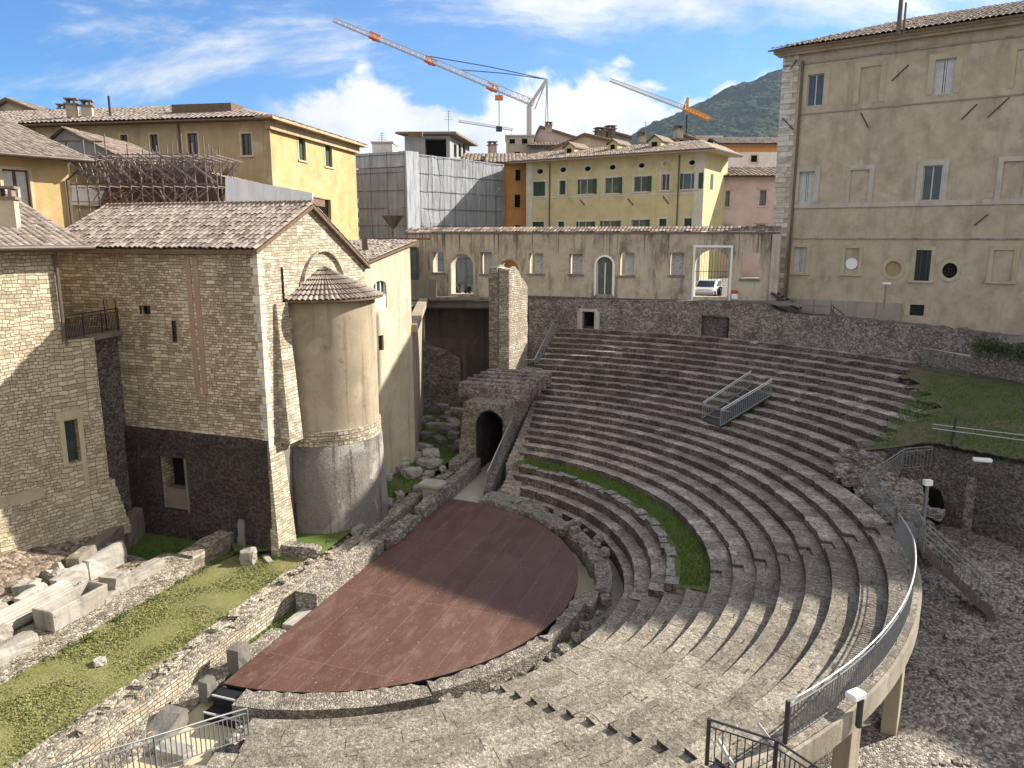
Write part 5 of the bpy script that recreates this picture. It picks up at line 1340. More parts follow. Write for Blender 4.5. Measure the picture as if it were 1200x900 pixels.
# apse: half drum on the gable
ac = 4.75; ar = 2.62; ao = fg.P(ac, 0, -.2); a_dir = math.degrees(math.atan2(fg.o.y, fg.o.x))
mb = MB(); mb.lathe(ao, [(ar, 4.7), (ar, 11.2)], 48, 0, a_dir - 96, a_dir + 96); mb.build('apse_wall', M['apse'], church, smooth=True, fix=False)
mb = MB(); mb.lathe(ao, [(ar + .36, -.4), (ar + .12, 4.35), (ar + .02, 4.4)], 48, 0, a_dir - 98, a_dir + 98); mb.build('apse_base', M['apselow'], church, smooth=True, fix=False)
mb = MB()
n = 34
for c in range(3):
    for i in range(n):
        t0 = a_dir - 96 + 192 * (i + (c % 2) * .4) / n; t1 = t0 + 192 / n * .94
        if t1 > a_dir + 96: continue
        zz = 4.38 + c * .24; r0, r1 = ar - .1, ar + .09 + nz(i, c * 3) * .05
        P_ = lambda r, t, z: ao + Vector((r * math.cos(R(t)), r * math.sin(R(t)), z))
        mb.hexa([P_(r0, t0, zz), P_(r1, t0, zz), P_(r1, t1, zz), P_(r0, t1, zz), P_(r0, t0, zz + .22), P_(r1, t0, zz + .22), P_(r1, t1, zz + .22), P_(r0, t1, zz + .22)])
mb.build('apse_band', M['gable'], church)
mb = MB(); apex = fg.P(ac, 12.55, .1); n = 40; nr = 7                # half cone of barrel tiles
for r in range(nr):
    f0, f1 = r / nr, (r + 1.12) / nr; f1 = min(1, f1)
    for i in range(n):
        for h in range(4):
            ta = a_dir - 97 + 194 * (i + h / 4) / n; tb = a_dir - 97 + 194 * (i + (h + 1) / 4) / n
            def q(t, f, hh, lift):
                e = ao + Vector(((ar + .42) * math.cos(R(t)), (ar + .42) * math.sin(R(t)), 11.12)); p = e.lerp(apex, f); return p + Vector((0, 0, .075 * math.sin(math.pi * hh) * (1 - f * .7) + lift))
            mb.add([q(ta, f0, h / 4, .06), q(tb, f0, (h + 1) / 4, .06), q(tb, f1, (h + 1) / 4, 0), q(ta, f1, h / 4, 0)], [(0, 1, 2, 3)], 0, [((i + .5, r + .5),) * 4])
mb.build('apse_roof', M['tile'], church, fix=False)
mb = MB(); mb.lathe(ao, [(ar - .05, 11.0), (ar + .4, 11.08), (ar + .4, 11.16), (0.05, 12.35)], 40, 0, a_dir - 97, a_dir + 97); mb.build('apse_eave', M['wood'], church, fix=False)
mb = MB()
for i in range(15):
    t0, t1 = i / 15, (i + 1) / 15; f = lambda t: fg.P(ac + 1.75 * math.cos(math.pi * t), 11.6 + (1.45 + .25 * math.sin(math.pi * t)) * math.sin(math.pi * t), .0)
    mb.bar(f(t0), f(t1), .34, .05)
mb.build('relieving_arch', M['church'], church)
mb = MB(); p = fg.at(413, 365); q = fg.at(332, 335)
fg.slab(mb, q[0] - .12, q[0] + .03, q[1] - 1.0, q[1] + .8, .0, .015); mb.build('wall_slit', M['void'], church)

# low house joined to the church, running back to the arcade
hs = thing('cream_house', 'cream plastered house joined to the right side of the church', 'house', (*fg.P(9, 0)[:2], 0))
fh = Fac(fg.P(ge, 0), (.33, .945))
w1 = fh.px(438.5, 329, 453.5, 362, 'arch', .2); w1['rise'] = .3; w2 = fh.px(444, 393, 450, 411, 'rect', .15)
E5 = 5.4
mb = MB(); fh.face(mb, .02, E5, -.3, 12.4, -.02); mb.add([fh.P(.02, 12.4, -.02), fh.P(E5, 12.4, -.02), fh.P(E5, 13.55, -.02), fh.P(.02, 12.6, -.02)], [(0, 1, 2, 3)])
mb.quad(fh.P(E5, -.3), fh.P(E5, 13.5), fh.P(E5, 13.5, -8), fh.P(E5, -.3, -8)); mb.build('wall', M['cream'], hs, fix=False)
fh.window(hs, w1, 'glass', 'whitepaint', 'glass', 2); fh.window(hs, w2, 'void')
mb = MB(); fh.slab(mb, w1['a'] + .02, w1['b'] - .02, w1['z0'] + .02, w1['z0'] + .75, -.15, -.08); mb.build('window_panel', M['whitepaint'], hs)
mb = MB(); v = fh.P(E5 + .2, 13.62) - fh.P(-.1, 12.62)
tile_roof(mb, fh.P(-.3, 12.64, .25), -fh.o, v, 8.0, v.length + .4, .26, .42, .06); ro = mb.build('roof', M['tile'], hs, fix=False)
mb = MB(); mb.hexa([fh.P(-.1, 12.5, .22), fh.P(E5 + .3, 13.5, .22), fh.P(E5 + .3, 13.5, -8), fh.P(-.1, 12.5, -8), fh.P(-.1, 12.62, .22), fh.P(E5 + .3, 13.62, .22), fh.P(E5 + .3, 13.62, -8), fh.P(-.1, 12.62, -8)]); mb.build('eave_boards', M['wood'], ro)
chimney(hs, tuple(fh.P(2.6, 13.0, -1.4)), .28, .9, 'pipe', False)
fan = thing('roof_lantern', 'copper coloured funnel cowl above the cream house roof', 'roof cowl', tuple(SY(460, 272, 50)))
mb = MB(); p = SY(461, 268, 49); mb.lathe(p, [(.12, -.5), (.12, .0), (.75, .75), (.8, .8)], 12); mb.build('funnel', M['gutter'], fan)
mb = MB(); mb.box(tuple(p + Vector((0, 1.6, -.7))), (4.6, 1.2, .12)); mb.build('flashing', M['pipe'], fan)

# walls that close the far left of the pit under the arcade
pit = thing('pit_side_wall', 'tall stained, shade toned side wall of the pit between the cream house and the arcade', 'wall', (-7, 55, 0))
g0 = fh.P(E5, 0); fp_ = Fac((g0.x, g0.y), (-7.6 - g0.x, 66.0 - g0.y)); Lp = math.hypot(-7.6 - g0.x, 66.0 - g0.y)
mb = MB(); fp_.face(mb, 0, Lp, -.3, 8.3, 0); fp_.slab(mb, 0, Lp, 8.3, 8.75, -.4, .3); mb.build('wall', M['pitwall'], pit, fix=False)
gb = thing('glass_box', 'dark glazed bay at the left end of the arcade wall', 'glazed bay', tuple(SY(482, 330, 64)))
p = SY(474, 331, 66.8); q = SY(489.5, 331, 66.5); zt = SY(480, 290, 66.8).z
mb = MB(); mb.hexa([p, q, q + Vector((0, 1.5, 0)), p + Vector((0, 1.5, 0))] + [Vector((v.x, v.y, zt)) for v in (p, q, q + Vector((0, 1.5, 0)), p + Vector((0, 1.5, 0)))]); mb.build('glazing', M['gglass'], gb)
mb = MB()
for v in (p, q): mb.bar(v - Vector((0, .03, 0)), Vector((v.x, v.y - .03, zt)), .1)
mb.bar(Vector((p.x, p.y - .03, zt)), Vector((q.x, q.y - .03, zt)), .1); mb.build('frame', M['darkmetal'], gb)
mb = MB(); mb.box((-8.4, 66.2, 8.7), (3.6, .8, 1.5)); mb.build('parapet', M['ledge'], gb)

# ================================================================ stone house at the left edge
fb = Fac((-17.70, 31.95), (-.561, -.828)); lb = thing('left_stone_house', 'tall pale stone house at the left edge with a dark slim window', 'house', (-17.7, 31.95, 1.5))
wb = fb.px(77, 492, 93, 542, 'rect', .3)
zb_ = 13.5; zt_ = 9.75; su = 1.33
mb = MB(); fb.face(mb, su, 16, zt_, zb_); mb.quad(fb.P(su, zt_), fb.P(su, zb_), fb.P(su, zb_, -5), fb.P(su, zt_, -5)); mb.build('upper_wall', M['leftstone'], lb, fix=False)
mb = MB(); fb.face(mb, .1, 16, .6, zt_); mb.quad(fb.P(.1, .6), fb.P(.1, zt_), fb.P(.1, zt_, -1.2), fb.P(.1, .6, -1.2)); mb.build('lower_wall', M['leftstone'], lb, fix=False)
mb = MB()
for c in range(7):
    fb.slab(mb, -.45 + c * .06, 16, .9 + c * .36, 1.26 + c * .36, -.3, .36 - c * .045 + .03 * (c % 2))
mb.build('footing', M['leftstone'], lb)
fb.window(lb, wb, 'glass', 'woodframe', 'gglass', 0)
mb = MB(); fb.slab(mb, wb['a'] - .2, wb['a'], wb['z0'] - 1.7, wb['z1'] + .05, -.05, .05); fb.slab(mb, wb['b'], wb['b'] + .2, wb['z0'] - .1, wb['z1'] + .05, -.05, .05); fb.slab(mb, wb['a'] - .28, wb['b'] + .28, wb['z1'] + .05, wb['z1'] + .42, -.05, .055); mb.build('window_surround', M['paintband'], lb)
mb = MB(); a = fb.at(0, 592); b = fb.at(52, 580); fb.slab(mb, b[0], a[0] + 1.2, a[1] - .45, a[1] + .3, -.05, .03); mb.build('stone_band', M['paintband'], lb)
A_ = fb.P(.1, 0, -1.2); B_ = fc.P(8.0, 0)
mb = MB(); mb.quad(Vector((A_.x, A_.y, .2)), Vector((B_.x, B_.y, .2)), Vector((B_.x, B_.y, zt_)), Vector((A_.x, A_.y, zt_))); mb.build('recess_wall', M['rub_dk'], lb, fix=False)
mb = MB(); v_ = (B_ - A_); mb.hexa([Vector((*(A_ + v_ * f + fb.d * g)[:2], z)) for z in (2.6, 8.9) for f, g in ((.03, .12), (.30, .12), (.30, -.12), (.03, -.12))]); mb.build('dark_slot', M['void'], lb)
mb = MB(); a, b = fb.P(su - .05, zt_ - .22, .06), fc.P(7.6, zt_ - .22, .05); c_, d_ = fc.P(11.0, zt_ - .22, .05), fb.P(su, zt_ - .22, -3)
mb.hexa([a, b, c_, d_] + [v + Vector((0, 0, .22)) for v in (a, b, c_, d_)]); mb.build('terrace_slab', M['ledge'], lb)
slope(fb, .2, 16.5, zb_, .75, 9, 19, 'roof', lb, 'tile', .27, .45)
mb = MB(); mb.tube([fb.P(.1, zb_ + .03, .82), fb.P(16.5, zb_ + .03, .82)], .09, 8); mb.build('gutter', M['gutter'], lb)
drainpipe(fb, lb, su + .02, zt_, zb_ - .3, .075, 'gutter', .12)
p = SY(12, 262, 31); chimney(lb, (p.x, p.y, 13.6), .6, 1.8, 'beige')
railing('balcony_railing', 'dark iron railing on the small terrace between the stone house and the church', [fb.P(su - .05, zt_, .02), fc.P(7.75, zt_, .08)], 1.0, 1.2, .1, 'darkmetal')

# ================================================================ ochre house behind it
pc = SY(83, 230, 38); fo = Fac((pc.x, pc.y), (-.56, -.83)); oh = thing('ochre_house', 'sunlit ochre house with a brown window above the left stone house', 'house', (pc.x, pc.y, 12))
ez = fo.at(83, 189)[1]
wo = fo.px(5, 199, 36, 246, 'rect', .25)
mb = MB(); fo.face(mb, 0, 16, 8, ez); mb.quad(fo.P(0, 8), fo.P(0, ez), fo.P(0, ez, -8), fo.P(0, 8, -8)); mb.build('wall', M['ochre'], oh, fix=False)
fo.window(oh, wo, 'curtain', 'woodframe', 'glass', 1); mb = MB(); fo.surround(mb, wo, .13, .03); mb.build('window_surround', M['cream'], oh)
slope(fo, -.8, 16, ez, .9, 9, 17, 'roof', oh, 'tile', .27, .45)
mb = MB(); mb.tube([fo.P(-.8, ez + .02, .95), fo.P(16, ez + .02, .95)], .08, 8); mb.build('gutter', M['gutter'], oh)
drainpipe(fo, oh, .15, 12.5, ez - .9, .08, 'gutter', .12, -.4)

# ================================================================ long ochre palace
pd = SY(314, 150, 62); fd = Fac((pd.x, pd.y), (-.98, .18)); fdr = Fac((pd.x, pd.y), (.18, .98))
op = thing('long_ochre_palace', 'long ochre palace with a bright right end and peeling plaster', 'palace', (pd.x, pd.y, 8))
zd = fd.at(303, 140)[1]; wins = [fd.px(*b, 'rect', .25) for b in ((141.5, 158, 150, 178), (176, 157.5, 185.5, 178), (220, 156, 232, 181), (283, 156.5, 295, 182))]
mb = MB(); fd.face(mb, 0, 40, 7, zd); mb.build('front_wall', M['ochre_old'], op, fix=False)
zr = fdr.at(420, 163)[1]; wr = [fdr.px(350, 157, 358, 188, 'rect', .25), fdr.px(381, 166, 389, 195.5, 'rect', .25)]; dr_ = fdr.px(365, 233, 388, 258, 'rect', .3)
Ld = fdr.at(418, 220)[0]
mb = MB(); fdr.face(mb, 0, Ld, 7, zd); mb.quad(fdr.P(Ld, 7), fdr.P(Ld, zd), fdr.P(Ld, zd, -30), fdr.P(Ld, 7, -30)); mb.build('end_wall', M['ochre'], op, fix=False)
for h in wins: fd.window(op, h, 'glass', 'woodframe', 'glass', 1)
for h in wr: fdr.window(op, h, 'louvre')
fdr.window(op, dr_, 'void')
for h in wins: sur(op, fd, h, 'cream', .14, .03)
for h in wr: sur(op, fdr, h, 'cream', .2, .03)
mb = MB(); fd.slab(mb, -.15, .65, 7, zd - .02, -.05, .05); mb.build('corner_strip', M['ochre_old'], op)
slope(fd, -1.0, 40, zd, 1.1, 9, 15, 'roof', op, 'tile', .42, .6, rng=lambda t: (t * 10, 41), amp=.09)
mb = MB(); eu = fdr.d; p0 = fdr.P(-1.1, zd + .08, 1.0); tile_roof(mb, p0, eu, -fdr.o * math.cos(R(13)) + Vector((0, 0, math.sin(R(13)))), Ld + 2, 10.2, .42, .6, .09, rng=lambda t: (t * 9.6, Ld + 2)); mb.build('roof', M['tile_dark'], op, fix=False)
mb = MB(); fdr.slab(mb, -1.1, Ld + .9, zd - .1, zd + .12, -.5, 1.0); fdr.slab(mb, -.3, Ld + .3, zd - .75, zd - .1, -.1, .35); mb.build('cornice', M['ochre_old'], op)
mb = MB(); fd.slab(mb, -.9, 40, zd - .12, zd - .02, 0, 1.05); mb.build('soffit', M['wood'], op)
q = fd.P(2.2, zd + .75, -2.5); mb = MB(); fd.slab(mb, 4.4, 9.8, zd + .5, zd + 1.75, -4.5, -2.4); mb.build('roof_hut', M['wood'], op)
for u, v in ((103, 134), (85, 132)): q = SY(u, v, 67); chimney(op, (q.x, q.y, q.z - .4), .8, 1.0, 'beige')
q = SY(130, 142, 66); mb = MB(); mb.tube([q, q + Vector((0, 0, 2.0))], .09, 6); mb.build('flue', M['darkmetal'], op)
drainpipe(fd, op, 7.7, 8, zd - .2, .08, 'pipe', .1, None)
# ================================================================ covered works behind the church: shed roofs, lattice scaffold, white sheets
sh = thing('shed_roof', 'small dark gabled shed roof between the ochre house and the long palace', 'shed', tuple(SY(95, 178, 50)))
a, b, t_, = SY(47, 172, 50), SY(146, 186, 50), SY(72, 149, 50)
mb = MB(); 
for p, q in ((a, t_), (t_, b)): v = (q - p); tile_roof(mb, p, (0, 1, 0), v, 9, v.length, .35, .5, .07) if p is a else tile_roof(mb, b, (0, 1, 0), (t_ - b), 9, (t_ - b).length, .35, .5, .07)
mb.build('roof', M['tile_dark'], sh, fix=False)
mb = MB(); mb.prism([a + Vector((0, .4, -.05)), b + Vector((0, .4, -.05)), t_ + Vector((0, .4, -.05))], (0, 8, 0)); mb.build('gable', M['greypl'], sh)
mb = MB(); mb.hexa([SY(55, 190, 51), SY(140, 192, 51), SY(140, 192, 58), SY(55, 190, 58)] + [SY(55, 171, 51), SY(120, 174, 51), SY(120, 174, 58), SY(55, 171, 58)]); mb.build('wall', M['void'], sh)
mb = MB(); mb.bar(SY(50, 165, 49.6), SY(120, 166, 49.6), .12, .12); mb.bar(SY(78, 165, 49.6), SY(78, 186, 49.6), .1); mb.build('beam', M['wood'], sh)
lo_h = thing('low_yellow_house', 'low yellow house front with a small tiled roof behind the scaffold', 'house', tuple(SY(110, 230, 50)))
mb = MB(); mb.hexa([SY(82, 245, 52), SY(150, 245, 52), SY(150, 245, 60), SY(82, 245, 60)] + [SY(82, 188, 52), SY(150, 188, 52), SY(150, 188, 60), SY(82, 188, 60)]); mb.build('wall', M['ochre'], lo_h)
mb = MB(); p = SY(82, 204, 50.5); q = SY(142, 214, 50.5); tile_roof(mb, p, q - p, (0, .95, .3), (q - p).length, 2.0, .3, .45, .06); mb.build('roof', M['tile_dark'], lo_h, fix=False)
mb = MB(); mb.hexa([SY(84, 240, 51.3), SY(130, 242, 51.3), SY(130, 242, 52), SY(84, 240, 52)] + [SY(84, 214, 51.3), SY(130, 217, 51.3), SY(130, 217, 52), SY(84, 214, 52)]); mb.build('white_front', M['white_pl'], lo_h)
rb_ = thing('red_clad_block', 'dark red brown covered block inside the lattice scaffold', 'covered building', tuple(SY(180, 240, 47)))
mb = MB(); mb.hexa([SY(112, 245, 45), SY(262, 245, 45), SY(262, 245, 52), SY(112, 245, 52)] + [SY(150, 200, 45), SY(240, 196, 45), SY(262, 206, 52), SY(130, 200, 52)]); mb.build('cladding', M['rust'], rb_)
mb = MB(); p, q = SY(214, 196, 46), SY(352, 229, 46); tile_roof(mb, p, (0, 1, 0), q - p, 6, (q - p).length, .3, .42, .06); mb.build('sloping_roof', M['tile_far'], rb_, fix=False)
mb = MB(); p2, q2 = p - Vector((0, .1, .45)), q - Vector((0, .1, .45)); mb.hexa([p2, q2, q2 + Vector((0, 6, 0)), p2 + Vector((0, 6, 0)), p - Vector((0, .1, .02)), q - Vector((0, .1, .02)), q + Vector((0, 6, -.02)), p + Vector((0, 6, -.02))]); mb.build('roof_boards', M['wood'], rb_)
ws = thing('white_sheet_wall', 'white corrugated sheeting along the scaffold above the church roof', 'sheeting', tuple(SY(300, 240, 43)))
mb = MB(); c4 = [SY(264, 245, 43), SY(367, 245, 43.5), SY(366, 226, 43.5), SY(264, 207, 43)]; mb.prism(c4, (0, .12, 0)); mb.build('sheets', M['sheet'], ws)
sc = thing('lattice_scaffold', 'dense lattice scaffold of thin rusty tubes over the church roof', 'scaffold', tuple(SY(170, 245, 44)))
def scaf(name, n, fn):
    mb = MB()
    for _ in range(n): fn(mb)
    return mb.build(name, M['scaf'], sc)
xa, xb = SY(88, 230, 44).x, SY(262, 230, 44).x; zl, zm, zh = SY(170, 243, 44).z, SY(170, 218, 44).z, SY(170, 182, 44).z
mb = MB()
for i in range(15):
    x = xa + (xb - xa) * i / 14
    for y in (43.2, 45.4, 47.5): mb.bar((x, y, zl - 1), (x, y, zh + random.uniform(-.2, 1.1) if 1 < i < 14 else zm + .6), .055)
mb.build('standards', M['scaf'], sc)
mb = MB()
for z in (zl + .3, zm - .05, zm + .15, (zm + zh) / 2, zh - .25, zh):
    for y in (43.2, 45.4, 47.5):
        x0, x1 = (xa, xb) if z < zm + .2 else (xa + 1.5, xb - 1)
        mb.bar((x0, y, z + random.uniform(-.1, .1)), (x1, y, z + random.uniform(-.1, .1)), .05)
for i in range(15):
    x = xa + (xb - xa) * i / 14
    for z in (zm, zh): mb.bar((x, 43.2, z - .05), (x, 47.5, z - .05), .05)
mb.build('ledgers', M['scaf'], sc)
mb = MB()
for i in range(260):
    x = random.uniform(xa + 1, xb - 1.2); y = random.choice((43.15, 45.3, 47.4)); up_ = random.random() < .7
    z0, z1 = (zm, zh) if up_ else (zl, zm); dx = random.choice((-1, 1)) * random.uniform(.4, 1.4)
    f = random.uniform(.0, .3); g_ = random.uniform(.7, 1.0)
    mb.bar((x, y, z0 + (z1 - z0) * f), (x + dx, y + random.uniform(-.4, .4), z0 + (z1 - z0) * g_), .045)
for i in range(5):
    x = xa + (xb - xa) * (.25 + .13 * i); mb.bar((x, 42.9, zh), (x + 2.0, 42.9, zm + .1), .09)
tag(mb.build('braces', M['scaf'], sc), kind='stuff')
# ================================================================ arcade wall
fa = Fac((-9.5, 69), (math.cos(R(20)), -math.sin(R(20)))); ar_ = thing('arcade_wall', 'long rain streaked wall with small windows and arches behind the theatre', 'wall', (6, 63, 8.6))
ax1 = fa.at(912, 300)[0]; az = 14.2; dp = .95
aw = [fa.px(*b, 'rect', dp) for b in ((507.3, 295.3, 520, 319.3), (563, 295.3, 576.3, 321.3), (619.7, 296.7, 636.7, 320.7), (667, 297.5, 682.5, 321.3), (726, 296, 743, 323), (784.5, 296, 801, 322.5), (868.7, 296.7, 889.5, 327))]
aa = [fa.px(528.7, 297.3, 554.7, 344.7, 'arch', dp), fa.px(585.3, 304, 608, 345, 'arch', dp), fa.px(698.7, 301, 718, 345, 'arch', .3), fa.px(814, 293, 853.5, 348, 'arch', dp)]
aa[3]['rise'] = 1.1
mb = MB(); fa.face(mb, 0, ax1, 8.2, az); fa.face(mb, 0, ax1, 8.2, az, -dp, rev=False)
for a in (0, ax1): mb.quad(fa.P(a, 8.2), fa.P(a, az), fa.P(a, az, -dp), fa.P(a, 8.2, -dp))
mb.build('wall', M['arcade'], ar_, fix=False)
mb = MB(); fa.slab(mb, -.1, ax1 + .05, az - .05, az + .08, -dp - .1, .12); tile_roof(mb, fa.P(-.1, az + .1, .2), fa.d, -fa.o * .96 + Vector((0, 0, .28)), ax1 + .2, 1.3, .3, .6, .07); mb.build('tiled_coping', M['tile_dark'], ar_, fix=False)
for h in aw:
    mb = MB(); fa.slab(mb, h['a'] - .12, h['b'] + .12, h['z0'] - .14, h['z0'], -.2, .1); mb.build('window_sill', M['ledge'], ar_)
for i in (1, 2, 3, 4, 5):
    h = aw[i]; mb = MB(); w = h['b'] - h['a']; fa.slab(mb, h['a'] + w * (.1 if i % 2 else .3), h['b'], h['z0'], h['z1'], -.62, -.55); mb.build('view_panel', M['view'], ar_)  # pale panel added in the opening, standing in for the view beyond
for h in aa[:2]: sur(ar_, fa, h, 'paintband', .22, .04, False)
h = aa[2]; mb = MB(); fa.surround(mb, h, .16, .05, False); mb.build('door_surround', M['whitepaint'], ar_)
mb = MB(); fa.fill(mb, h, -.26); dd = mb.build('glass_door', M['gglass'], ar_, fix=False)
mb = MB(); c = (h['a'] + h['b']) / 2
for x in (h['a'] + .05, c, h['b'] - .05): fa.slab(mb, x - .04, x + .04, h['z0'], h['z1'] - .5, -.26, -.2)
mb.build('door_frame', M['whitepaint'], dd)
h = aa[3]; mb = MB(); x0, x1 = fa.at(811, 330)[0], fa.at(857, 330)[0]; zt = fa.at(834, 290)[1]
fa.slab(mb, x0, x0 + .16, 8.9, zt, -.1, .06); fa.slab(mb, x1 - .16, x1, 8.9, zt, -.1, .06); fa.slab(mb, x0, x1, zt, zt + .16, -.1, .063); mb.build('gate_frame', M['whitepaint'], ar_)
mb = MB()
for i in range(1, 12): a = h['a'] + (h['b'] - h['a']) * i / 12; mb.bar(fa.P(a, 10.4, -.4), fa.P(a, h['z1'] - .1, -.4), .022)
mb.bar(fa.P(h['a'], 11.2, -.4), fa.P(h['b'], 11.2, -.4), .04); mb.build('grille', M['darkmetal'], ar_)
mb = MB(); fa.slab(mb, ax1 - .5, ax1 + .1, 8.5, az - .1, -dp - .05, .25); mb.build('end_pilaster', M['trim'], ar_)
mb = MB(); fa.slab(mb, 11.5, ax1, 8.2, 8.95, -.3, .2); mb.build('base_course', M['rub_dk'], ar_)
# dark recess beneath its left end
rc = thing('arcade_undercroft', 'deep dark recess with a concrete lintel under the left end of the arcade', 'recess', (-4, 66, 0))
mb = MB(); mb.box((-4.2, 66.4, 7.75), (12.4, 1.6, .95)); mb.box((-4.2, 65.6, 8.55), (12.6, .6, .2)); mb.build('lintel', M['ledge'], rc)
mb = MB(); mb.quad((-9, 68.5, -.3), (2, 68.5, -.3), (2, 68.5, 8), (-9, 68.5, 8)); mb.quad((-1.2, 64.5, -.3), (-1.2, 69, -.3), (-1.2, 69, 8), (-1.2, 64.5, 8)); mb.quad((-9, 65, 7.9), (2, 65, 7.9), (2, 69, 7.9), (-9, 69, 7.9)); mb.build('back_wall', M['brownwall'], rc, fix=False)
x1 = SY(542, 430, 63).x; zt = SY(520, 418, 63).z
mb = MB(); wallstrip(mb, [(-8.2, 58.6), (-6.6, 59.2), (-4.2, 60.4)], -.3, lambda t: 6.3 - t * 1.9, 4.5, .14, inward=1, seed=13, top_jit=.5, rows=14); mb.build('ruined_block', M['rubbrown'], rc)
mb = MB(); p = SY(545, 458, 66); mb.box((p.x, 67, -.2), (.5, .5, 4.6)); mb.build('post', M['brownwall'], rc)

# ================================================================ vehicles in the street behind the arches
def car(label, loc, rz, paint):
    t = thing('parked_car', label, 'car', loc, None, rz)
    keep = t.location.copy(); kr = t.rotation_euler.copy(); t.location = (0, 0, 0); t.rotation_euler = (0, 0, 0)
    prof = [(-2.0, .3), (2.0, .3), (2.1, .55), (2.05, .78), (1.25, .92), (.55, 1.42), (-1.1, 1.46), (-1.75, 1.0), (-2.05, .92), (-2.1, .5)]
    mb = MB(); mb.prism([(x, -.84, z) for x, z in prof], (0, 1.68, 0)); mb.build('body', M[paint], t, bevel=.07)
    mb = MB()
    for s in (-.85, .845): mb.prism([(x, s, z) for x, z in [(1.05, .94), (.5, 1.36), (-1.0, 1.39), (-1.55, 1.0)]], (0, .01, 0))
    mb.quad((1.27, -.7, .95), (1.27, .7, .95), (.63, .62, 1.39), (.63, -.62, 1.39)); mb.quad((-1.78, -.7, 1.02), (-1.78, .7, 1.02), (-1.2, .62, 1.42), (-1.2, -.62, 1.42)); mb.build('windows', M['glass'], t)
    for x in (-1.3, 1.35):
        for y in (-.78, .78):
            mb = MB(); n = 16; c = [(x + .32 * math.cos(6.283 * i / n), y - .1, .32 + .32 * math.sin(6.283 * i / n)) for i in range(n)]; mb.prism(c, (0, .2, 0)); mb.build('wheel', M['rubber'], t)
    for y in (-.6, .6):
        mb = MB(); mb.box((2.06, y, .62), (.1, .32, .14)); mb.build('headlight', M['whitepaint'], t)
    t.location = keep; t.rotation_euler = kr; return t
car('silver car parked in the street seen through the large arch', tuple(SY(829, 350, 63.5))[:2] + (street_z(14, 63) + .01,), R(-115), 'car_w')
def scooter(label, loc, rz):
    t = thing('scooter', label, 'scooter', loc, None, rz); keep = t.location.copy(); t.location = (0, 0, 0); kr = t.rotation_euler.copy(); t.rotation_euler = (0, 0, 0)
    for x in (-.6, .62):
        mb = MB(); n = 14; mb.prism([(x + .26 * math.cos(6.283 * i / n), -.06, .26 + .26 * math.sin(6.283 * i / n)) for i in range(n)], (0, .12, 0)); mb.build('wheel', M['rubber'], t)
    mb = MB(); mb.prism([(x, -.16, z) for x, z in [(-.85, .5), (-.3, .3), (.3, .25), (.5, .9), (.4, .95), (.2, .4), (-.15, .42), (-.2, .75), (-.85, .78)]], (0, .32, 0)); mb.build('body', M['black'], t, bevel=.03)
    mb = MB(); mb.bar((.5, -.32, 1.02), (.5, .32, 1.02), .04); mb.bar((.6, 0, .3), (.48, 0, 1.02), .06); mb.build('handlebar', M['darkmetal'], t)
    mb = MB(); mb.box((-.5, 0, .78), (.75, .26, .09)); mb.build('saddle', M['rubber'], t); t.location = keep; t.rotation_euler = kr; return t
scooter('black scooter parked in front of the silver car in the large arch', tuple(SY(843, 350, 61.6))[:2] + (street_z(15, 61) + .01,), R(70))
scooter('dark scooter on the left in the small tall arch', tuple(SY(537, 350, 69.5))[:2] + (8.6,), R(80))
scooter('dark scooter on the right in the small tall arch', tuple(SY(548, 350, 69.8))[:2] + (8.6,), R(110))
bx = thing('utility_box', 'small white box with a red top beside the large arch', 'box', tuple(SY(860, 349, 58.6)))
p = SY(860.5, 350, 58.6); mb = MB(); mb.box(tuple(p), (.42, .3, .38)); mb.build('base', M['whitepaint'], bx); mb = MB(); mb.box((p.x, p.y, p.z + .38), (.44, .32, .26)); mb.build('lid', M['red'], bx)

# ================================================================ big beige palace on the right
pp = (21.62, 60.0); fp = Fac(pp, (.8, -.6)); pal = thing('beige_palace', 'huge weathered beige palace filling the right side with scattered windows', 'palace', (*pp, 8))
PA0, PA1, PZ = -1.32, 80.0, 27.36
def B(*a): return fp.px(*a)
H = dict(u1=B(946, 87, 965, 124), u2=B(1094.5, 69, 1119, 110), m1=B(936, 201, 954, 238), m2=B(1081, 194, 1103, 235), g1=B(930, 289.5, 945, 320, 'rect', .25), g2=B(1072.5, 293, 1090.5, 329, 'rect', .25), o2=B(1104, 308, 1122, 326, 'round', .25), o1=B(1037.5, 306, 1056.5, 324, 'round', .12), bs=B(1066, 357, 1083, 370, 'rect', .3),
         b1=B(1007.5, 78, 1031, 120, 'rect', .06), b2=B(1190, 57, 1214, 102, 'rect', .06), b3=B(996, 199, 1018, 237, 'rect', .06), b4=B(1174, 189, 1200, 234, 'rect', .06), b5=B(990, 291, 1006, 321, 'rect', .06), b6=B(1163, 293, 1187, 330, 'rect', .06))
mb = MB(); fp.face(mb, PA0, PA1, 6.6, PZ); mb.quad(fp.P(PA0, 6), fp.P(PA0, PZ), fp.P(PA0 + 22, PZ, -28), fp.P(PA0 + 22, 6, -28)); mb.quad(fp.P(PA0 + 22, PZ, -28), fp.P(PA1, PZ, -28), fp.P(PA1, 6, -28), fp.P(PA0 + 22, 6, -28)); mb.build('wall', M['beige'], pal, fix=False)  # unseen left side, slanted back so the sun reaches the pier
for k, st_ in (('u1', 'glass'), ('u2', 'curtain'), ('m1', 'curtain'), ('m2', 'glass'), ('g1', 'curtain'), ('g2', 'grille'), ('bs', 'grille')): fp.window(pal, H[k], st_, 'frame' if k not in ('g2', 'bs') else 'darkmetal', 'glass', 1 if k != 'bs' else 0)
fp.window(pal, H['o2'], 'void'); h = H['o2']; mb = MB()
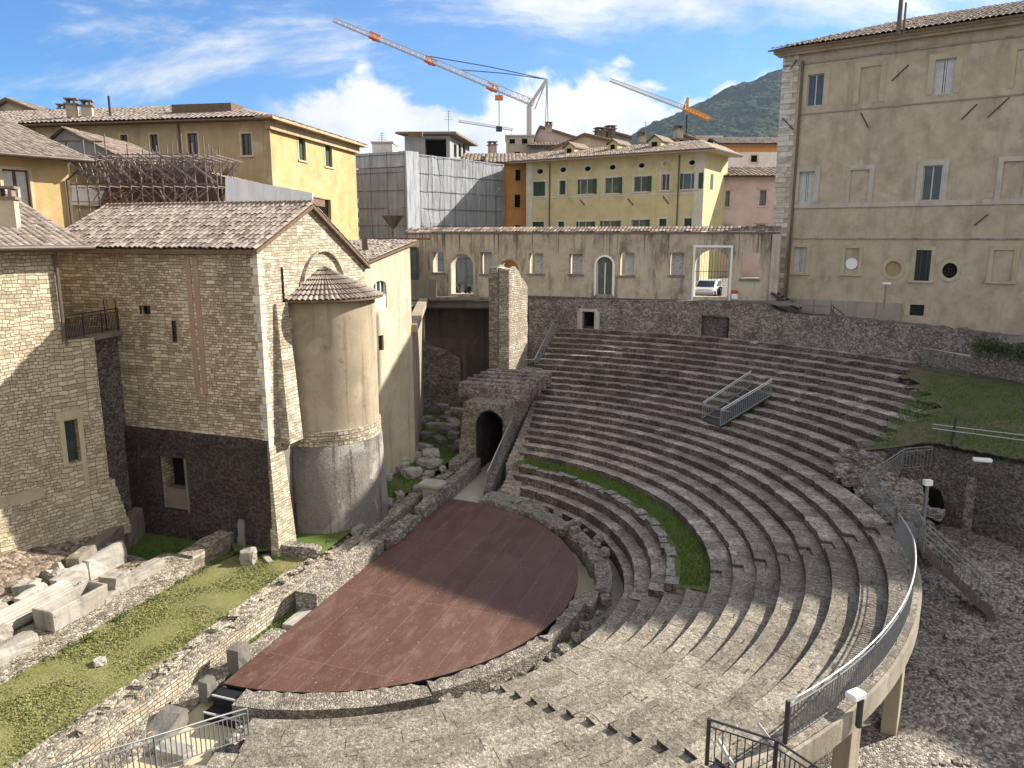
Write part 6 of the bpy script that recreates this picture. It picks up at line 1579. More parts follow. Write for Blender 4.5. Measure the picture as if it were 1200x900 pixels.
for i in range(1, 5):
    a = h['a'] + (h['b'] - h['a']) * i / 5; mb.bar(fp.P(a, h['z0'] + .2, -.1), fp.P(a, h['z1'] - .2, -.1), .03); z = h['z0'] + (h['z1'] - h['z0']) * i / 5; mb.bar(fp.P(h['a'] + .2, z, -.1), fp.P(h['b'] - .2, z, -.1), .03)
mb.build('grille', M['darkmetal'], pal)
fp.window(pal, H['o1'], 'blind', 'ochre_old')
for k in ('b1', 'b2', 'b3', 'b4', 'b5', 'b6'): fp.window(pal, H[k], 'blind', 'beige')
for k in ('m1', 'm2', 'b3', 'b4'): sur(pal, fp, H[k], 'trim', .38 if k[0] == 'm' else .31, .07, False)
for k in ('u1', 'u2', 'b1', 'b2'): sur(pal, fp, H[k], 'paintband', .38, .03, False)
for k in ('g1', 'g2', 'b5', 'b6'): sur(pal, fp, H[k], 'paintband', .27, .05, True)
for k in ('o1', 'o2'): sur(pal, fp, H[k], 'paintband', .24, .05)
sur(pal, fp, H['bs'], 'paintband', .33, .05, False)
mb = MB(); z0 = fp.at(1000, 243)[1]; z1 = fp.at(1000, 237.3)[1]; fp.slab(mb, PA0 + 1.4, PA1, z0, z1, -.05, .1); mb.build('string_course', M['trim'], pal)
mb = MB()
for z in (22.92, 13.74): fp.slab(mb, PA0 + 1.4, PA1, z, z + .09, -.05, .07)
fp.slab(mb, PA0, PA1, 26.5, 26.64, -.05, .08); mb.build('string_course', M['beige_base'], pal)
mb = MB(); fp.slab(mb, PA0 - .35, PA1, 27.22, 27.4, -.2, .4); fp.slab(mb, PA0 - .6, PA1, 27.4, 27.62, -.2, .65); mb.build('cornice', M['beige'], pal)
mb = MB()
for i in range(48):
    z = 8.8 + i * .385; w = 1.15 if i % 2 else .8; fp.slab(mb, PA0 - .04, PA0 + w, z, z + .36, -.1, .05)
mb.build('quoins', M['quoin'], pal)
mb = MB(); fp.slab(mb, PA0 + .2, 8.4, 7.3, fp.at(960, 351)[1], -.1, .22); mb.build('base_band', M['beige_base'], pal)
drainpipe(fp, pal, .15, 8.6, PZ - .6, .1, 'pipe', .14, None)
for (u0, v0, u1, v1) in ((1045, 95, 1065, 76), (1009, 132, 1018, 150), (1127, 140, 1145, 122), (1157, 138, 1183, 114), (1142, 264, 1158, 251), (926, 82, 934, 70), (917, 138, 930, 152)):
    mb = MB(); a, b = fp.at(u0, v0), fp.at(u1, v1); mb.bar(fp.P(a[0], a[1], .05), fp.P(b[0], b[1], .05), .065); mb.build('wall_anchor', M['darkmetal'], pal)
mb = MB(); a = fp.at(998, 309); 
n = 16; mb.prism([fp.P(a[0] + .42 * math.cos(6.283 * i / n), a[1] + .42 * math.sin(6.283 * i / n), .0) for i in range(n)], fp.o * .03); mb.build('white_patch', M['whitepaint'], pal)
slope(fp, PA0 - .9, PA1, 27.64, 1.0, 9, 17, 'roof', pal, 'tile_dark', .36, .5, amp=.09, rng=lambda t: (t * 8.0, PA1 - PA0 + .9))
mb = MB(); q = SY(1054, 22, 54); mb.tube([q - Vector((0, 0, 1)), q + Vector((0, 0, 3))], .14, 8); mb.tube([q + Vector((.35, 0, -1)), q + Vector((.35, 0, 1.0))], .07, 8); mb.build('flue', M['pipe'], pal)
for dz, hh in ((0, 0),):
    lamp = thing('lamp_post', 'slim lamp post with a flat white head in front of the palace', 'lamp', tuple(SY(1035, 362, 51)))
    p = SY(1035.5, 363, 51); t_ = SY(1036.5, 333, 51); mb = MB(); mb.tube([p, Vector((p.x, p.y, t_.z))], .05, 6); mb.build('pole', M['galv'], lamp); mb = MB(); mb.box((p.x, p.y, t_.z), (.5, .3, .12)); mb.build('lamp_head', M['whitepaint'], lamp)

# ================================================================ yellow palace
y0, y1 = SY(617, 190, 97), SY(827, 175, 84); fy = Fac((y0.x, y0.y), (y1.x - y0.x, y1.y - y0.y)); ye = thing('yellow_palace', 'yellow palace with green shutters and a row of oval attic windows', 'palace', (y0.x, y0.y, 8.6))
LY = math.hypot(y1.x - y0.x, y1.y - y0.y); yz = fy.at(620, 190)[1]
up = [(624.7, 213, 639, 229.7, 1), (655.8, 211.7, 662.8, 228, 1), (679.7, 210, 695, 227.5, 2), (708.7, 208, 724.7, 226.7, 3), (742.8, 206.7, 759, 224.7, 3), (775.2, 204, 784.6, 223, 0), (800, 203, 818.8, 221.6, 2)]
lw_ = [(623.7, 260, 637.5, 272, 1), (654, 259.7, 661, 272, 1), (677.8, 259.7, 693, 272, 2), (706, 258.7, 722.5, 272, 2), (740, 257.5, 756.7, 271, 3), (772.4, 256.6, 781, 271, 1), (801.7, 256, 810.5, 271, 1)]
ov = [(633, 201), (660, 199), (688.7, 197.8), (718, 196), (752, 194), (781, 192), (811, 190.5)]
HU = [fy.px(*b[:4]) for b in up]; HL = []
for b in lw_: h = fy.px(b[0], b[1], b[2], b[3]); h['z0'] -= .9; HL.append(h)
HO = [fy.px(u - 3.6, v - 2.9, u + 3.6, v + 2.9, 'round', .2) for u, v in ov]
mb = MB(); fy.face(mb, 0, LY, 8, yz)
sd_ = Fac(fy.P(LY, 0)[:2], (.55, .83))
SDL = sd_.at(851, 230)[0]
mb.quad(fy.P(LY, 8), fy.P(LY, yz), sd_.P(SDL, yz), sd_.P(SDL, 8)); mb.quad(fy.P(0, 8), fy.P(0, yz), fy.P(0, yz, -12), fy.P(0, 8, -12)); mb.build('wall', M['yellow'], ye, fix=False)
for hs_, src in ((HU, up), (HL, lw_)):
    for h, b in zip(hs_, src):
        c = b[4]
        if c == 1: fy.window(ye, h, 'louvre')
        elif c == 0: fy.window(ye, h, 'glass', 'frame', 'glass', 1)
        else: fy.window(ye, h, 'open', 'frame', 'gglass', 1, 0 if c == 2 else 1)
for i, h in enumerate(HO): fy.window(ye, h, 'blind' if i == 5 else 'void', 'yellow')
mb = MB()
for h in HU + HL: sur(ye, fy, h, 'yellowband', .22, .04)
for h in HO: sur(ye, fy, h, 'yellowband', .16, .04)
zs = fy.at(700, 229.5)[1]; fy.slab(mb, 0, LY, zs - .12, zs + .06, -.05, .05)
fy.slab(mb, 0, .95, 8, yz - .05, -.05, .06); fy.slab(mb, LY - 1.1, LY, 8, yz - .05, -.05, .06); mb.build('trim', M['yellowband'], ye)
for u in (644.5, 795): drainpipe(fy, ye, fy.at(u, 220)[0], 8.6, yz - .3, .08, 'pipe', .1, None)
mb = MB(); h = sd_.hole(*sorted((sd_.at(832.5, 215)[0], sd_.at(835.5, 215)[0])), sd_.at(834, 222)[1], sd_.at(834, 204)[1]); sd_.slab(mb, h['a'], h['b'], h['z0'], h['z1'], -.1, .03); mb.build('shutter', M['louvre'], ye)
for (u0, v0, u1, v1) in ((680, 234, 685, 240), (736, 233, 742, 240), (777, 230, 784, 239)):
    mb = MB(); a, b = fy.at(u0, v0), fy.at(u1, v1); mb.bar(fy.P(a[0], a[1], .05), fy.P(b[0], b[1], .05), .12); mb.build('wall_anchor', M['wood'], ye)
# hipped roof with a wide eave
e = 1.7; c0, c1 = fy.P(-e, yz + .05, e), fy.P(LY + e * .9, yz + .05, e); c2 = sd_.P(SDL, yz + .05, e); 
Lr = (c1 - c0).length; rl = 7.5; rise = 1.75
mb = MB(); tile_roof(mb, c0, fy.d, (-fy.o * rl + Vector((0, 0, rise))), Lr, math.hypot(rl, rise), .3, .55, .06, rng=lambda t: (0, Lr - t * 4.2)); yr = mb.build('roof', M['tile_far'], ye, fix=False)
top1 = c1 - fy.o * rl + Vector((0, 0, rise)) - fy.d * 4.2; top0 = c0 - fy.o * rl + Vector((0, 0, rise))
mb = MB(); mb.add([c1, c2, top1 + (c2 - c1) * .8, top1], [(0, 1, 2, 3)]); mb.add([top0, top1, top1 - fy.o * 8 - Vector((0, 0, 3)), top0 - fy.o * 8 - Vector((0, 0, 3))], [(0, 1, 2, 3)]); mb.build('rear_roof', M['tile_far'], yr, fix=False)
mb = MB(); dn = Vector((0, 0, -.22))
mb.quad(c0 + dn, c1 + dn, fy.P(LY, yz - .1), fy.P(0, yz - .1)); mb.quad(c1 + dn, c2 + dn, sd_.P(SDL, yz - .1), fy.P(LY, yz - .1)); mb.quad(c0 + dn, c1 + dn, c1, c0); mb.quad(c1 + dn, c2 + dn, c2, c1); mb.build('soffit', M['cream'], ye, fix=False)
mb = MB(); mb.bar(c0 + Vector((0, 0, -.05)), c1 + Vector((0, 0, -.05)), .2, .14); mb.bar(c1 + Vector((0, 0, -.05)), c2 + Vector((0, 0, -.05)), .2, .14); mb.build('gutter', M['gutter'], ye)
for u, v, w in ((667, 180, 9), (718, 175, 8), (767, 173, 10)):          # dormers
    p = SY(u, v, 97 - (u - 617) * .062 + 2.6); k = w / 885 * p.y; d = fy.d; o = fy.o
    mb = MB(); a, b = p - d * k * .75, p + d * k * .75; z1_ = p.z + k * .7
    F_ = [a - Vector((0, 0, .6)), b - Vector((0, 0, .6)), Vector((b.x, b.y, z1_)), Vector((p.x, p.y, z1_ + k * .55)), Vector((a.x, a.y, z1_))]; mb.prism(F_, -o * 4); dm = mb.build('dormer', M['yellow'], ye)
    mb = MB()
    for s in (-1, 1):
        q0 = Vector((p.x, p.y, z1_ + k * .62)) + o * .25; q1 = p + d * s * k * .95 + o * .25; q1.z = z1_ - .05; mb.hexa([q0, q1, q1 - o * 4.2, q0 - o * 4.2] + [v + Vector((0, 0, .14)) for v in (q0, q1, q1 - o * 4.2, q0 - o * 4.2)])
    mb.build('dormer_roof', M['tile_dark'], dm)
    mb = MB(); c = p + o * .03; mb.hexa([c - d * k * .32, c + d * k * .32, c + d * k * .32 + o * .04, c - d * k * .32 + o * .04] + [v + Vector((0, 0, k * .62)) for v in (c - d * k * .32, c + d * k * .32, c + d * k * .32 + o * .04, c - d * k * .32 + o * .04)]); mb.build('dormer_window', M['void'], dm)

# ================================================================ other houses of the town
def block(name, label, Y, u0, u1, vtop, depth, mat, wins=(), roof=None, zb=8.0, cat='house', roofmat='tile_far', style='louvre_g', v2=None, over=.5, wmat='trim', hood=0.0):
    p0, p1 = SY(u0, vtop, Y), SY(u1, vtop if v2 is None else v2, Y); f = Fac((p0.x, p0.y), (1, 0)); t = thing(name, label, cat, (p0.x, p0.y, zb)); L = p1.x - p0.x; z = p0.z
    hs_ = [f.px(*w[:4], 'rect', .2) for w in wins]
    shell(f, t, mat, 0, L, zb, z, depth)
    for h, w in zip(hs_, wins): f.window(t, h, w[4] if len(w) > 4 else style)
    for h in hs_: sur(t, f, h, wmat, .16, .04, True, 0, hood)
    if roof is not None: slope(f, -over, L + over, z + .05, over + .2, depth * .5, roof, 'roof', t, roofmat, .5, .7, amp=.1)
    else:
        mb = MB(); f.slab(mb, -.15, L + .15, z, z + .25, -depth, .15); mb.build('parapet', M['trim'], t)
    return t, f
block('pink_house', 'pink house with grey shutters between the yellow and the beige palaces', 90, 838, 925, 208, 10, 'pink', [(846, 224, 855, 242), (890, 223, 898, 241), (843, 264, 854, 276), (886, 263, 897, 276)], 14, wmat='pink', hood=.18)
t, f = block('white_upper_house', 'white and orange upper house above the pink house roof', 104, 846, 930, 170, 10, 'white_pl', [(880, 182, 887.5, 190, 'void')], 14, wmat='pink')
mb = MB(); f.slab(mb, 0, 10, f.at(870, 178)[1], f.at(870, 171)[1], -.1, .06); mb.build('frieze', M['orange'], t)
t, f = block('orange_house', 'narrow orange house squeezed between the wrapped building and the yellow palace', 100, 572, 622, 192, 12, 'orange', [(604, 198.7, 610, 212, 'void'), (603, 228, 609.7, 243, 'void'), (603, 264, 609, 272, 'void')], 14, wmat='orange')
block('tall_beige_house', 'small beige house top with two dark windows left of the crane mast', 122, 593, 626, 160, 8, 'cream', [(597, 163, 603.5, 168.5, 'void'), (611.5, 162.5, 618, 168.5, 'void'), (603, 178, 609, 184, 'void')], None, 18)
t, f = block('stepped_house', 'low pale house fronts below the brown gable behind the crane', 120, 622, 668, 172, 8, 'greypl', [], 12, 18)
def gable_house(name, label, Y, uL, uR, vE, uP, vP, depth, mat, wins=(), zb=14.0, roofmat='tile_dark', vER=None):
    a, b, p = SY(uL, vE, Y), SY(uR, vE if vER is None else vER, Y), SY(uP, vP, Y); t = thing(name, label, 'house', (p.x, p.y, zb)); mb = MB()
    mb.prism([Vector((a.x, Y, zb)), Vector((b.x, Y, zb)), b, p, a], (0, depth, 0)); mb.build('wall', M[mat], t)
    mb = MB(); ov_ = Vector((0, -.5, .05))
    for q in (a, b): e = (q - p); e2 = p + e * 1.12; tile_roof(mb, e2 + ov_, (0, 1, 0), p - e2, depth + .6, (p - e2).length, .5, .7, .1)
    ro = mb.build('roof', M[roofmat], t, fix=False)
    mb = MB()
    for q in (a, b): e2 = p + (q - p) * 1.12; mb.hexa([e2 + ov_ - Vector((0, 0, .3)), p + ov_ - Vector((0, 0, .3)), p + ov_ + Vector((0, depth, -.3)), e2 + ov_ + Vector((0, depth, -.3)), e2 + ov_, p + ov_, p + ov_ + Vector((0, depth, 0)), e2 + ov_ + Vector((0, depth, 0))])
    mb.build('eave_boards', M['wood'], ro)
    f = Fac((a.x, Y), (1, 0))
    for w in wins: h = f.px(*w, 'rect', .0); mb = MB(); f.slab(mb, h['a'], h['b'], h['z0'], h['z1'], -.1, .03); mb.build('window', M['void'], t)
    return t
gable_house('brown_gable_house', 'house with a brown gable and one chimney beside the crane mast', 125, 627, 672, 160, 633, 148, 9, 'pink', [], vER=160)
gable_house('cream_gable_house', 'broad cream gabled house behind the yellow palace roof', 115, 646, 731, 174, 685, 157, 9, 'cream', [(645, 176, 652, 183)], vER=168)
gable_house('grey_gable_house', 'plain grey house end right of the two chimney stacks', 124, 700, 738, 160, 720, 155, 8, 'greypl', [], vER=160)
gable_house('small_brown_house', 'small brown house under the slope of the wooded hill', 112, 784, 822, 165, 800, 157, 8, 'greypl', [(797, 164, 801, 168)], vER=166)
block('stacked_roof_house', 'cluttered house top with dark openings below the hill', 116, 816, 846, 161, 6, 'cream', [(829, 163, 836, 168, 'void'), (820, 170, 825, 176, 'void')], None, 16)
for i, (u, v, Y, w, h, lab) in enumerate([(703, 163, 118, 1.3, 1.6, 'left of the two dark chimney stacks above the cream gable'), (715, 163, 119, 1.2, 1.9, 'right of the two dark chimney stacks above the cream gable'), (643, 152, 122, .8, 1.1, 'single chimney on the brown gabled house'), (577, 180, 110, 1.0, 1.6, 'chimney with a dark cowl by the orange house'), (795, 158, 110, 1.0, 1.2, 'dark chimney on the small brown house under the hill'), (752, 163, 112, .9, .9, 'low chimney behind the dormers of the yellow palace')]):
    p = SY(u, v, Y); t = thing('chimney', lab, 'chimney', tuple(p)); chimney(t, (p.x, p.y, p.z - .5), w, h, 'brownwall' if i < 2 else 'beige')
for i, (u, v, Y, h, lab) in enumerate([(756, 168, 100, 2.6, 'thin aerial on the yellow palace ridge'), (813, 160, 112, 2.2, 'aerial with cross bars left of the cluttered house'), (842, 160, 112, 3.0, 'tall aerial with cross bars above the cluttered house'), (885, 167, 103, 3.2, 'aerial standing on the white upper house'), (526, 155, 92, 2.4, 'aerial above the grey attic tower'), (448, 176, 84, 1.8, 'small aerial above the pale scaffold sheet')]):
    p = SY(u, v, Y); mb = MB(); mb.tube([p, p + Vector((0, 0, h))], .04, 5)
    for k in range(4): z = h * (.6 + .12 * k); mb.bar(p + Vector((-.5 + .08 * k, 0, z)), p + Vector((.5 - .08 * k, 0, z)), .03)
    mb.solo('aerial', M['antenna'], lab, 'aerial')
# wrapped building
wp0, wp1, wpl = SY(475, 178, 85), SY(590, 195, 99), SY(419, 178, 88); wr_ = thing('wrapped_building', 'large building wrapped in grey scaffold netting', 'building', (wp0.x, wp0.y, 8))
f1 = Fac((wp0.x, wp0.y), (wp1.x - wp0.x, wp1.y - wp0.y)); f2 = Fac((wp0.x, wp0.y), (wpl.x - wp0.x, wpl.y - wp0.y)); wz = wp0.z
W1, W2 = f1.at(590, 230)[0], f2.at(418, 230)[0]
def net(f, L, z0, z1, mat, name, mi=0):
    mb = MB(); nx, nzz = int(L / 1.0), 12
    for i in range(nx):
        for j in range(nzz):
            def q(i, j): x = L * i / nx; z = z0 + (z1 - z0) * j / nzz; return f.P(x, z, .05 + nz(x * .9, z * .5, 4) * .22)
            mb.quad(q(i, j), q(i + 1, j), q(i + 1, j + 1), q(i, j + 1))
    return mb.build(name, M[mat], wr_, fix=False, smooth=True)
net(f1, W1, 8, wz - .05, 'net', 'netting'); net(f2, W2, 8, wz - 1.6, 'net', 'netting'); net(f2, W2, wz - 1.5, wz + .1, 'net_w', 'pale_sheet')
mb = MB(); mb.hexa([f1.P(-.25, 8, .35), f1.P(1.7, 8, .35), f1.P(1.7, 8, .1), f1.P(-.25, 8, .1), f1.P(-.25, wz + .1, .35), f1.P(1.7, wz + .1, .35), f1.P(1.7, wz + .1, .1), f1.P(-.25, wz + .1, .1)]); mb.build('pale_corner_sheet', M['net_w'], wr_)
mb = MB(); mb.quad(f1.P(0, 8, -.5), f1.P(W1, 8, -.5), f1.P(W1, wz - .6, -.5), f1.P(0, wz - .6, -.5)); mb.quad(f2.P(0, 8, -.5), f2.P(W2, 8, -.5), f2.P(W2, wz - .6, -.5), f2.P(0, wz - .6, -.5)); mb.quad(f1.P(0, wz - .6, -.5), f1.P(W1, wz - .6, -.5), f1.P(W1, wz - .6, -12), f2.P(W2, wz - .6, -.5)); mb.build('wall', M['greypl'], wr_, fix=False)
mb = MB()
for f, L in ((f1, W1), (f2, W2)):
    n = int(L / 1.9)
    for i in range(n + 1): mb.bar(f.P(L * i / n, 8, .3), f.P(L * i / n, wz + .15, .3), .035)
    for k in range(7): z = wz - .2 - k * 1.9; mb.bar(f.P(0, z, .1), f.P(L, z, .1), .04)
mb.build('scaffold_tubes', M['darkmetal'], wr_)
mb = MB()
for k in range(9): z = 9.2 + k * 1.05; mb.bar(f2.P(f2.at(423, 240)[0], z, .5), f2.P(f2.at(423, 240)[0], z + .5, .5), .3, .12)
mb.build('rubble_chute', M['whitepaint'], wr_)
at_ = thing('attic_tower', 'grey roof tower with a dark open loggia above the wrapped building', 'roof tower', tuple(SY(500, 185, 92)))
ta, tb, tc = SY(474, 159, 99), SY(527, 160, 99), SY(550, 166, 111)
fA = Fac((ta.x, ta.y), (1, 0)); fB = Fac((tb.x, tb.y), (tc.x - tb.x, tc.y - tb.y)); LA = tb.x - ta.x; LB = math.hypot(tc.x - tb.x, tc.y - tb.y); zb2, zt2 = SY(500, 196, 99).z, ta.z
ho = fA.px(498, 162, 523, 184, 'rect', 1.8); hb = [fB.px(u - 1.6, 169, u + 1.6, 184, 'rect', .2) for u in (533.5, 539, 544)]
mb = MB(); fA.face(mb, 0, LA, zb2, zt2); fB.face(mb, 0, LB, zb2, zt2); mb.quad(fA.P(0, zb2), fA.P(0, zt2), fA.P(0, zt2, -9), fA.P(0, zb2, -9)); mb.build('wall', M['greypl'], at_, fix=False)
mb = MB(); fA.fill(mb, ho, -1.75); mb.build('loggia', M['void'], at_, fix=False)
for h in hb: fB.window(at_, h, 'void')
mb = MB(); zt3 = zt2 + .1; c = [Vector((ta.x - 1.0, ta.y - 1.0, zt3)), Vector((tb.x + .9, tb.y - 1.2, zt3)), Vector((tc.x + 1.2, tc.y + .5, zt3)), Vector((ta.x + 3, tc.y + 1, zt3))]; pk_ = sum(c, Vector()) / 4 + Vector((0, 0, 1.0))
mb.hexa(c + [v + Vector((0, 0, .25)) for v in c])
for i in range(4): mb.add([c[i] + Vector((0, 0, .26)), c[(i + 1) % 4] + Vector((0, 0, .26)), pk_], [(0, 1, 2)])
mb.build('roof', M['tile_dark'], at_, fix=False)
p = SY(487, 157, 92); mb = MB(); mb.box(tuple(p - Vector((0, 0, .3))), (1.6, 1, .5)); mb.build('chimney', M['wood'], at_)
block('grey_low_house', 'little pale roof top peeping over the scaffold sheet', 112, 436, 460, 168, 5, 'white_pl', [], None, 18)
block('tile_roof_house', 'low tiled house roof right of the wrapped building', 104, 545, 612, 190, 8, 'brownwall', [], 16, 14)
# far left houses
gable_house('far_left_house', 'pale house with a small dark window at the far left skyline', 78, -30, 74, 140, 10, 116, 9, 'cream', [(14, 133, 20, 143)], vER=142)
block('far_left_low_house', 'low tiled house front in front of the far left house', 66, -60, 32, 150, 8, 'cream', [], 14, 12)
for u, lab in ((74, 'left one of two small pale chimneys on the far left roofs'), (84, 'right one of two small pale chimneys on the far left roofs')):
    p = SY(u, 138, 76); t = thing('chimney', lab, 'chimney', tuple(p)); chimney(t, (p.x, p.y, p.z), .7, .7, 'cream')

# ================================================================ cranes
def lattice(mb, a, b, w, n, r=.06, taper=1.0):
    a, b = Vector(a), Vector(b); d = (b - a).normalized(); s = d.cross(Vector((0, 0, 1))).normalized(); u = s.cross(d)
    def q(i, k):
        f = i / n; ww = w * (1 + (taper - 1) * f); c = a.lerp(b, f)
        return c + (s * (-ww / 2) if k == 0 else s * (ww / 2) if k == 1 else u * ww * .85)
    for k in range(3): mb.bar(q(0, k), q(n, k), r * 1.5)
    for i in range(n):
        for k in range(3): mb.bar(q(i, k), q(i + 1, (k + 1) % 3), r); mb.bar(q(i, k), q(i, (k + 1) % 3), r)
cr = thing('tower_crane', 'large white and orange tower crane with a raised jib above the town', 'crane', tuple(SY(621, 200, 130)))
Yc = 130; base = SY(620, 205, Yc); head = SY(620, 124, Yc); tip = SY(390, 25, Yc - 4)
mb = MB(); mb.bar(Vector((base.x, Yc, 8)), Vector((head.x, Yc, head.z)), .8, .8); mb.build('mast', M['crane_w'], cr)
mb = MB(); lattice(mb, head + Vector((.6, 0, 0)), tip, 1.1, 34, .07, .6); mb.build('jib', M['crane_w'], cr)
for f in (.2, .52, .8):
    mb = MB(); p = head.lerp(tip, f); jd = (tip - head).normalized(); lattice(mb, p - jd * .9, p + jd * .9, .95, 2, .12); mb.bar(p - jd * .25, p + jd * .25, .6, .5); mb.build('jib_section', M['crane_o'], cr)
af = SY(641, 93, Yc); mb = MB(); mb.bar(head, af, .5, .5); mb.bar(head + Vector((.9, 0, -.6)), af, .2); mb.build('strut', M['crane_w'], cr)
mb = MB()
for q in (head.lerp(tip, .52) + Vector((0, 0, 1)), head.lerp(tip, .36) + Vector((0, 0, 1))): mb.tube([af, (af + q) / 2 + Vector((0, 0, .2)), q], .07, 5)
for dx in (-.5, .6): mb.tube([af, Vector((af.x + dx * .5, Yc, SY(640, 160, Yc).z))], .06, 5)
mb.build('stay_cable', M['darkmetal'], cr)
tr = head.lerp(tip, .16); mb = MB(); mb.box(tuple(tr + Vector((0, 0, -1.1))), (1.3, .9, .7)); mb.build('trolley', M['crane_o'], cr)
mb = MB(); mb.tube([tr, tr - Vector((0, 0, 5.2))], .06, 5); mb.box(tuple(tr - Vector((0, 0, 6.0))), (1.0, .5, .8)); mb.build('hook', M['darkmetal'], cr)
c2 = thing('yellow_crane', 'smaller yellow tower crane with a slanted jib before the wooded hill', 'crane', tuple(SY(806, 165, 230))); Y2 = 230
h2, t2, k2 = SY(800, 128, Y2), SY(714, 95, Y2), SY(830, 141, Y2)
mb = MB(); lattice(mb, h2, t2, 1.4, 26, .1, .7); mb.build('jib', M['crane_w'], c2)
mb = MB(); lattice(mb, h2, k2, 1.3, 8, .2); mb.bar(h2.lerp(k2, .6), k2, .9, .6); mb.build('counter_jib', M['crane_y'], c2)
mb = MB(); q = SY(806, 114, Y2); b2 = SY(805, 134, Y2); mb.bar(b2, q, .6); mb.bar(h2, q, .3); mb.build('apex', M['crane_y'], c2)
mb = MB(); lattice(mb, (b2.x, Y2, 20), b2, 1.8, 22, .16); mb.build('mast', M['antenna'], c2)
c3 = thing('distant_crane', 'faint thin crane jib far behind the large crane', 'crane', tuple(SY(600, 170, 300))); Y3 = 300
mb = MB(); lattice(mb, SY(601, 153, Y3), SY(537, 143, Y3), .9, 14, .07); mb.build('jib', M['antenna'], c3)
mb = MB(); q = SY(599, 152, Y3); lattice(mb, (q.x, Y3, 20), q, .9, 14, .08); mb.build('mast', M['antenna'], c3)

# ================================================================ wooded hill
SKYL = [(-.6, .0), (-.2, .0), (.0, .05), (.1, .105), (.1525, .137), (.181, .150), (.226, .171), (.260, .185), (.294, .199), (.328, .210), (.356, .218), (.45, .238), (.6, .235), (.8, .19), (1.1, .1), (1.5, 0)]
def hill_z(x, y):
    t = x / 2600.0; h = 0
    for (a, b), (c, d) in zip(SKYL, SKYL[1:]):
        if a <= t < c: h = b + (d - b) * (t - a) / (c - a)
    h *= 2600; q = (y - 2600) / 1150.0
    k = max(0, 1 - abs(q)) ** .8 if q < 0 else max(0, 1 - q * .7)
    k2 = min(1, h * k / 60)
    return h * k - 12 + k2 * (nz(x, y, 0, .003) * 26 * abs(q) ** .5 + nz(x, y, 3, .012) * 12 + nz(x, y, 8, .05) * 6 + nz(x, y, 5, .11) * 4)
grid_ground('wooded_hill', -400, 3200, 1450, 3400, 330, 240, hill_z, M['forest'])
# ================================================================ air, sky, sun, camera
SUN_AZ, SUN_EL = R(21), R(31)
scene = bpy.context.scene
w = bpy.data.worlds.new('World'); scene.world = w; w.use_nodes = True
nt = w.node_tree; nt.nodes.clear()
class WG(G):
    def __init__(s, t): s.t = t; s._pos = s._uv = None
wg = WG(nt)
out = wg.n('ShaderNodeOutputWorld'); bg = wg.n('ShaderNodeBackground', Strength=.082)
sky = wg.n('ShaderNodeTexSky', {'sky_type': 'NISHITA', 'sun_disc': False, 'sun_elevation': SUN_EL, 'sun_rotation': math.pi / 2 - SUN_AZ, 'air_density': 1.0, 'dust_density': .6, 'ozone_density': 1.6, 'altitude': 400})
dirv = wg.n('ShaderNodeTexCoord').outputs['Generated']
sp = wg.n('ShaderNodeSeparateXYZ'); wg.put(sp.inputs[0], dirv)
ay = wg.math('MAXIMUM', wg.math('ABSOLUTE', sp.outputs[1]), .12)
tx = wg.math('DIVIDE', sp.outputs[0], ay); tz = wg.math('DIVIDE', sp.outputs[2], ay)     # bearing and height on the sky
cv = wg.n('ShaderNodeCombineXYZ'); wg.put(cv.inputs[0], tx); wg.put(cv.inputs[2], wg.math('MULTIPLY', tz, 1.45))
vec = cv.outputs[0]
def bump_at(c, wd, x): return wg.math('SUBTRACT', 1.0, wg.math('MINIMUM', 1.0, wg.math('POWER', wg.math('DIVIDE', wg.math('ABSOLUTE', wg.math('SUBTRACT', x, c)), wd), 2.0)))
n1 = wg.noise(5.2, 9, .58, vec=wg.scale(vec, (1, 1, 1), (3.1, 0, 1.7)), dist=.3)
# heaped cloud bank low over the town
top = wg.math('ADD', .148, wg.math('MULTIPLY', wg.noise(6.5, 2, .5, vec=wg.scale(vec, (1, 1, .15), (4.3, 0, 0))), .075))
edge = wg.math('SUBTRACT', top, tz)
bank = wg.math('ADD', wg.math('MULTIPLY', edge, 16.0), wg.math('MULTIPLY', wg.math('SUBTRACT', n1, .5), 4.4))
side = wg.math('MULTIPLY', wg.remap(tx, -.33, -.25), wg.remap(tx, .42, .20))
bank = wg.math('MULTIPLY', wg.remap(bank, .0, .38), side)
bank = wg.math('MULTIPLY', bank, wg.remap(tz, -.02, .10))
# ragged high cloud
n2 = wg.noise(2.6, 10, .66, vec=wg.scale(vec, (1, 1, 2.1), (1.2, 0, 5.0), (0, R(-14), 0)), dist=.45)
cov = wg.math('MULTIPLY', wg.remap(tx, -.22, .02), wg.remap(tz, .215, .29))
cov2 = wg.math('MULTIPLY', bump_at(-.40, .27, tx), bump_at(.27, .12, tz))
cov3 = wg.math('MULTIPLY', bump_at(.02, .3, tx), bump_at(.215, .06, tz))
high = wg.math('ADD', n2, wg.math('ADD', wg.math('MULTIPLY', cov, .22), wg.math('ADD', wg.math('MULTIPLY', cov2, .13), wg.math('MULTIPLY', cov3, .07))))
high = wg.math('MULTIPLY', wg.remap(high, .56, .80), .9)
mask = wg.math('MAXIMUM', bank, high)
back = wg.math('MULTIPLY', wg.remap(sp.outputs[1], .25, -.35), wg.remap(wg.noise(1.6, 7, .6, vec=dirv), .34, .52))  # unseen cloud behind the viewpoint, added to fill the shaded fronts
mask = wg.math('MULTIPLY', wg.math('MAXIMUM', mask, back), wg.remap(sp.outputs[2], -.01, .03))
shade = wg.remap(wg.math('ADD', wg.math('MULTIPLY', n1, .7), wg.math('MULTIPLY', wg.noise(11, 6, .6, vec=vec), .4)), .40, .66)
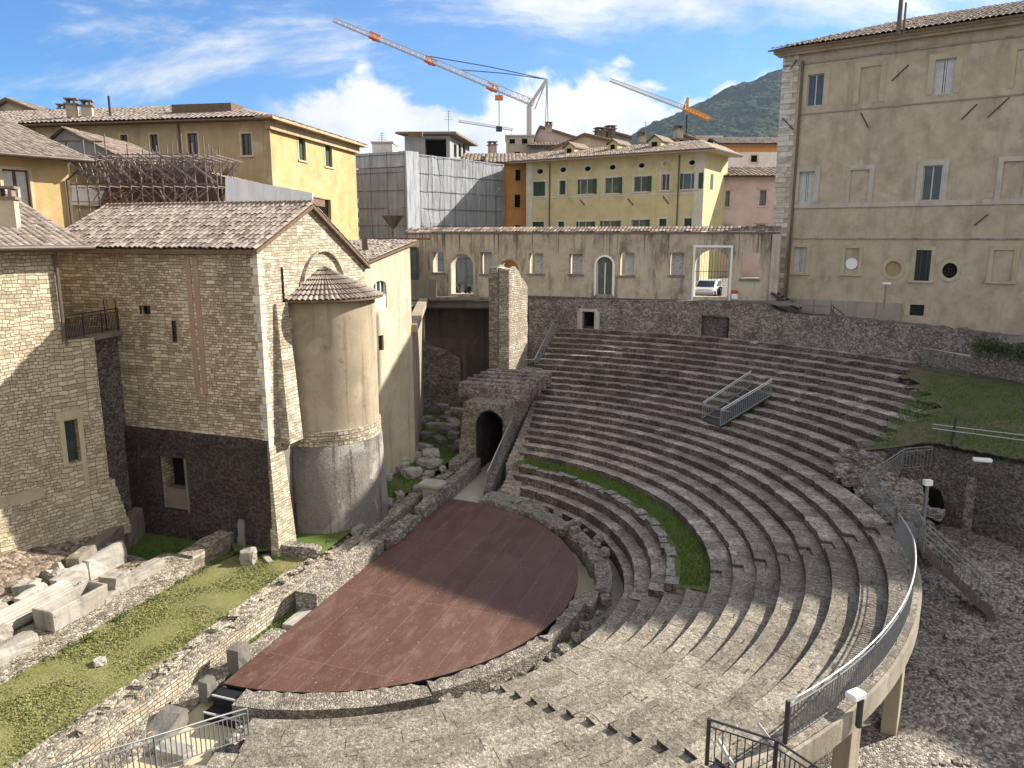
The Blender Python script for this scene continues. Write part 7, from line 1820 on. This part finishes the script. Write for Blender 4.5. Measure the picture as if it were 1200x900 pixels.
cc = wg.mix(shade, (3.6, 3.95, 4.5), (5.6, 5.6, 5.7))
skc = wg.mix(1.0, sky.outputs[0], (.39, .65, .94), 'MULTIPLY')
cc = wg.mix(wg.remap(sp.outputs[1], .1, -.4), cc, (6.8, 6.65, 6.5))  # the added cloud behind the viewpoint is brighter than the others
col = wg.mix(mask, skc, cc)
nt.links.new(col, bg.inputs[0]); nt.links.new(bg.outputs[0], out.inputs[0])

L = bpy.data.lights.new('sun', 'SUN'); L.energy = 5.0; L.angle = R(.55); L.color = (1.0, .95, .87)
so = bpy.data.objects.new('sun', L); COL.objects.link(so)
sv = Vector((math.cos(SUN_AZ) * math.cos(SUN_EL), math.sin(SUN_AZ) * math.cos(SUN_EL), math.sin(SUN_EL)))
so.rotation_euler = sv.to_track_quat('Z', 'Y').to_euler(); so.location = (60, 40, 80)

HAZE = True
if HAZE:
    mb = MB(); mb.hexa([(-720, -320, -2.8), (3420, -320, -2.8), (3420, 3820, -2.8), (-720, 3820, -2.8), (-720, -320, 760), (3420, -320, 760), (3420, 3820, 760), (-720, 3820, 760)])
    hm = bpy.data.materials.new('haze'); hm.use_nodes = True; t = hm.node_tree; t.nodes.clear()
    o = t.nodes.new('ShaderNodeOutputMaterial'); pv = t.nodes.new('ShaderNodeVolumePrincipled'); pv.inputs['Color'].default_value = (.62, .77, .98, 1); pv.inputs['Density'].default_value = 0.000042; pv.inputs['Anisotropy'].default_value = .2
    t.links.new(pv.outputs[0], o.inputs['Volume'])
    hz_ = mb.build('haze', hm); hz_['kind'] = 'stuff'

cam = bpy.data.cameras.new('camera'); co = bpy.data.objects.new('camera', cam); COL.objects.link(co)
cam.sensor_width = 36; cam.lens = 36 * FPX / 1200; cam.clip_start = .1; cam.clip_end = 12000
co.location = (0, 0, EYE); co.rotation_euler = (R(90) - TH, 0, 0); scene.camera = co
scene.render.resolution_x, scene.render.resolution_y = 1024, 768
vs = scene.view_settings; vs.view_transform = 'Standard'; vs.look = 'None'; vs.exposure = 1.25; vs.gamma = 1; vs.use_curve_mapping = False
